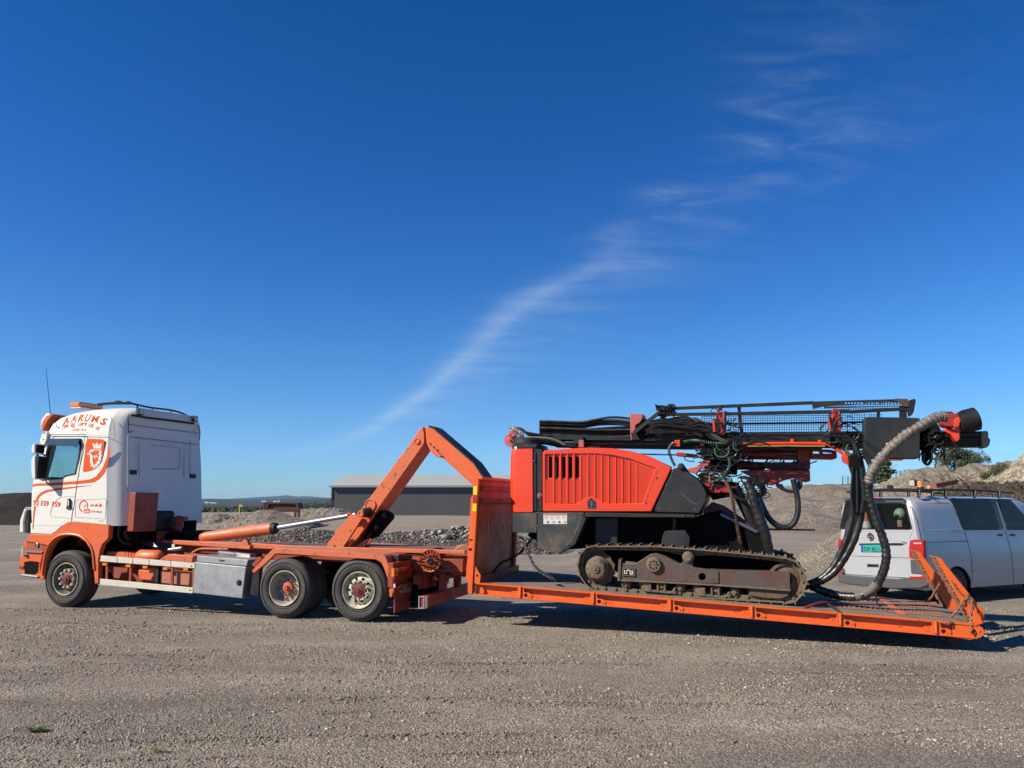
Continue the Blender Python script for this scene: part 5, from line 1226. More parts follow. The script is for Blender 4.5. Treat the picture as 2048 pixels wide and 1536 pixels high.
# end of deck
e = MB(); e0 = dof(1906, 1247)[0]
endp = [(e0, -.03), (DL-.06, -.01), (DL+.02, -.04), (DL+.05, -.10), (DL+.0, -.17), (DL-.12, -HB-.025), (e0, -HB-.01)]
dprism(e, endp, ND+.012, ND+.05, [disc_pts((DL-.10, -.10), .035, 10)]); obj('end_plate', e, CLEANOR, PF, bev=.004)
e = MB(); dprism(e, endp, ND+WD-.05, ND+WD-.012); obj('end_plate', e, CLEANOR, PF)
obj('end_bar', MB().cyl(D(DL-.02, ND+.06, -.09), D(DL-.02, ND+WD-.06, -.09), .045, seg=12), CORDARK, PF)
for n0 in (.7, 1.75): obj('roller', MB().cyl(D(DL-.2, n0, -.28), D(DL-.2, n0+.2, -.28), .085, seg=16), CORDARK, PF)
obj('bevel_plate', dprism(MB(), [(DL-.28, .0), (DL-.28, .006), (DL+.01, -.03), (DL+.01, -.04)], ND+.1, ND+WD-.1), PLANK, PF)
# lashing brackets
for (u, v) in ((1041, 1180), (1187, 1191), (1341, 1203), (1504, 1217), (1681, 1231), (1872, 1247)):
    d = dof(u, v)[0]; b = -HB+.004
    lp = MB(); dprism(lp, [(d-.17, b), (d-.025, b), (d-.025, -.024), (d-.05, -.024), (d-.05, -.075), (d-.14, -.085), (d-.165, -.105)], ND+.004, ND+.018, [disc_pts((d-.095, -.13), .034, 12)])
    B_ = obj('lashing_bracket', lp, CLEANOR, PF)
    obj('bracket_tube', MB().cyl(D(d, ND+.0, b+.02), D(d, ND+.0, -.004), .021, seg=12), CLEANOR, B_)
    rp = MB(); dprism(rp, [(d+.025, b), (d+.18, b), (d+.18, -.115), (d+.145, -.09), (d+.06, -.085), (d+.05, -.024), (d+.025, -.024)], ND+.004, ND+.014, [disc_pts((d+.09, -.13), .030, 12), disc_pts((d+.15, -.155), .010, 8)])
    obj('bracket_plate', rp, CLEANOR, B_)
    obj('bracket_foot', dprism(MB(), [(d+.185, b), (d+.29, b), (d+.27, b+.03), (d+.185, b+.06)], ND+.02, ND+.05), CLEANOR, B_)
    obj('stiffener', dbox(MB(), d-.025, d+.025, ND+.03, ND+.084, b, -.024), CLEANOR, B_)
# headboard
HT = dof(948, 957)[1]; pl0 = dof(957, 958)[0]; 
def HP(pts, n0, n1): return MB().prism(S(pts, ND), n0, n1)
obj('headboard_post', HP([(947, 957), (957.5, 958), (944, 1189), (936.5, 1188)], ND, ND+.10), CLEANOR, PF, bev=.006)
obj('headboard_gusset', HP([(945.2, 990), (941, 996), (934.5, 1115), (932, 1135), (931, 1158), (935, 1164), (934.5, 1187), (938, 1188), (947, 1010)], ND+.015, ND+.06), CLEANOR, PF, bev=.004)
obj('headboard_post', HP([(947, 957), (957.5, 958), (944, 1189), (936.5, 1188)], ND+WD-.10, ND+WD), CLEANOR, PF, bev=.006)
panel = dprism(MB(), [(-.03, -.05), (.0, -.05), (.0, HT-.01), (-.03, HT-.01)], ND+.10, ND+WD-.10); PN = obj('headboard_panel', panel, CORDARK2 if False else paint('shaded_headboard_orange', (.55, .075, .020), .45, dirt=.5, dcol=(.18, .07, .05), scale=1.6, fine=.12), PF)  # panel orange darkened: the shade on its inner face is in the colour
tr = MB(); dbox(tr, -.04, .06, ND, ND+WD, HT-.012, HT+.035); obj('headboard_top_rail', tr, CLEANOR, PF, bev=.006)
for h0 in (HT-.15, HT-.36): obj('headboard_rail', dbox(MB(), .001, .05, ND+.1, ND+WD-.1, h0-.04, h0+.04), CORDARK, PF, bev=.008)
for n0 in (2.15,): obj('headboard_channel', dbox(MB(), .001, .05, n0, n0+.14, 0, HT-.41), CORDARK, PF, bev=.008)
obj('headboard_sill', dbox(MB(), .001, .07, ND+.1, ND+WD-.1, .0, .10), CORDARK, PF, bev=.008)
for (v0, v1, mt) in ((972, 989.5, YELR), (990, 1006.5, REDL), (1007, 1022.5, YELR)):
    def ed(v, off): t = (v-957)/(1188-957); return 947.2-10.5*t+off
    obj('reflector', MB().prism(S([(ed(v0, .6), v0), (ed(v0, 8.4), v0+.3), (ed(v1, 8.4), v1+.3), (ed(v1, .6), v1)], ND), ND-.005, ND-.001), mt, PF)
obj('door_hook', HP([(938, 1079), (945, 1078), (945, 1080), (939, 1081.5)], ND-.006, ND-.001), DARK, PF); obj('door_hook', HP([(936, 1098), (944, 1096), (943, 1100), (938, 1101)], ND-.006, ND-.001), DARK, PF)
obj('corner_plate', dprism(MB(), [(.0, .0), (.09, .0), (.10, .12), (.06, .17), (.0, .26)], ND+.02, ND+.035, [disc_pts((.045, .11), .02, 10)]), CLEANOR, PF)
obj('handle_rod', MB().tube([D(.02, ND-.012, -.01), D(.0, ND-.012, -.03), D(.0, ND-.012, -.12)], .008, 5), DARK, PF)
obj('pocket', dprism(MB(), [(.09, -HB+.02), (.09, -.06), (.13, -.06), (.17, -.12), (.16, -HB+.02)], ND+.045, ND+.054), CLEANOR, PF, bev=.003)
# AARUM'S print on the inside of the headboard
tx = MB()
def hb_text(mb, txt, cn, ch_, span, h, rise, bold, shear):
    m = len(txt)
    for i, c in enumerate(txt):
        if c == ' ': continue
        vs, fs = text_mb(c, 1, bold, shear); 
        if not vs: continue
        x0 = min(v[0] for v in vs); x1 = max(v[0] for v in vs); t0 = (i+.08)/m; w_ = span/m*(.84 if c not in "'i1l" else .3); tt_ = (i+.5)/m*2-1
        base = ch_-rise*tt_*tt_; 
        for_ = [D(.004, cn-span/2+span*t0+(x-x0)/(x1-x0)*w_, base+y/.7*h-rise*.9*tt_*((x-x0)/(x1-x0)-.5)*2/m) for x, y in vs]
        mb.add(for_, fs)
hb_text(tx, "AARUM'S", 1.31, HT-.86, 1.45, .26, .16, .035, .1)
hb_text(tx, 'Towing Service AS', 1.31, HT-1.10, 1.5, .11, .10, .012, .3)
hb_text(tx, '92 159 159', 1.31, .30, 1.2, .12, 0, .02, 0)
obj('lettering', tx, paint('worn_white_print', (.60, .55, .50), .5, dirt=.5, dcol=(.4, .2, .15), scale=6), PF, fix=False, kind='stuff')
# ramps folded up
rampo = [(1871, 1113), (1884, 1117), (1890, 1127), (1955, 1208), (1969.5, 1222), (1968, 1246), (1955, 1251), (1948, 1249), (1936, 1228), (1900, 1166)]
def ramp(n0):
    sh = n0-.42; b = S(rampo, .42)
    w = .40; r_ = obj('ramp', MB().prism(b, n0, n0+.03), CLEANOR, PF, bev=.005)
    obj('ramp_side', MB().prism(b, n0+w-.03, n0+w), CLEANOR, r_, bev=.005)
    line = [Vector(b[0]), Vector(b[9]), Vector(b[8]), Vector(b[7])]; m = MB()
    tot = sum((line[i+1]-line[i]).length for i in range(3)); k = int(tot/.045)
    def at(t):
        d = t*tot
        for i in range(3):
            l = (line[i+1]-line[i]).length
            if d <= l or i == 2: return line[i].lerp(line[i+1], min(1, d/l))
            d -= l
    rr_ = random.Random(5)
    for i in range(k):
        a, c = at(i/k), at((i+.6)/k); dn_ = (c-a).normalized(); nm = Vector((dn_.y, -dn_.x))*(-.028 if rr_.random() < .5 else -.020)
        if nm.x > 0: nm = -nm
        for q in range(6):
            x0 = n0+.03+(w-.06)*q/6; x1 = x0+(w-.06)/6*.72; off = nm*(.35+.65*((i+q) % 2))
            m.add([(a.x, x0, a.y), (a.x, x1, a.y), (c.x, x1, c.y), (c.x, x0, c.y), (a.x+off.x, x0, a.y+off.y), (a.x+off.x, x1, a.y+off.y), (c.x+off.x, x1, c.y+off.y), (c.x+off.x, x0, c.y+off.y)], [(0, 1, 2, 3), (7, 6, 5, 4), (0, 4, 5, 1), (1, 5, 6, 2), (2, 6, 7, 3), (3, 7, 4, 0)])
    obj('ramp_tread', m, RUST, r_, kind='stuff')
    bk = MB()
    for i in range(3):
        a, c = line[i], line[i+1]; bk.add([(a.x+.004, n0+.03, a.y), (a.x+.004, n0+w-.03, a.y), (c.x+.004, n0+w-.03, c.y), (c.x+.004, n0+.03, c.y), (a.x+.016, n0+.03, a.y-.004), (a.x+.016, n0+w-.03, a.y-.004), (c.x+.016, n0+w-.03, c.y-.004), (c.x+.016, n0+.03, c.y-.004)], [(0, 1, 2, 3), (7, 6, 5, 4), (0, 4, 5, 1), (1, 5, 6, 2), (2, 6, 7, 3), (3, 7, 4, 0)])
    obj('ramp_plate', bk, CORDARK, r_, kind='stuff')
    return r_
ramp(.42); ramp(1.86)
def chain(pts, mat=None, parent=None, name='chain', r=.006, link=.045):
    pts = [Vector(p) for p in pts]; q = []; 
    e = [pts[0]]+pts+[pts[-1]]
    for i in range(1, len(e)-2):
        for k in range(12):
            t = k/12; a, b, c, d = e[i-1], e[i], e[i+1], e[i+2]
            q.append(.5*((2*b)+(c-a)*t+(2*a-5*b+4*c-d)*t*t+(3*b-a-3*c+d)*t**3))
    q.append(pts[-1]); mb = MB(); acc = 0; j = 0; last = q[0]; i = 1; up = 0
    while i < len(q):
        seg = (q[i]-last).length
        if acc+seg >= link*.72:
            cpt = last; d = (q[i]-last).normalized(); x = d.orthogonal().normalized(); y = d.cross(x)
            if up: x, y = y, x
            ring = [cpt+d*(link*.5*cos(a))+x*(link*.28*sin(a)) for a in [2*pi*k/8 for k in range(9)]]
            mb.tube(ring, r, 4, smooth=False); up = 1-up; acc = 0
        acc += seg; last = q[i]; i += 1
    return obj(name, mb, mat or RUST, parent, kind='stuff' if parent else None)
chain([P(1848, 1204, 1.2), P(1862, 1196, .95), P(1873, 1178, .8), P(1880, 1165, .8)], None, PF)
chain([P(1902, 1235, .5), P(1918, 1218, .42), P(1930, 1198, .40), P(1938, 1188, .40)], None, PF, r=.008, link=.06)
chain([P(1937, 1190, .41), P(1944, 1205, .38), P(1942, 1230, .2), P(1942, 1258, .08), P(1944, 1268, .08)], None, PF, r=.009, link=.06)
chain([P(1903, 1160, .42), P(1915, 1180, .40), P(1935, 1200, .40), P(1944, 1215, .40)], None, PF)
chain([P(1884, 1243, .10), P(1895, 1247, .06), P(1905, 1242, .10)], None, PF)
HCH = paint('dark_chain', (.06, .045, .035), .6, metal=.4, dirt=.6)
ldc = chain([P(1045, 1078, .6), P(1058, 1110, .5), P(1075, 1138, .45), P(1110, 1160, .4)], HCH, None, 'tie_chain', r=.010, link=.07); tag(ldc, 'dark tie-down chain from the rig tail down to the deck planks', 'chain')
ldc = chain([P(1066, 1075, .8), P(1040, 1105, .9), P(1015, 1120, .9), P(1000, 1128, .9), P(975, 1158, .8)], HCH, None, 'tie_chain', r=.010, link=.07); tag(ldc, 'dark tie-down chain crossing in front of the headboard lettering', 'chain')
ldc = chain([P(1690, 1240, .12), P(1684, 1228, .12), P(1672, 1218, .25), P(1655, 1208, .6)], HCH, None, 'tie_chain', r=.008, link=.055); tag(ldc, 'short lashing chain hooked over the deck edge behind the track', 'chain')
st = MB().tube([P(1608, 1216, .25), P(1630, 1208, .4), P(1648, 1205, .55), P(1655, 1207, .6)], .022, 5, rf=lambda t: 1); obj('red_strap', st, paint('red_strap', (.30, .03, .02), .7), None, label='dark red ratchet strap lying on the deck right of the rig track', cat='strap')
# rocks at the deck end
pp = [tuple(WG(1965+random.uniform(-8, 45), 1262+random.uniform(-14, 20))) for _ in range(45)]
stones('broken_stones', pp, [random.uniform(.010, .038) for _ in pp], STONEM, 'heap of broken pale stones on the ground at the ramp end', 3, cat='stones')

# ================================================================== DRILL RIG
RG = root('drill_rig', 'red and charcoal tracked rock drilling rig with folded boom standing on the orange platform', 'drill rig', D(dof(1390, 1193, .4)[0], 1.3, 0))
NB = .46
hood_o = [(1085, 1021.5), (1085, 905), (1088, 901), (1130, 897.5), (1180, 895), (1225, 896.5), (1262, 902), (1300, 913), (1343.5, 933.5), (1342, 938), (1303, 1022), (1300, 1023.5), (1088, 1023)]
rec = [(1091, 1006), (1091, 909), (1150, 908), (1190, 908), (1225, 911), (1262, 919), (1312, 937), (1287, 1006), (1220, 1007), (1208, 1005), (1190, 995), (1181, 993), (1172, 995), (1158, 1004), (1148, 1008)]
hood = MB().prism(S(hood_o, NB), NB, NB+.12, [S(rec, NB)]); HO = obj('hood', hood, REDP, RG, bev=.012)
vents = []
for x in (1101, 1114, 1127.7, 1141, 1154.5): vents.append([(x-3.8, 914.5), (x-2.5, 912.8), (x+2.5, 912.8), (x+3.8, 914.5), (x+3.8, 954), (x+2.5, 955.8), (x-2.5, 955.8), (x-3.8, 954)])
obj('hood_panel', MB().prism(S(rec, NB+.035), NB+.035, NB+.06, [S(v_, NB+.035) for v_ in vents]), REDP, HO)
obj('vent_screen', MB().prism(S([(1094, 910), (1160, 910), (1160, 958), (1094, 958)], NB+.10), NB+.10, NB+.11), BLACK, HO)
def rtop(x): return 911 if x < 1200 else 911+(x-1200)*.2+(max(0, x-1240))*.12
def rbot(x): return 1006 if (x < 1158 or x > 1208) else (994.5+abs(x-1181)*.45)
RX = (1091, 1107.5, 1121, 1134.5, 1148, 1161.5, 1176, 1189.5, 1203.5, 1217, 1231, 1245, 1259, 1274, 1309)
fl_ = MB()  # bays tilted off the sun: the recess shade is put into their shape
for i in range(len(RX)-1):
    xa, xb = RX[i], RX[i+1]; vt = 959 if i < 5 else None; q = []
    for n_a, x_ in ((NB+.004, xa), (NB+.034, xb if i < 13 else 1304)):
        t_ = vt or rtop(x_)-2; b_ = rbot(x_)+1
        if i == 13 and x_ > 1290: b_ = 960
        q.append((F.S(x_, t_, NB), F.S(x_, b_, NB), n_a))
    (ta, ba, na), (tb2, bb2, nb2) = q
    if i == 13: x1_ = F.S(1286, 1005, NB); fl_.add([(ta[0], na, ta[1]), (ba[0], na, ba[1]), (x1_[0], nb2-.004, x1_[1]), (bb2[0], nb2, bb2[1]), (tb2[0], nb2, tb2[1])], [(0, 1, 2, 3, 4)])
    else: fl_.add([(ta[0], na, ta[1]), (ba[0], na, ba[1]), (bb2[0], nb2, bb2[1]), (tb2[0], nb2, tb2[1])], [(0, 1, 2, 3)])
obj('shading_flute', fl_, REDP, HO, kind='stuff', fix=False)
for i, x in enumerate((1107.5, 1121, 1134.5, 1148, 1161.5, 1176, 1189.5, 1203.5, 1217, 1231, 1245, 1259, 1274)):
    top = 911 if x < 1200 else 911+(x-1200)*.2+(max(0, x-1240))*.12; bot = 1005 if (x < 1160 or x > 1206) else (996+abs(x-1181)*.35)
    obj('rib', MB().prism(S([(x-1.5, top-3), (x+1.7, top-3), (x+1.8, bot+1), (x-1.6, bot+1)], NB+.0), NB-.002, NB+.036), REDP, HO, bev=.006)
fr_ = MB().prism(S([(1310, 938), (1316, 941), (1292, 1003), (1286, 1003)], NB-.004), NB-.004, NB+.02); obj('hood_ridge', fr_, REDP, HO, bev=.008)
lt = MB()
for (u, v) in ((1312, 955), (1290, 1005)): p = P(u, v, NB-.006); lt.lathe([(0, -.012), (.012, -.010), (.018, 0)], p, 'n', 10)
obj('latch', lt, CHROME, HO, kind='stuff')
bd = MB().prism(S([(1175, 1016), (1175, 1003), (1182, 996), (1190.5, 1003), (1190.5, 1016)], NB-.004), NB-.006, NB+.02); B_ = obj('badge', bd, BLACK, HO)
tb_ = MB(); ring_ = S([(1175, 1016), (1175, 1003), (1182, 996), (1190.5, 1003), (1190.5, 1016)], NB-.007); tb_.tube([(s_, NB-.008, z_) for s_, z_ in ring_+ring_[:1]], .006, 4, smooth=False)
for q in ([(1178, 1006), (1188, 1006)], [(1183, 1006), (1183, 1014)], [(1178, 1010), (1181, 1010)], [(1185, 1010), (1188, 1010)], [(1179, 1002.5), (1186, 1002.5)]): tb_.tube([P(u, v, NB-.009) for u, v in q], .007, 4, smooth=False)
obj('badge_mark', tb_, CHROME, B_, kind='stuff')
# rounded rear corner cover
def sz(u, v, n): return F.S(u, v, n)
sL = F.S(1019, 960, NB)[0]; sR_ = F.S(1065, 960, NB)[0]; secs = []
for v, inset in ((1024, .015), (1021, .0), (985, -.02), (950, -.02), (915, -.015), (901, -.005), (897.5, .02)):
    z = F.S(1040, v, NB)[1]; l = []
    for i in range(7): a = pi+.5*pi*i/6; l.append(Vector((sL+inset+.13+.13*cos(a), NB+.13+.13*sin(a), z)))
    l += [Vector((sR_, NB, z)), Vector((sR_, 2.2, z)), Vector((sL+inset, 2.2, z))]; secs.append(l)
obj('tail_cover', MB().loft(secs), REDP, RG, ang=40)
# dark body behind the panels
body = MB().prism(S([(1072, 1100), (1072, 898), (1085, 899), (1230, 902), (1300, 920), (1345, 940), (1310, 1030), (1168, 1030), (1145, 1085), (1117, 1100)], NB+.13), NB+.13, 2.2); obj('body_core', body, GREY, RG)
obj('corner_post', MB().prism(S([(1065.5, 1023), (1065.5, 897), (1084, 898), (1084, 1023)], NB+.03), NB+.03, NB+.14), GREY, RG, bev=.006)
obj('door_seal', MB().prism(S([(1066, 1022), (1066, 902), (1072, 904), (1073, 1022)], NB+.015), NB+.015, NB+.03), BLACK, RG)
lk = MB().lathe([(0, -.02), (.02, -.02), (.03, 0), (.045, 0)], P(1079, 991, NB+.025), 'n', 12); obj('lock', lk, paint('brass', (.5, .3, .2), .35, metal=.8), RG)
obj('lock_plate', MB().lathe([(0, .0), (.05, .0), (.052, .01)], P(1078.5, 992, NB+.028), 'n', 14), BLACK, RG)
obj('tail_box', MB().prism(S([(1025, 1025), (1074, 1025), (1074, 1066), (1025, 1065)], NB+.01), NB+.01, 2.1), GREYW, RG, bev=.008)
obj('side_skirt', MB().prism(S([(1074.5, 1024), (1168, 1025), (1167, 1034), (1146, 1084), (1117.5, 1107), (1075, 1097)], NB), NB, NB+.02), GREYW, RG, bev=.004)
obj('skirt_flange', MB().prism(S([(1167, 1034), (1172, 1036), (1150, 1088), (1118, 1108), (1117.5, 1107), (1146, 1084)], NB), NB+.0, NB+.25), GREY, RG)
obj('sill_beam', MB().prism(S([(1170, 1025), (1390, 1028.5), (1391, 1035), (1169, 1034)], NB), NB, NB+.2), GREY, RG, bev=.006)
obj('sill_joint', MB().prism(S([(1364, 1028.3), (1366, 1028.3), (1366, 1034.6), (1364, 1034.6)], NB-.003), NB-.004, NB-.001), STEEL, RG)
bl = MB()
for (u, v) in ((1075.5, 1025), (1075.5, 1052), (1079, 1094), (1111, 1101), (1135, 1089), (1151, 1064), (1162, 1027), (1068, 922), (1320, 1017), (1390, 1018), (1333, 970), (1345, 943)):
    p = P(u, v, NB); bl.lathe([(0, -.014), (.009, -.012), (.013, 0)], p, 'n', 8)
obj('bolt', bl, CHROME, RG, kind='stuff')
pl_ = MB().prism(S([(1087, 1027.5), (1134, 1027.5), (1134, 1048), (1087, 1048)], NB-.003), NB-.005, NB-.001); WL = obj('warning_label', pl_, paint('label_white', (.75, .74, .70), .5, dirt=.3, scale=20), RG)
wl = MB()
for i in range(4):
    x = 1089+i*11.4
    for j in range(3): wl.prism(S([(x, 1032+j*2.6), (x+8-(j % 2)*2, 1032+j*2.6), (x+8-(j % 2)*2, 1033+j*2.6), (x, 1033+j*2.6)], NB-.006), NB-.0065, NB-.0055)
obj('label_text', wl, paint('label_grey', (.35, .35, .36), .6), WL, kind='stuff')
wl = MB(); wl.prism(S([(1088, 1028.5), (1133, 1028.5), (1133, 1030.5), (1088, 1030.5)], NB-.006), NB-.0065, NB-.0055); obj('label_bar', wl, REDL, WL)
for i in range(4):
    x = 1089+i*11.4; obj('warning_sign', MB().prism(S([(x, 1046), (x+4, 1046), (x+2, 1042.3)], NB-.006), NB-.0065, NB-.0055), YELR, WL)
    obj('mandatory_sign', MB().lathe([(0, 0), (.022, 0)], P(x+7, 1044.2, NB-.0062), 'n', 12), paint('sign_blue', (.05, .18, .50), .5) if i % 2 == 0 else MC['label_grey'], WL)
sh = [(1346, 937), (1362, 934), (1382, 948), (1400, 962), (1414, 986), (1411, 1004), (1399, 1027), (1312, 1025), (1309, 1019)]
SP = obj('shoulder_panel', MB().prism(S(sh, NB-.01), NB-.01, NB+.06), GREY, RG, bev=.015)
obj('shoulder_core', MB().prism(S([(1362, 936), (1400, 962), (1414, 986), (1410, 1004), (1395, 1032), (1320, 1032), (1340, 940)], NB+.07), NB+.07, 1.9), GREY, RG, bev=.02)
obj('panel_crease', MB().tube([P(1345, 948, NB-.011), P(1385, 968, NB-.011), P(1404, 985, NB-.011)], .005, 4), BLACK, SP); obj('panel_crease', MB().tube([P(1362, 986, NB-.011), P(1385, 1005, NB-.011), P(1396, 1008, NB-.011), P(1402, 998, NB-.012)], .006, 4), paint('edge_grey', (.12, .13, .14), .4), SP)
pv = MB().lathe([(0, -.06), (.035, -.055), (.05, -.04), (.055, .05)], P(1362, 933, NB), 'n', 18); obj('pivot_knob', pv, GREY, RG)
obj('knob_bracket', MB().prism(S([(1353, 938), (1358, 928), (1366, 928), (1380, 945), (1375, 950)], NB+.02), NB+.02, NB+.06), GREY, RG, bev=.01)
obj('air_intake', MB().lathe([(0, .20), (.2, .2), (.24, .16), (.25, .0)], (F.S(1052, 899, .8)[0], .85, F.S(1052, 899, .8)[1]), 'z', 24), GREY, RG)
obj('intake_band', MB().prism(S([(1028, 899), (1029, 889), (1036, 886), (1078, 888), (1080, 898)], .7), .55, 1.3), GREY, RG, bev=.02)
obj('intake_label', MB().prism(S([(1028.5, 893), (1034, 893), (1034, 899), (1028.5, 899)], .54), .535, .545), LETW, RG)
# dark lower machinery
mach = MB().prism(S([(1150, 1030), (1392, 1034), (1400, 1030), (1440, 1020), (1500, 1055), (1532, 1090), (1560, 1112), (1560, 1150), (1400, 1150), (1240, 1145), (1170, 1094)], 1.0), .85, 1.78); obj('chassis_core', mach, DARK, RG)
mm = MB()
mm.prism(S([(1325, 1072), (1330, 1062), (1370, 1060), (1380, 1075), (1378, 1095), (1322, 1095)], .6), .6, .9); mm.prism(S([(1190, 1036), (1235, 1036), (1235, 1090), (1190, 1090)], .75), .75, .95); mm.prism(S([(1345, 1036), (1352, 1036), (1352, 1062), (1344, 1062)], .7), .7, .9); obj('valve_housing', mm, GREY, RG, bev=.01, kind='stuff')
obj('counterweight', MB().prism(S([(1060, 1070), (1110, 1100), (1170, 1096), (1180, 1070), (1170, 1035), (1075, 1050)], 1.0), .8, 1.9), DARK, RG, bev=.02)

# ---- tracks
NT = .36
tp = [(1182, 1092), (1230, 1091.5), (1310, 1092), (1360, 1095.5), (1400, 1098.5), (1450, 1103), (1500, 1107.5), (1550, 1112.5), (1580, 1118), (1598, 1128), (1610, 1145), (1614, 1165), (1608, 1185), (1597, 1200), (1580, 1207), (1500, 1202.5), (1400, 1197), (1336, 1194), (1260, 1188.5), (1188, 1183), (1173, 1172), (1160, 1155), (1154, 1135), (1157, 1115), (1166, 1100)]
path = [Vector(p) for p in S(tp, NT)]; path.append(path[0])
tot = sum((path[i+1]-path[i]).length for i in range(len(path)-1)); NSH = round(tot/.165)
print('TRACK', tot, NSH)
def pat(t):
    d = (t % 1)*tot
    for i in range(len(path)-1):
        l = (path[i+1]-path[i]).length
        if d <= l: return path[i].lerp(path[i+1], d/l)
        d -= l
    return path[-1]
pitch = tot/NSH
sm = MB(); sm.box((-pitch*.49, -.20, -.018), (pitch*.49, .20, 0)); sm.box((-pitch*.47, -.20, 0), (-pitch*.36, .20, .030)); sm.box((pitch*.0, -.19, 0), (pitch*.07, .19, .012))
sm.box((-pitch*.45, -.10, -.075), (pitch*.40, -.065, -.018)); sm.box((-pitch*.45, .03, -.075), (pitch*.40, .065, -.018)); sm.cyl((-pitch*.42, -.12, -.055), (-pitch*.42, .09, -.055), .022, seg=8)
sme, _c = mesh('track_shoe', sm, MUDL, center=Vector((0, 0, 0)))
centre = Vector((sum(p.x for p in path)/len(path), sum(p.y for p in path)/len(path)))
for off in (0, 1.42):
    TK = None
    for i in range(NSH):
        a = pat((i-.5)/NSH); b = pat((i+.5)/NSH); c_ = pat(i/NSH); d = (b-a).normalized(); ang = atan2(d.y, d.x)
        # path runs clockwise (left to right on top): outward is +90 deg of travel
        o_ = inst('track_shoe', sme, (c_.x, NT+.20+off, c_.y), RG, rot=(0, -ang, 0))
    so_ = MB(); so_.prism([tuple(path[i].lerp(centre, .0)+(centre-path[i]).normalized()*.10) for i in range(len(path)-1)], NT+.12+off, NT+.30+off, [[tuple(path[i]+(centre-path[i]).normalized()*.13) for i in range(len(path)-1)]])
    obj('track_chain', so_, MUD, RG)
fo = [(1235.5, 1171), (1237, 1121), (1240, 1118), (1247, 1117.5), (1250, 1127), (1272, 1126.5), (1286, 1118), (1301, 1108), (1313, 1106.5), (1331, 1112.5), (1361, 1129), (1366, 1123), (1385, 1123), (1386, 1135.5), (1434, 1139), (1434, 1139), (1580, 1144), (1580.5, 1182), (1500, 1175), (1400, 1169), (1300, 1163), (1240, 1161)]
fo = [(1239.5, 1161), (1241, 1126), (1272, 1126.5), (1286, 1118), (1301, 1108), (1313, 1106.5), (1331, 1112.5), (1361, 1129), (1366, 1123), (1385, 1123), (1386, 1135.5), (1434, 1140.5), (1580, 1143.5), (1580.5, 1181.5), (1434, 1171), (1336, 1165.5)]
hole = disc_pts(F.S(1404.5, 1153.5, NT+.03), .055, 16)
for off in (0, 1.42): 
    TF = obj('track_frame', MB().prism(S(fo, NT+.03), NT+.03+off, NT+.30+off, [hole]), STEEL, RG, bev=.006)
TF = [o_ for o_ in RG.children if o_.name.startswith('track_frame')][0]
obj('frame_overlay', MB().prism(S([(1241, 1159.5), (1242, 1127), (1272, 1127.5), (1301, 1109.5), (1313, 1107.5), (1331, 1113.5), (1361, 1130), (1434, 1141), (1437, 1144), (1437, 1167), (1400, 1166), (1336, 1162.5)], NT+.015), NT+.012, NT+.031, [disc_pts(F.S(1404.5, 1153.5, NT+.012), .055, 16)]), STEEL, TF, bev=.003)
obj('frame_flange', MB().prism(S([(1236, 1162), (1336, 1166.5), (1434, 1172), (1581, 1182.5), (1581, 1179), (1434, 1168.5), (1336, 1163), (1236, 1158.5)], NT+.0), NT+.0, NT+.03), MUDL, TF)
obj('frame_lip', MB().prism(S([(1234.5, 1162), (1237, 1120), (1240, 1117.5), (1242.5, 1118), (1240, 1162)], NT-.01), NT-.01, NT+.2), MUD, TF)
obj('frame_end', MB().prism(S([(1500, 1176), (1580.5, 1182), (1575, 1192), (1560, 1197), (1525, 1195), (1500, 1190)], NT+.05), NT+.05, NT+.25), MUD, TF)
for (u, v, r, st_) in ((1307.5, 1129, .115, 0), (1376, 1114.5, .088, 1), (1193, 1137.5, .17, 2)):
    p = P(u, v, NT+.01)
    if st_ == 0:
        d_ = obj('torsion_cap', MB().lathe([(0, -.055), (.085, -.055), (r-.008, -.05), (r, -.035), (r, .06)], p, 'n', 28), MUDL, TF)
        bb = MB()
        for i in range(8): a = 2*pi*i/8; q = p+Vector((cos(a)*.06, 0, sin(a)*.06)); bb.lathe([(0, -.064), (.012, -.063), (.013, -.05)], q, 'n', 6)
        obj('cap_bolt', bb, DARK, d_, kind='stuff')
    elif st_ == 1: obj('carrier_roller', MB().lathe([(0, -.04), (.05, -.04), (.055, -.02), (r-.01, -.015), (r, 0), (r, .2)], p, 'n', 22), MUDL, TF)
    else:
        hb = obj('final_drive', MB().lathe([(0, -.05), (.02, -.05), (.03, -.035), (.06, -.035), (.062, -.015), (.125, -.012), (.15, -.0), (r-.01, .02), (r, .06), (r+.03, .09), (r+.03, .14)], P(1191, 1138, NT+.02), 'n', 32), MUDL, RG)
        sprk = MB(); m_ = 26; cc = F.S(1193, 1137.5, NT+.12); pts_ = [(cc[0]+(.27+.03*(i % 2))*cos(2*pi*i/m_), cc[1]+(.27+.03*(i % 2))*sin(2*pi*i/m_)) for i in range(m_)]
        sprk.prism(pts_, NT+.16, NT+.20); obj('sprocket', sprk, MUD, RG)
        gq = MB()
        for i in range(9): a = 2*pi*i/9+.3; q = P(1191, 1138, NT+.02)+Vector((cos(a)*.135, 0, sin(a)*.135)); gq.lathe([(0, -.02), (.010, -.018), (.011, .0)], q, 'n', 6)
        obj('drive_bolt', gq, MUD, hb, kind='stuff')
obj('idler_wheel', MB().lathe([(.07, -.0), (.08, -.01), (.10, .01), (.20, .03), (.22, .0), (.255, .0), (.26, .02), (.26, .16)], P(1573, 1161, NT+.1), 'n', 32), MUD, RG)
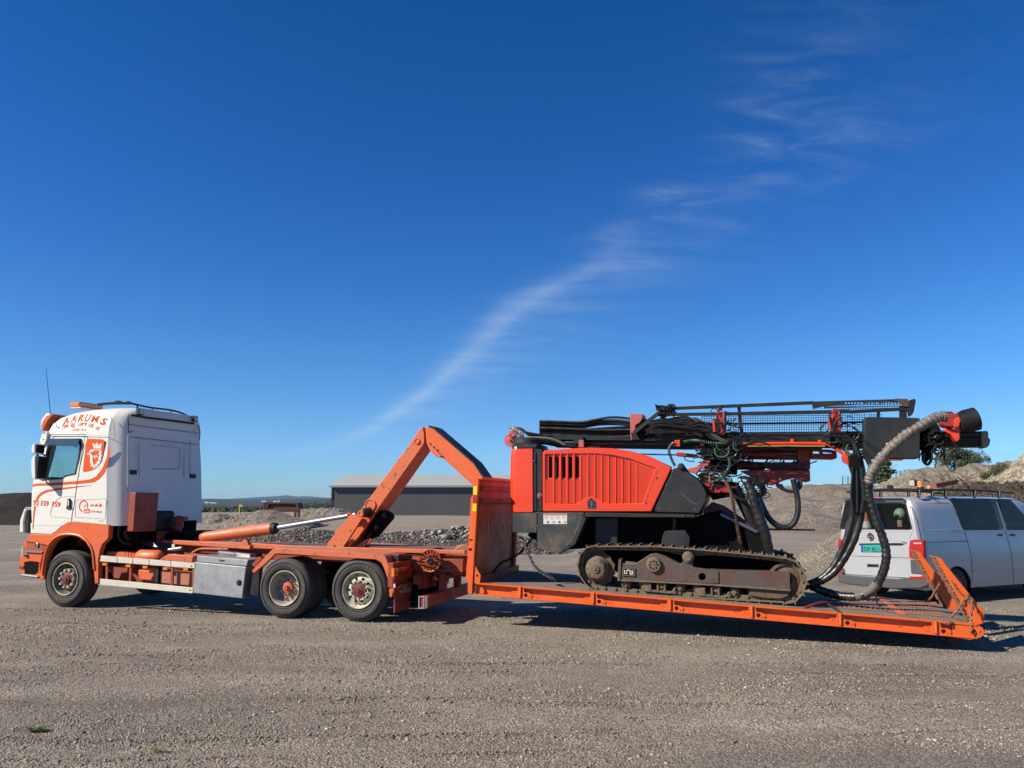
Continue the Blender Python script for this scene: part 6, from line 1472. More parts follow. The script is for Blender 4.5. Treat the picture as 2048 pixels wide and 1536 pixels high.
for (u, v) in ((1252, 1168), (1287, 1169), (1323, 1172), (1360, 1175), (1395, 1177), (1432, 1180), (1469, 1184), (1506, 1186)):
    obj('track_roller', MB().lathe([(0, -.03), (.03, -.03), (.04, -.01), (.055, -.01), (.06, .0), (.075, .02), (.075, .2)], P(u, v, NT+.08), 'n', 16), MUDL, TF)
for (u, v) in ((1312, 1176), (1420, 1185)):
    gd = MB(); gd.prism(S([(u-22, v-11), (u-12, v-10), (u-14, v+3), (u+32, v+7), (u+36, v-1), (u+40, v-1), (u+38, v+6), (u+30, v+12), (u-20, v+7), (u-30, v+2)], NT+.04), NT+.04, NT+.07); obj('chain_guard', gd, MUDL, TF, bev=.006)
    for x in (-13, 2, 16): obj('guard_rib', MB().prism(S([(u+x, v-10), (u+x+3, v-10), (u+x+4, v+6), (u+x-1, v+5)], NT+.035), NT+.03, NT+.1), MUDL, TF, bev=.004)
lp = obj('logo_plate', MB().prism(S([(1244.5, 1135), (1270, 1136), (1271, 1153), (1244.5, 1152)], NT), NT-.01, NT+.012, [S([(1248, 1138), (1266.5, 1138.5), (1267, 1150), (1248, 1149.5)], NT)]), MUD, TF, bev=.004)
obj('hole_shade_disc', MB().lathe([(0, 0), (.06, 0)], P(1404.5, 1153.5, NT+.05)+Vector((0, .06, 0)), 'n', 16), DARK, TF)  # dark disc set behind the opening to stand in for shade
lg = MB()
for pts in ([(1249.5, 1140), (1249.5, 1147), (1254, 1147.5), (1254, 1140.2)], [(1254, 1140.2), (1260, 1140.4), (1260, 1147.8)], [(1260, 1147.8), (1265, 1148), (1265, 1140.8), (1262.5, 1144)]):
    lg.tube([P(u, v, NT+.004) for u, v in pts], .010, 4, smooth=False)
obj('logo_mark', lg, LETW, lp, kind='stuff'); obj('logo_back', MB().prism(S([(1247, 1137), (1268, 1137.5), (1268, 1151), (1247, 1150)], NT), NT+.008, NT+.0115), DARK, lp)
for off in (0, 1.42):
    if off: obj('final_drive', MB().lathe([(0, -.05), (.15, -.0), (.17, .06), (.17, .3)], P(1191, 1138, NT+.02)+Vector((0, off, 0)), 'n', 20), MUD, RG); obj('idler_wheel', MB().lathe([(0, 0), (.26, .02), (.26, .16)], P(1573, 1161, NT+.1)+Vector((0, off, 0)), 'n', 24), MUD, RG)
td = MB().prism(S([(1241, 1126), (1272, 1126.5), (1250, 1123.5)], NT+.05), NT+.05, NT+.25); obj('caked_mud', td, MUDL, TF)

# ---- feed beam, cage, boom
NF = 1.15
def bplate(name, pts, n0, n1, mat, bev=.006, par=None, **k): return obj(name, MB().prism(S(pts, n0), n0, n1), mat, par or RG, bev=bev, **k)
def hose(pts, n, r=.013, mat=None, name='hydraulic_hose', par=None, seg=6, sub=4, **k):
    q = [P(p[0], p[1], p[2] if len(p) > 2 else n) for p in pts]; return obj(name, MB().tube(q, r, seg, sub=sub), mat or HOSE, par or RG, **k)
FB = bplate('feed_beam', [(1085, 872), (1300, 873), (1500, 869), (1745, 866), (1975, 862), (1977, 866), (1977, 890), (1972, 893), (1745, 896), (1500, 891), (1300, 885), (1085, 880)], NF, NF+.30, BLACK)
bplate('feed_rail', [(1085, 876.5), (1300, 879), (1600, 879), (1970, 877), (1970, 880), (1600, 882), (1300, 881.5), (1085, 878.5)], NF-.04, NF-.001, GREY, .003, FB)
bplate('feed_end_plate', [(1962, 864), (1970, 861), (1977, 865), (1977.5, 890), (1972, 895), (1964, 893)], NF-.06, NF-.0, paint('worn_tan_steel', (.32, .25, .16), .6, dirt=.6, scale=8), .01, FB)
bplate('feed_end_stop', [(1977, 874), (1981, 880), (1979, 890), (1973, 896), (1965, 893)], NF, NF+.3, BLACK, .01, FB)
bplate('boom_beam', [(1110, 884.5), (1370, 885), (1480, 886), (1480, 897), (1370, 898), (1110, 894)], NF+.1, NF+.32, BLACK)
bplate('boom_strip', [(1110, 884), (1365, 886.5), (1365, 889.5), (1140, 888)], NF+.08, NF+.099, REDD, 0)
bplate('boom_tube', [(1270, 906.5), (1352, 908), (1352, 911), (1270, 909)], NF+.05, NF+.12, BLUEGREY, .008)
bplate('extension_cylinder', [(1351, 906), (1356, 904), (1395, 909), (1397, 916), (1352, 912)], NF, NF+.12, REDD, .015)
# cage rails
cg = root
def bars(name, segs, n, w, h, mat, **k):
    m = MB()
    for a, b in segs: m.bar(P(a[0], a[1], n), P(b[0], b[1], n), w, h)
    return obj(name, m, mat, RG, **k)
bars('cage_rail', [((1322, 818), (1626, 805.5))], NF-.1, .05, .05, BLACK); bars('cage_rail', [((1318, 829.5), (1500, 827)), ], NF-.1, .05, .05, BLACK); bars('cage_rail', [((1500, 827), (1700, 823))], NF-.1, .05, .055, BLACK); bars('cage_rail', [((1700, 824), (1825, 817))], NF-.1, .05, .05, BLACK)
bars('guide_rod', [((1400, 848.5), (1742, 844))], NF+.05, .03, .03, paint('rusty_rod', (.16, .08, .06), .7, dirt=.5))
bars('cage_post', [((1478, 815), (1484, 872))], NF-.08, .04, .055, BLACK); bars('cage_post', [((1757, 822), (1757, 834))], NF-.08, .04, .04, BLACK); bars('cage_post', [((1806, 812), (1806, 836))], NF-.08, .06, .10, BLACK)
bars('cage_strut', [((1268, 865), (1320, 824))], NF-.12, .045, .06, GREY); bars('cage_strut', [((1320, 838), (1335, 830))], NF-.12, .03, .04, BLACK)
bars('lower_rail', [((1400, 868), (1760, 866))], NF-.06, .04, .05, BLACK)
wires = MB()
for k in range(74):
    u = 1404+k*4.85
    if 1730 < u < 1735: continue
    top = 831.5-(u-1404)*.012; wires.bar(P(u, top, NF+.02), P(u, 866, NF+.02), .007, .007)
for k in range(8): wires.bar(P(1402, 833+k*4.6, NF+.021), P(1765, 829.5+k*4.7, NF+.021), .007, .007)
obj('mesh_guard', wires, BLACK, RG, kind='stuff', fix=False)
w2_ = MB()
for k in range(34): u = 1668+k*4.85; w2_.bar(P(u, 808, NF+.03), P(u, 822, NF+.03), .007, .007)
for k in range(3): w2_.bar(P(1668, 811+k*4, NF+.031), P(1830, 807+k*4, NF+.031), .007, .007)
obj('upper_mesh', w2_, BLACK, RG, kind='stuff', fix=False)
ug = S([(1623, 803), (1816, 797.5), (1817, 812), (1648, 813), (1648, 817), (1626, 818)], NF-.13)
hol = []
for k in range(19): u = 1690+k*6.2; hol.append(S([(u, 804.7-.0*k), (u+3.6, 804.6), (u+3.6, 808), (u, 808.1)], NF-.13))
obj('top_guard', MB().prism(ug, NF-.13, NF-.115, hol), GREY, RG)
bplate('guard_flap', [(1778, 799), (1795, 797), (1816, 798), (1818, 814), (1805, 812), (1795, 803)], NF-.15, NF-.135, paint('rusty_dark', (.07, .045, .035), .7, dirt=.6), .002)
bplate('end_bracket', [(1819, 800), (1830, 797), (1832, 803), (1826, 828), (1821, 832), (1818, 815)], NF-.14, NF+.05, BLACK, .008)
bplate('rail_block', [(1438, 811), (1442, 809), (1444, 814), (1444, 820), (1436, 820)], NF-.15, NF-.02, BLACK)
cl = MB(); rn = random.Random(6)
for k in range(30):
    p = P(rn.uniform(1312, 1346), rn.uniform(812, 832), NF-.1); cl.box(p, p+Vector((rn.uniform(.03, .12), rn.uniform(.05, .15), rn.uniform(.02, .07))))
for k in range(8):
    a = (rn.uniform(1312, 1346), rn.uniform(812, 830)); cl.tube([P(*a, NF-.14), P(a[0]+rn.uniform(-6, 6), a[1]+rn.uniform(-6, 4), NF-.2), P(a[0]+rn.uniform(-8, 10), a[1]+rn.uniform(2, 10), NF-.14)], .012, 5)
obj('rod_gripper', cl, BLACK, RG, kind='stuff', bev=.004)
def clamp(u0, v0, k):
    m = [(u0, v0+2), (u0+6, v0), (u0+8, v0+6), (u0+18, v0+5), (u0+20, v0+22), (u0+18, v0+46), (u0+14, v0+52), (u0+4, v0+50), (u0+1, v0+30)]
    B_ = bplate('rod_clamp', m, NF-.22, NF-.10, REDD, .01)
    bplate('clamp_slot', [(u0+7, v0+8), (u0+12, v0+8), (u0+12, v0+14), (u0+7, v0+14)], NF-.225, NF-.219, BLACK, 0, B_)
    bplate('clamp_slot', [(u0+9, v0+26), (u0+15, v0+24), (u0+14, v0+34), (u0+9, v0+36)], NF-.225, NF-.219, BLACK, 0, B_)
    obj('clamp_cylinder', MB().cyl(P(u0-5, v0+18, NF-.25), P(u0-3, v0+44, NF-.25), .032, seg=12), REDD, B_)
    obj('clamp_tube', MB().cyl(P(u0+15, v0+2, NF-.24), P(u0+15, v0+30, NF-.24), .022, seg=10), REDD, B_)
    for q in range(5):
        a = rn.uniform(0, 2*pi); c0 = (u0+rn.uniform(-6, 22), v0+rn.uniform(5, 50)); r0_ = rn.uniform(8, 16)
        hose([(c0[0]+r0_*cos(a+t)*.7, c0[1]+r0_*sin(a+t)) for t in (0, .9, 1.8, 2.7)], NF-.27-.01*q, .009, name='clamp_hose', par=B_)
clamp(1433, 820, 0); clamp(1664, 816, 1)
# support bracket & hose stack on the left
bplate('support_bracket', [(1261, 872), (1260, 828), (1263, 825.5), (1266, 828), (1270, 828), (1286, 828), (1284, 838), (1280, 845), (1271, 850), (1270, 880), (1262, 880)], NF-.12, NF+.3, PINK, .006)
bplate('bracket_foot', [(1262, 864), (1272, 866), (1280, 880), (1264, 880)], NF-.16, NF-.125, BLACK)
for k in range(9):
    v0 = 842.5+k*4.6; sag = [(1079, v0), (1110, v0+.5), (1160, v0+2.5), (1210, v0+4), (1262, v0+3.5-k*.2), (1320, v0+2-k*.8), (1372, 850+k*3.2)]
    if k < 3: sag = [(1079, v0), (1110, v0+.6), (1160, v0+2), (1190, v0-3), (1225, v0-8+k*2), (1262, v0-5+k*2), (1320, v0+1), (1372, 848+k*3)]
    hose(sag, NF+.02+.03*(k % 3), .021+.004*(k % 2), seg=8)
for k in range(6):
    v0 = 846+k*5.5; hose([(1095, v0+3), (1150, v0+5+rn.uniform(-2, 2)), (1200, v0+rn.uniform(-5, 2)), (1250, v0+rn.uniform(-3, 3)), (1330, v0+rn.uniform(-4, 6)), (1400, 852+rn.uniform(-6, 12))], NF+.20, .019)
bplate('hose_saddle', [(1148, 888), (1148, 873), (1157, 870), (1167, 873), (1167, 888)], NF-.1, NF+.02, BLACK); bplate('saddle_post', [(1157, 895), (1158, 880), (1167, 880), (1168, 895)], NF-.12, NF-.0, PINK)
for k in range(8):
    v0 = 868+k*3.2; hose([(1048+k*2, 864+k*1.5), (1070, 868+k*2), (1100, 874+k*2.2), (1130, 886+k), (1160, 893+k*.4), (1200, 894)], NF-.05+.02*k, .019)
for k in range(4): hose([(1060, 878+k*4), (1085, 876+k*4), (1110, 884+k*2), (1150, 893)], NF-.1, .014)
# reel with fittings at the tail
c = P(1021, 880, NF-.1); RL = obj('hose_reel', MB().lathe([(0, -.01), (.05, -.01), (.06, .0), (.115, .0), (.12, .01), (.12, .05), (0, .06)], c, 'n', 26), PINK, RG)
fx = MB()
for k in range(16):
    p = P(rn.uniform(1014, 1040), rn.uniform(857, 884), NF-.18); d = rn.uniform(.03, .07); fx.box(p, p+Vector((d, .06, d*rn.uniform(.6, 1.4))))
fx.cyl(P(1027, 853, NF-.14), P(1025, 866, NF-.14), .03, seg=8); obj('reel_fitting', fx, PINK, RL, bev=.006, kind='stuff')
obj('brass_coupling', MB().cyl(P(1051, 880, NF-.2), P(1063, 876, NF-.2), .035, seg=12), paint('ochre_coupling', (.45, .22, .05), .5), RL)
for k in range(7): hose([(1024+k*2.5, 862+k*3), (1030+k*3, 855+k*2), (1045+k*2, 858+k*2), (1058+k, 870+k*2)], NF-.2, .010, name='reel_hose')
obj('long_hose', MB().tube([P(1062, 875, NF-.2), P(1090, 876, NF-.2), P(1110, 880, NF-.2), P(1130, 890, NF-.2)], .022, 8), paint('grey_hose', (.12, .11, .10), .6), RG)
# red boom pieces
bplate('boom_arm', [(1480, 942), (1500, 940), (1556, 939), (1620, 940), (1621, 962), (1614, 964), (1594, 958), (1590, 955), (1583, 957), (1573, 959), (1546, 970), (1521, 967), (1497, 950)], 1.34, 1.75, REDD, .012)
bplate('slide_block', [(1594, 898), (1620, 897), (1621, 939), (1594, 940)], 1.42, 1.8, REDD, .012)
cyl_ = lambda name, a, b, n, r, mat, r2=None: obj(name, MB().cyl(P(*a, n), P(*b, n), r, r2, seg=16), mat, RG)
cyl_('lift_cylinder', (1470, 908), (1559, 909), 1.5, .072, REDD); cyl_('cylinder_cap', (1552, 909), (1560, 909), 1.5, .078, REDD); cyl_('piston_rod', (1560, 907), (1594, 908), 1.5, .02, CHROME)
cyl_('swing_cylinder', (1415, 925), (1516, 931), 1.46, .055, REDD); cyl_('rod_sleeve', (1516, 931), (1530, 932), 1.46, .045, BLACK); bplate('boom_fork', [(1530, 925), (1594, 924), (1594, 940), (1545, 939), (1530, 936)], 1.47, 1.7, REDD)
bplate('boom_lug', [(1376, 943), (1376, 937), (1393, 933), (1408, 921), (1420, 922), (1418, 935), (1400, 938), (1392, 948)], .95, 1.1, PINK)
bplate('boom_shoulder', [(1400, 898), (1480, 896), (1480, 920), (1420, 920), (1400, 908)], 1.12, 1.35, BLACK)
fr2 = MB().prism(S([(1621, 898), (1660, 899), (1673, 902), (1674, 916), (1668, 918), (1622, 917)], 1.42), 1.42, 1.75, [S([(1626, 901), (1641, 901), (1641, 907), (1626, 907)], 1.42), S([(1646, 901.5), (1668, 904), (1669, 907), (1646, 907)], 1.42)]); obj('cradle', fr2, REDD, RG, bev=.004)
obj('boom_pipe', MB().tube([P(1486, 888, .9), P(1560, 887, .9), P(1644, 887.5, .9), P(1663, 893, .9), P(1680, 903, .9), P(1688, 910, .9)], .026, 8), REDP, RG)
bplate('boom_flank', [(1455, 884), (1640, 885), (1642, 899), (1455, 898)], 1.50, 1.6, REDD); bplate('upper_boom', [(1440, 898), (1594, 898), (1594, 919), (1440, 917)], 1.56, 1.8, REDD); bplate('boom_web', [(1410, 920), (1530, 924), (1530, 940), (1410, 938)], 1.56, 1.7, REDD)
bplate('hook_plate', [(1682, 914), (1687, 907), (1697, 901), (1700, 904), (1694, 915), (1699, 922), (1703, 935), (1700, 936), (1694, 928), (1686, 925)], .85, .9, REDP)
for (u, v) in ((1349, 880), (1401, 881), (1581, 878), (1636, 880)): bplate('hose_clip', [(u, v), (u+7, v), (u+7, v+11), (u-1, v+11)], .92, 1.02, REDP)
bplate('clip_arm', [(1340, 886), (1352, 885), (1360, 878), (1360, 893), (1345, 893)], .92, .98, REDP)
obj('brass_rod', MB().tube([P(1495, 892.5, .88), P(1570, 892, .88), P(1650, 892.5, .88)], .010, 6), paint('gold_hose', (.45, .32, .07), .5), RG)
# green spiral hoses
GRN = paint('green_spiral_hose', (.04, .16, .09), .5, dirt=.6, dcol=(.01, .01, .01), scale=30)
def spiral(pts, n, r, mat, turns):
    o_ = hose(pts, n, r*.7, name='protected_hose', seg=7); q = [P(p[0], p[1], n) for p in pts]; mb = MB(); mb.tube(q, r, 4, sub=6); m_ = MB(); tot_ = len(q)
    dense = []
    e = [q[0]*2-q[1]]+q+[q[-1]*2-q[-2]]
    for i in range(1, len(e)-2):
        for k in range(10):
            t = k/10; a, b, c, d = e[i-1], e[i], e[i+1], e[i+2]; dense.append(.5*((2*b)+(c-a)*t+(2*a-5*b+4*c-d)*t*t+(3*b-a-3*c+d)*t**3))
    hel = []
    for j in range(turns*8):
        f_ = j/(turns*8-1)*(len(dense)-1); i = min(int(f_), len(dense)-2); c_ = dense[i].lerp(dense[i+1], f_-i); t = (dense[i+1]-dense[i]).normalized(); x = t.orthogonal().normalized(); y = t.cross(x); a = 2*pi*j/8
        hel.append(c_+(x*cos(a)+y*sin(a))*r)
    m_.tube(hel, r*.35, 4, smooth=False); obj('spiral_guard', m_, mat, o_)
spiral([(1347, 885), (1340, 893), (1338, 903), (1344, 920), (1350, 932)], .9, .022, GRN, 18)
spiral([(1367, 884), (1385, 881), (1398, 882), (1420, 886), (1445, 887), (1458, 885)], .88, .022, GRN, 26)
spiral([(1458, 915), (1460, 930), (1452, 945), (1440, 958), (1420, 966)], .85, .022, GRN, 18)
spiral([(1450, 962), (1460, 978), (1465, 1000), (1470, 1030), (1476, 1060), (1482, 1090)], .8, .026, paint('brown_spiral', (.13, .06, .04), .6), 34)
bplate('hose_divider', [(1418, 936), (1421, 935), (1421, 966), (1417, 965)], .84, .86, PINK)
# hose nests
def nest(u0, u1, v0, v1, cnt, n0, n1, rmin=6, rmax=20, seed=1):
    r_ = random.Random(seed)
    for k in range(cnt):
        cx, cy = r_.uniform(u0, u1), r_.uniform(v0, v1); a = r_.uniform(0, 2*pi); n = r_.uniform(n0, n1); q = []
        sweep = r_.uniform(2, 4.5); rx_ = r_.uniform(rmin, rmax); ry_ = r_.uniform(rmin, rmax)*.7
        for j in range(5): t = a+sweep*j/4; q.append((cx+rx_*cos(t), cy+ry_*sin(t)))
        hose(q, n, r_.choice((.007, .009, .011, .014)), name='loose_hose', mat=HOSE if r_.random() < .93 else MC['green_spiral_hose'], seg=5, sub=3)
nest(1430, 1480, 880, 915, 26, .75, 1.1, 8, 24, 3); nest(1395, 1470, 935, 972, 22, .8, 1.2, 6, 20, 4); nest(1385, 1440, 895, 920, 14, .85, 1.1, 6, 18, 5); nest(1680, 1725, 850, 910, 18, .75, 1.1, 8, 22, 6); nest(1850, 1885, 865, 915, 22, .85, 1.15, 6, 16, 7); nest(1480, 1520, 955, 985, 12, .75, 1.0, 6, 14, 8)
for k in range(9): hose([(1365+k*4, 838+rn.uniform(-3, 4)), (1395+k*2, 842+k*2.2), (1420, 855+k*2.5), (1450, 872+k*1.2), (1520, 874+k*1.2), (1600, 874+k*1.1), (1660, 872+k*1.3)], NF-.10-.012*k, .018, seg=6)
for k in range(7): hose([(1300, 842+k*4), (1330, 840+k*4.2), (1368, 834+k*5), (1385, 840+k*4), (1405, 856+k*3)], NF-.13-.01*k, .020)
for k in range(4): hose([(1378+k*5, 836), (1400+k*4, 848), (1425+k*3, 872), (1445+k*3, 885)], NF-.2, .017, name='grey_hose', mat=MC['grey_hose'] if k % 2 else None)
for k in range(6): hose([(1405+k, 941+k*4.2), (1420, 940+k*4.4), (1440, 942+k*4), (1460, 948+k*3)], .86, .010, name='chrome_line' if k % 2 else 'hydraulic_hose', mat=CHROME if k % 2 else None)
bplate('hose_bulkhead', [(1400, 898), (1478, 897), (1474, 950), (1420, 945), (1410, 925)], 1.30, 1.40, DARK, .01)
bplate('hose_manifold', [(1395, 950), (1412, 940), (1440, 960), (1478, 965), (1475, 990), (1425, 1000), (1412, 980)], .95, 1.4, DARK)
# foot of the boom
bplate('boom_foot', [(1424, 1004), (1448, 1012), (1475, 1030), (1505, 1053), (1534, 1060), (1542, 1070), (1540, 1094), (1530, 1112), (1500, 1108), (1440, 1080), (1405, 1040), (1408, 1018)], .88, 1.25, paint('dark_red_paint', (.07, .007, .006), .5, dirt=.5, scale=4), .012)
bplate('boom_pedestal', [(1405, 965), (1480, 972), (1478, 985), (1420, 986)], .92, 1.3, REDD)
cyl_('steel_rod', (1441, 1028), (1514, 1064), .82, .030, BLUEGREY)
cyl_('thick_arm', (1470, 975), (1510, 1056), .95, .085, BLACK)
obj('wrapped_bundle', MB().tube([P(1493, 962, .74), P(1504, 985, .72), P(1512, 1012, .72), P(1520, 1040, .72), P(1530, 1068, .72), P(1540, 1110, .75)], .085, 12, sub=8, rf=lambda t: .8+.25*sin(t*3)+.05*sin(t*70)), HOSE, RG)
cyl_('stay_bar', (1530, 1058.5), (1630, 1060), .9, .014, BLACK)
hose([(1515, 985), (1524, 1010), (1538, 1036), (1556, 1052), (1574, 1055), (1588, 1045), (1596, 1022), (1594, 990), (1586, 958)], .85, .045, name='thick_hose', seg=9)
for k in range(3): hose([(1552+k*5, 968), (1565+k*4, 978+k*2), (1585, 983-k), (1600-k*2, 975), (1602-k*3, 960)], .9, .026-.006*k, name='thick_hose', seg=8)
rz = random.Random(77)
for k in range(16):      # hose runs slung under and over the feed beam
    v0 = rz.uniform(872, 896); u0 = rz.uniform(1440, 1500); u1 = u0+rz.uniform(60, 160)
    hose([(u0, v0), ((u0*2+u1)/3, v0+rz.uniform(-4, 5)), ((u0+u1*2)/3, v0+rz.uniform(-4, 6)), (u1, v0+rz.uniform(-5, 4))], rz.uniform(.86, 1.05), rz.choice((.009, .012, .015)), seg=6)
for k in range(18):
    v0 = rz.uniform(838, 866); hose([(1290+rz.uniform(0, 30), v0), (1330, v0+rz.uniform(-7, 7)), (1368, v0+rz.uniform(-8, 8)), (1400+rz.uniform(-5, 25), v0+rz.uniform(-6, 12)), (1440, v0+rz.uniform(4, 26))], rz.uniform(.88, 1.08), rz.choice((.010, .013, .016)), seg=6)
for k in range(10):
    a = rz.uniform(1500, 1600); hose([(a, 918), (a+rz.uniform(-10, 10), 930), (a+rz.uniform(0, 25), 936), (a+rz.uniform(15, 40), 922)], 1.38, .010, seg=5)
nest(1500, 1560, 955, 990, 14, .8, 1.2, 5, 14, 21); nest(1425, 1500, 905, 935, 20, 1.0, 1.4, 6, 20, 22); nest(1440, 1475, 830, 870, 14, .85, 1.0, 6, 14, 23); nest(1650, 1700, 835, 885, 14, .8, 1.0, 6, 16, 24)
for k in range(5): hose([(1478+k*5, 955), (1500+k*5, 960-k), (1518+k*3, 975), (1520+k*2, 990), (1512, 996)], .72+.03*k, .014)
hose([(1300+158, 968), (1468, 990), (1490, 1000), (1500, 985)], .78, .02)
# grey box, dust head
GB = bplate('rod_box', [(1729.5, 836), (1732, 833.5), (1838, 835.5), (1840.5, 838), (1840.5, 915), (1838, 917), (1732, 917), (1729.5, 915)], .82, 1.1, GREY, .012)
bplate('box_trim', [(1764, 917.2), (1808, 917.2), (1806, 920.5), (1768, 920)], .84, 1.0, CORDARK, 0, GB)
bplate('box_label', [(1772, 886), (1784, 886), (1784, 891), (1772, 891)], .815, .8195, LETW, 0, GB)
bplate('box_strut', [(1730, 880), (1738, 884), (1764, 904), (1760, 910), (1731, 888)], .79, .815, BLACK, .004, GB)
bb = MB()
for (u, v) in ((1734, 835.5), (1832, 837), (1837, 839)): bb.lathe([(0, -.012), (.012, -.01), (.014, 0)], P(u, v, .82), 'n', 8)
obj('bolt', bb, CHROME, GB, kind='stuff')
def ribbed(t): return 1+.07*sin(t*150)+.05*sin(t*47)
DH = obj('dust_hose', MB().tube([P(1893, 833, .62), P(1878, 834, .60), P(1858, 842, .56), P(1835, 856, .52), P(1810, 872, .5), P(1788, 890, .5), P(1768, 910, .5), P(1752, 930, .52), P(1742, 950, .55), P(1738, 966, .58)], .073, 14, sub=14, rf=ribbed, jit=.10), TAPE, RG, ang=60)
obj('dust_hose_lower', MB().tube([P(1738, 964, .58), P(1737, 985, .60), P(1743, 1010, .60), P(1752, 1040, .60), P(1763, 1068, .60), P(1771, 1095, .6), P(1772, 1122, .6), P(1764, 1150, .65), P(1748, 1178, .7), P(1722, 1192, .75), P(1690, 1193, .85), P(1655, 1185, .95), P(1622, 1172, 1.0)], .062, 12, sub=9, rf=lambda t: 1+.06*sin(t*190)+.03*sin(t*71), jit=.07), HOSE, RG, ang=60)
obj('bare_hose_section', MB().tube([P(1712, 1193.5, .77), P(1728, 1189, .74), P(1745, 1178, .69), P(1754, 1167, .67)], .067, 12), paint('dusty_hose', (.15, .13, .11), .7, dirt=.6), RG)
for pts, r_ in (([(1703, 930), (1711, 960), (1709, 1000), (1703, 1040), (1690, 1085), (1670, 1128), (1645, 1155), (1612, 1170)], .050), ([(1722, 950), (1724, 990), (1722, 1030), (1710, 1075), (1690, 1115), (1668, 1145), (1640, 1163), (1608, 1173)], .055), ([(1712, 945), (1716, 985), (1712, 1030), (1700, 1075), (1680, 1120), (1655, 1150)], .035)):
    obj('hose_bundle', MB().tube([P(u, v, .78+.2*(i/len(pts))) for i, (u, v) in enumerate(pts)], r_, 10, sub=8, rf=lambda t: 1+.05*sin(t*90), jit=.04), HOSE, RG, ang=60)
for k in range(12): hose([(1660+k*3, 862+k*2), (1690+k*2, 868+k*2), (1706+k, 890+k), (1706+k*1.6, 920), (1704+k*2.4, 955), (1702+k*3, 990), (1706+k*2, 1025)], .72+.03*(k % 4), .013+.004*(k % 3))
for k in range(4): hose([(1722+k*3, 900), (1732+k*3, 920), (1740, 940+k*3), (1736, 965), (1728+k*2, 1000)], .66, .014)
bplate('hose_tie', [(1698, 912), (1712, 905), (1722, 915), (1726, 935), (1712, 942), (1700, 932)], .7, .95, DARK, .02)
obj('tie_rope', MB().tube([P(1750, 1180, .6), P(1752, 1195, .6), P(1755, 1208, .6), P(1762, 1213, .6)], .014, 5), HOSE, RG)
HD = bplate('drill_head', [(1884, 836), (1888, 829), (1918, 826), (1922, 830), (1921, 846), (1912, 856), (1890, 853), (1884, 848)], .86, 1.12, REDD, .02)
bplate('head_cap', [(1875, 826), (1880, 822), (1905, 823), (1910, 829), (1888, 831), (1878, 836)], .92, 1.1, paint('deep_red', (.22, .02, .02), .4), .01, HD)
bplate('head_leg', [(1908, 840), (1926, 828), (1928, 836), (1920, 846), (1918, 862), (1910, 862)], .84, .9, REDP, .01, HD)
bplate('head_carriage', [(1890, 857), (1921, 858), (1920, 878), (1914, 884), (1908, 878), (1900, 868), (1889, 862)], .95, 1.15, REDP, .01, HD)
c0 = P(1918, 846, .95); c1 = P(1950, 838, .95); dd = (c1-c0).normalized(); 
bell = MB(); n_ = 11
for i in range(n_):
    t0 = i/n_; a = c0+(c1-c0)*(t0*1.12); r0_ = .148+.025*min(1, t0*3); bell.cyl(a, a+dd*.022, r0_, r0_*1.0, seg=26); bell.cyl(a+dd*.0215, a+dd*.038, r0_*.82, seg=26)
obj('dust_hood', bell, BLACK, HD, kind='stuff', bev=.003)
bplate('cradle_rail', [(1885, 868), (1960, 866), (1962, 872), (1886, 874)], NF-.08, NF-.05, GREY, .003)
bplate('carriage_block', [(1842, 842), (1875, 846), (1888, 870), (1886, 892), (1842, 900)], 1.0, 1.3, DARK, .02)
bplate('lower_lug', [(1845, 895), (1862, 892), (1860, 918), (1852, 927), (1846, 918)], .98, 1.1, DARK, .01)
for pts in ([(1850, 905), (1846, 920), (1855, 929), (1863, 918), (1862, 900)], [(1866, 898), (1872, 908), (1884, 910), (1889, 902), (1882, 892)], [(1870, 915), (1872, 925), (1870, 936)], [(1845, 900), (1840, 912), (1838, 922)]): hose(pts, .98, .022 if len(pts) > 3 else .008, name='loose_hose')
# hoses tangled at front of the body
bplate('hose_guard', [(1310, 866), (1400, 868), (1402, 884), (1312, 884)], NF-.02, NF+.2, GREY)
# ================================================================== VAN
CUR[0] = V
VN = root('silver_van', 'silver grey panel van with roof bars and amber beacons parked behind the platform', 'van', (2.4, .95, 0))
def VS(pts, n=0.): return [V.S(u, v, n) for u, v in pts]
def VE(u, v, s=0.): return V.E(u, v, s)
# rear outline on plane s=0 (n,z); n=0 is the right hand (near) side
import itertools
vw = VE(1680, 1060, 0)[0]; print('VAN width', vw, 'roof z', VE(1840, 1000, 0), V.S(1850, 1170, 0))
VWD = 2.03
def vsec(s, hw_scale, z0, ztop, belt, ins_top, k=5):
    """cross section at s: near side n=ins .. far side"""
    zs = [(z0, .03), (z0+.12, .0), (belt-.25, .0), (belt, .015), (belt+.30, .06), (ztop-.28, ins_top*.72), (ztop-.13, ins_top), (ztop-.045, ins_top+.07), (ztop, ins_top+.26)]
    a = [Vector((s, n+(1-hw_scale)*VWD/2, z)) for z, n in zs]; b = [Vector((s, VWD-n-(1-hw_scale)*VWD/2, z)) for z, n in reversed(zs)]
    return a+b
belt = 1.12
ZT = VE(1800, 988, 0.2)[1]; ZT = max(1.9, min(2.1, ZT)); print('ZT', ZT)
secs = []
for (s, hs_, zt) in ((.04, .94, ZT-.06), (.0, .97, ZT-.55), ):
    pass
prof = [(-.0, .965, ZT-.10, .30), (.045, .99, ZT-.04, .28), (.16, 1.0, ZT-.01, .28), (1.0, 1.0, ZT, .28), (2.4, 1.0, ZT, .28), (3.4, 1.0, ZT-.02, .28), (3.75, .995, ZT-.14, .28), (4.25, .985, 1.62, .28), (4.55, .97, 1.30, .28), (4.95, .94, 1.14, .3), (5.2, .86, .95, .35)]
secs = [vsec(s, hs_, z0, zt, min(belt, zt-.2), .13) for s, hs_, zt, z0 in prof]
bodym = MB().loft(secs)
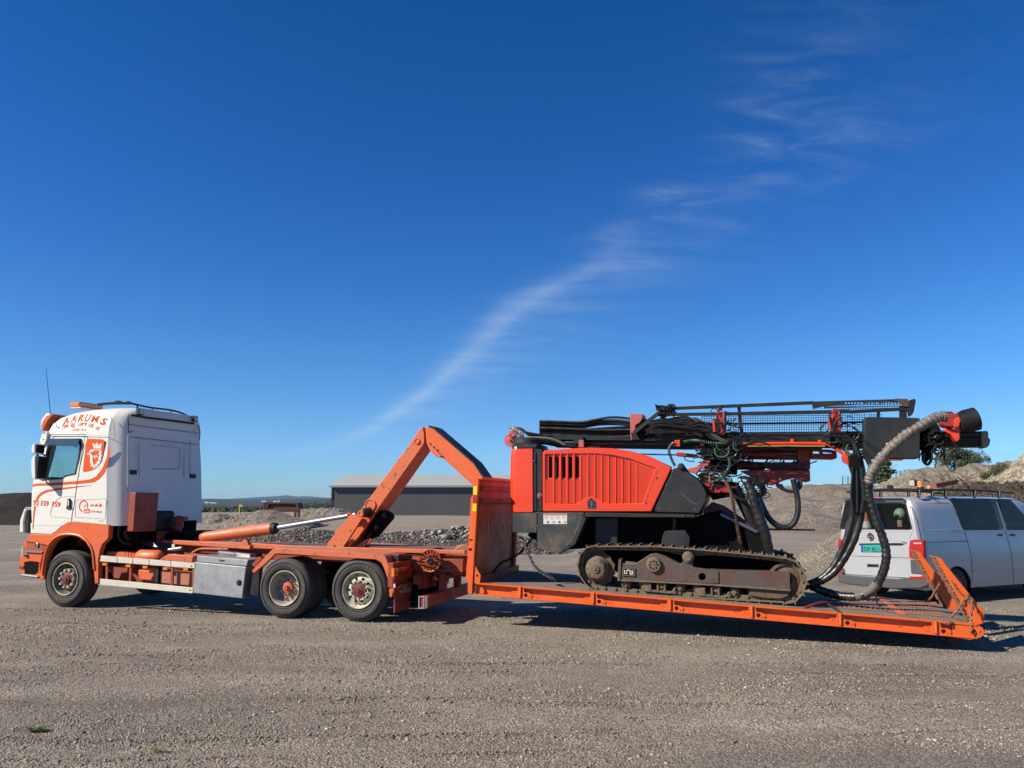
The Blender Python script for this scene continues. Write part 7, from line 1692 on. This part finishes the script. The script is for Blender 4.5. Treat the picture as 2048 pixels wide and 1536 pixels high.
# window cuts
rw = [(1693, 1001), (1700, 998), (1802, 997.5), (1809, 1001), (1822, 1056), (1818, 1058.5), (1684, 1057.5), (1682, 1053)]
rwp = [VE(u, v, 0) for u, v in rw]; rcut = MB().prismE(rwp, -.4, .10)
sw1 = [(1908, 996), (1912, 996.5), (1990, 998), (1993, 1001), (2006, 1056), (2004, 1060), (1930, 1060), (1926, 1056)]
def SV(u, v): return V.S(u, v, .0)
sw2s = SV(2000, 1000)[0]
s1p = VS(sw1, .06)
swb = s1p[4][0]; swt = s1p[2][0]; zb = s1p[5][1]; zt_ = s1p[1][1]; 
s2p = [(swt+.16, zt_-.01), (swt+.55, zt_-.02), (swt+1.15, zb+.12), (swt+1.2, zb-.02), (swb+.13, zb)]
scut = MB().prism(s1p, -.5, .3); scut2 = MB().prism(s2p, -.5, .3); fcut = MB().prism(s1p, 1.6, 2.5); fcut2 = MB().prism(s2p, 1.6, 2.5)
wh = []
WHR = .34
ws_ = V.S(1916, 1180, 0.02)[0]; print('van wheel s', ws_)
ws_ = max(.7, min(1.35, ws_)); whc = [(ws_, WHR-.02), (ws_+3.0, WHR-.02)]
cuts = [scut, scut2, fcut, fcut2]
def vinner():
    return MB().loft([[Vector((p.x*1.0, VWD/2+(p.y-VWD/2)*.93, p.z*.96+.03)) for p in vsec(s, hs_, z0+.1, zt, min(belt, zt-.2), .13)] for s, hs_, zt, z0 in [(.07, .97, ZT-.08, .3), (1.0, 1, ZT-.0, .28), (3.3, 1, ZT-.04, .28), (3.7, .98, ZT-.25, .28), (4.1, .96, 1.5, .3)]])
arches = [MB().cyl((c_[0], -.3, c_[1]), (c_[0], .42, c_[1]), .40, seg=28) for c_ in whc]
windscreen_cut = MB().prism([(3.62, ZT-.22), (3.80, ZT-.18), (4.6, 1.33), (4.35, 1.22)], .25, VWD-.25)
VB = boolean(bodym, [vinner(), rcut]+cuts+arches+[windscreen_cut], SILVERV, 'body', VN, ang=38)
_rw = ringp(rwp, .02); _m = MB(); _m.add([(.016, p[0], p[1]) for p in _rw], [tuple(range(len(_rw)))]); obj('rear_window', _m, RGLASS, VB)
obj('window_surround', MB().prismE(ringp(rwp, .035), -.004, .010, [ringp(rwp, -.01)]), BLACK, VB)
for pp_ in (s1p, s2p):
    # glass leans with the body side
    m = MB(); z0_, z1_ = min(p[1] for p in pp_), max(p[1] for p in pp_)
    vs = [Vector((p[0], .045+(p[1]-z0_)/(z1_-z0_)*.045, p[1])) for p in ringp(pp_, .01)]; m.add(vs, [tuple(range(len(vs)))]); obj('side_window', m, VGLASS, VB)
    m = MB(); m.add([Vector((v.x, VWD-v.y, v.z)) for v in vs], [tuple(range(len(vs)))]); obj('side_window', m, VGLASS, VB)
def vsnap(mb, off=.005):
    M = Vector(CEN[VB.name][0]); out = []
    for v in mb.v:
        ok, hit, nrm, fi = VB.ray_cast(Vector((v.x, -.8, v.z))-M, Vector((0, 1, 0))); out.append(Vector((v.x, hit.y+M.y-off+(v.y), v.z)) if ok and hit.y+M.y < .5 else v)
    mb.v = out; return mb
def vline(pts, r=.006, name='shut_line', mat=None):
    q = [V.S(u, v, .02) for u, v in pts]; dense = []
    for i in range(len(q)-1):
        for k in range(8): t = k/8; dense.append((q[i][0]*(1-t)+q[i+1][0]*t, 0, q[i][1]*(1-t)+q[i+1][1]*t))
    dense.append((q[-1][0], 0, q[-1][1])); m = MB(); m.tube(dense, r, 4, smooth=False); 
    return obj(name, vsnap(m, .0), mat or BLACK, VB)
vline([(1835, 1012), (1837, 1022), (1843, 1060), (1845, 1090)], .005); vline([(1932, 1062), (1936, 1090), (1941, 1110), (1943, 1168)], .006); vline([(2013, 1060), (2020, 1100), (2026, 1166)], .006)
vline([(1840, 1063), (2048, 1065)], .004, 'crease', MC['panel_shade'] if 'panel_shade' in MC else None); vline([(1846, 1140), (1880, 1143)], .004, 'crease', MC['panel_shade']); vline([(1944, 1142), (2048, 1142)], .004, 'crease', MC['panel_shade'])
sr_ = MB(); q0 = V.S(1851, 1084, .02); q1_ = V.S(1934, 1083, .02); sr_.box((q0[0], -.012, q0[1]-.012), (q1_[0], .02, q1_[1]+.012)); obj('slide_rail', sr_, BLACK, VB)
pn = MB(); a = V.S(1838, 1000, .02); b_ = V.S(1905, 1060, .02); z2 = b_[1]
vline([(1840, 1006), (1907, 1006), (1927, 1058), (1858, 1060), (1845, 1057)], .004, 'pressed_panel', MC['panel_shade'])
for (u, v) in ((2003, 1070), (2028, 1070)):
    q = V.S(u, v, .0); obj('door_handle', vsnap(MB().box((q[0]-.07, -.03, q[1]-.018), (q[0]+.07, 0, q[1]+.018)), .0), BLACK, VB, bev=.006)
# wheels
for (cs, cz) in whc:
    for side in (0, 1):
        n0 = .03 if side == 0 else VWD-.03; sg = 1 if side == 0 else -1
        ty = MB().lathe([(r_, n0+sg*t) for r_, t in ((.20, .02), (.215, .0), (.26, -.006), (.32, .01), (WHR, .03), (WHR, .19), (.32, .21), (.22, .21))], (cs, 0, WHR), 'n', 36)
        w_ = obj('wheel', ty, RUBBER, VN); ri = MB().lathe([(.205, n0+sg*.015), (.19, n0+sg*.01), (.17, n0+sg*.04), (.09, n0+sg*.035), (.06, n0+sg*.01), (0, n0+sg*.01)], (cs, 0, WHR), 'n', 28); obj('rim', ri, paint('dull_alloy', (.20, .20, .21), .4, metal=.6, dirt=.5), w_)
obj('underbody', MB().box((.35, .45, .2), (5.0, VWD-.45, .5)), DARK, VN)
for c_ in whc: obj('wheel_well', MB().lathe([(.395, .02), (.395, .40), (0, .41)], (c_[0], 0, c_[1]), 'n', 28), DARK, VN)
# rear face parts
def vr(name, pts, s0, s1, mat, bev=.004, par=None, **k): return obj(name, MB().prismE([VE(u, v, s0) for u, v in pts], s0, s1), mat, par or VB, bev=bev, **k)
bumperp = [(1674, 1146), (1684, 1150), (1790, 1158), (1850, 1152), (1856, 1156), (1856, 1172), (1840, 1177), (1790, 1178), (1695, 1169), (1676, 1163)]
vr('rear_bumper', bumperp, -.09, .02, paint('grey_bumper_plastic', (.07, .075, .08), .55, dirt=.3, scale=4), .02)
bs = MB(); q = VE(1850, 1152, 0)[1]; qb = VE(1850, 1172, 0)[1]; bs.box((-.05, -.012, qb), (ws_-.42, .03, q)); obj('bumper_side', bs, MC['grey_bumper_plastic'], VB, bev=.01)
vr('bumper_reflector', [(1818, 1153), (1851, 1153), (1851, 1158), (1818, 1158)], -.097, -.088, REDL, .002); vr('bumper_reflector', [(1675, 1143), (1685, 1144), (1685, 1150), (1675, 1149)], -.06, -.02, REDL, .002)
TLp = [(1819, 1081), (1830, 1078.5), (1846, 1081), (1848, 1118), (1834, 1118.5), (1818, 1116), (1817, 1098)]
TL = vr('tail_lamp', TLp, -.025, .06, REDL, .01)
ts = MB(); qa = VE(1846, 1082, 0); qb = VE(1847, 1118, 0); ts.box((-.02, -.010, qb[1]), (.09, .03, qa[1])); obj('tail_lamp_side', ts, REDL, TL, bev=.006)
vr('lamp_stripe', [(1826, 1085), (1843, 1085), (1843, 1088), (1827, 1088)], -.029, -.0255, WLENS, 0, TL); vr('lamp_stripe', [(1830, 1113), (1845, 1113), (1845, 1116), (1830, 1116)], -.029, -.0255, WLENS, 0, TL)
TL2 = vr('tail_lamp', [(1676, 1078), (1683, 1079), (1684, 1112), (1678, 1110), (1675, 1095)], -.02, .06, REDL, .008)
vr('corner_trim', [(1820, 1119), (1848, 1119), (1850, 1149), (1822, 1147)], -.018, .04, MC['grey_bumper_plastic'], .008)
vr('corner_trim', [(1677, 1135), (1688, 1137), (1690, 1147), (1676, 1145)], -.018, .04, MC['grey_bumper_plastic'], .008)
NPp = vr('number_plate', [(1722, 1090), (1760, 1089.5), (1760, 1104), (1722, 1103.5)], -.02, -.004, CYAN, .002); vr('plate_band', [(1722, 1090.3), (1726, 1090.3), (1726, 1103.2), (1722, 1103.2)], -.024, -.0205, paint('plate_blue', (.02, .06, .45), .4), 0, NPp)
n1_, z1_ = VE(1728, 1101.5, -.022); n2_, z2_ = VE(1760, 1102, -.022)
# extended plate to the right, partly behind the hose
vr('plate_end', [(1760, 1089.5), (1766, 1089.4), (1766, 1104.3), (1760, 1104)], -.02, -.004, CYAN, .002, NPp)
vs, fs = text_mb('DP 851', 1, .0); x1 = max(v[0] for v in vs); tm = MB(); n2_ = VE(1757, 1102, -.022)[0]; tm.add([(-.0235, n1_+(n2_-n1_)*x/x1, z1_+y/.7*.085) for x, y in vs], fs); obj('plate_lettering', tm, BLACK, NPp, fix=False)
vr('plate_garnish', [(1718, 1087), (1800, 1086), (1808, 1089), (1800, 1090.5), (1718, 1090)], -.016, .0, BLACK, .003)
vr('tailgate_handle', [(1734, 1128), (1757, 1128.5), (1757, 1134.5), (1734, 1134)], -.006, .02, BLACK, .004)
vr('brake_lamp', [(1742, 995), (1761, 995), (1761, 997), (1742, 997)], -.02, .01, REDL, 0)
cc_ = VE(1741.5, 1073.5, -.005); em = MB()
em.tube([(-.012, cc_[0]+.075*cos(a), cc_[1]+.075*sin(a)) for a in [2*pi*i/20 for i in range(21)]], .008, 5, smooth=False)
vwl = [(-.045, .05), (-.018, -.055), (0, .0), (.018, -.055), (.045, .05)]; em.tube([(-.012, cc_[0]-x, cc_[1]+z) for x, z in vwl], .009, 4, smooth=False); em.tube([(-.012, cc_[0]-x, cc_[1]+z) for x, z in [(-.022, .065), (0, .015), (.022, .065)]], .009, 4, smooth=False)
obj('badge', em, paint('dark_chrome', (.10, .10, .11), .25, metal=.8), VB); bk = MB(); bk.add([(-.006, cc_[0]+.075*cos(a), cc_[1]+.075*sin(a)) for a in [2*pi*i/20 for i in range(20)]], [tuple(range(20))]); obj('badge_disc', bk, paint('pale_silver', (.5, .5, .5), .3, metal=.5), VB)
vs, fs = text_mb('TDI', 1, .02); x1 = max(v[0] for v in vs); tm = MB(); qa = VE(1803, 1087, -.01); qb = VE(1813, 1087, -.01); tm.add([(-.012, qa[0]+(qb[0]-qa[0])*x/x1, qa[1]+y/.7*.04) for x, y in vs], fs); obj('model_lettering', tm, CHROME, VB, fix=False)
def vrl(pts, r=.005, mat=None, name='tailgate_line'):
    m = MB(); m.tube([(-.004, *VE(u, v, 0)) for u, v in pts], r, 4, smooth=False); obj(name, m, mat or BLACK, VB)
vrl([(1690, 1111), (1818, 1116)], .004); vrl([(1684, 1148), (1820, 1156)], .006); vrl([(1819, 1000), (1826, 1060), (1818, 1080)], .004, MC['panel_shade']); vrl([(1690, 1062), (1818, 1063)], .004, MC['panel_shade'])
obj('tow_ball', MB().tube([(-.02, .95, .30), (-.16, .95, .27), (-.19, .95, .36), (-.19, .95, .42)], .022, 8), CHROME, VN)
# roof bars
for n0 in (.22, VWD-.22):
    rl = MB(); rl.tube([(.1, n0, ZT+.10), (.9, n0, ZT+.13), (2.2, n0, ZT+.13), (3.3, n0, ZT+.08)], .018, 7); ra = obj('roof_rail', rl, BLACK, VB)
    for s_ in (.35, 1.15, 2.05, 2.85): obj('rail_foot', MB().bar((s_-.06, n0-.02, ZT-.02), (s_, n0, ZT+.12), .05, .05), BLACK, ra)
for s_ in (.45, 1.2, 2.1): obj('roof_bar', MB().tube([(s_, .15, ZT+.14), (s_, VWD/2, ZT+.16), (s_, VWD-.15, ZT+.14)], .018, 6), BLACK, VB)
def beac(u, v0, v1, s_, r):
    n_, z0_ = VE(u, v1, s_); z1_ = VE(u, v0, s_)[1]; b_ = obj('beacon', MB().lathe([(0, z1_-z0_), (r*.8, z1_-z0_-.01), (r, (z1_-z0_)*.6), (r, .02), (r*1.1, 0)], (s_, n_, z0_), 'z', 18), AMBER, VB); obj('beacon_foot', MB().lathe([(r*1.15, .0), (r*1.15, -.05), (r*.6, -.09)], (s_, n_, z0_), 'z', 18, caps=True), BLACK, b_)
beac(1841, 962, 974, .5, .06); beac(1859, 970.5, 977, 1.4, .055)
n_, z_ = VE(1826, 966, .45); wl_ = obj('work_lamp', MB().box((.42, n_-.075, z_-.07), (.48, n_+.075, z_+.07)), BLACK, VB, bev=.01); obj('lens', MB().box((.412, n_-.06, z_-.055), (.419, n_+.06, z_+.055)), WLENS, wl_)
n_, z_ = VE(1780, 974, .45); obj('work_lamp', MB().box((.42, n_-.06, z_-.05), (.48, n_+.06, z_+.04)), BLACK, VB, bev=.01)
# inside the van: seats, cone, helmet
for n0 in (.25, 1.15):
    m = MB(); m.box((2.15, n0, .55), (2.7, n0+.5, .8)); m.box((2.1, n0, .8), (2.25, n0+.5, 1.45)); m.box((2.12, n0+.12, 1.47), (2.22, n0+.38, 1.66)); obj('front_seat', m, DARK, VB, bev=.03)
def inside(name, u, v0, v1, s_, label, cat, fn):
    n_, z0_ = VE(u, v1, s_); z1_ = VE(u, v0, s_)[1]; fn(n_, z0_, z1_, s_)
def cone(n_, z0_, z1_, s_):
    r0 = root('traffic_cone', 'orange and white traffic cone seen through the rear window', 'traffic cone', (s_, n_, z0_)); H = z1_-z0_+.25; zb_ = z0_-.25
    CO = paint('cone_orange', (.80, .16, .04), .5); 
    for a, b, mt in ((0, .45, CO), (.45, .68, LETW), (.68, 1, CO)): obj('cone_band', MB().lathe([(.17*(1-a*.85), zb_+H*a), (.17*(1-b*.85), zb_+H*b)], (s_, n_, 0), 'z', 18), mt, r0)
inside('c', 1734, 1025, 1056, .22, '', '', cone)
def helm(n_, z0_, z1_, s_):
    r0 = root('green_helmet', 'pale green helmet hanging inside the rear window', 'helmet', (s_, n_, z0_)); r_ = (z1_-z0_)/2; GM = paint('mint_green', (.38, .60, .42), .5, dirt=.4, dcol=(.2, .35, .25), scale=12)
    bm = bmesh.new(); bmesh.ops.create_uvsphere(bm, u_segments=16, v_segments=10, radius=1)
    mb = MB(); mb.add([Vector((s_+v.co.x*r_*.8, n_+v.co.y*r_*.9, (z0_+z1_)/2+v.co.z*r_*(1 if v.co.z > 0 else .7))) for v in bm.verts], [tuple(v.index for v in f.verts) for f in bm.faces]); bm.free(); obj('shell', mb, GM, r0)
    obj('visor', MB().box((s_-r_*.86, n_-r_*.35, z0_+r_*.5), (s_-r_*.6, n_+r_*.35, z0_+r_*1.1)), BLACK, r0, bev=.02)
    obj('strap', MB().box((s_-.05, n_-r_*.4, z0_-.12), (s_+.05, n_+r_*.4, z0_+.04)), paint('tan_cloth', (.45, .32, .22), .8), r0, bev=.02)
inside('h', 1801, 1016, 1043, .22, '', '', helm)
obj('wooden_board', MB().bar((.25, VE(1706, 1057, .25)[0], 1.05), (.45, VE(1716, 1020, .25)[0], VE(1716, 1015, .25)[1]), .25, .03, up=(1, 0, 0)), paint('brown_board', (.30, .14, .07), .7), None, label='brown wooden board leaning inside the van rear window, left', cat='board')
CUR[0] = F
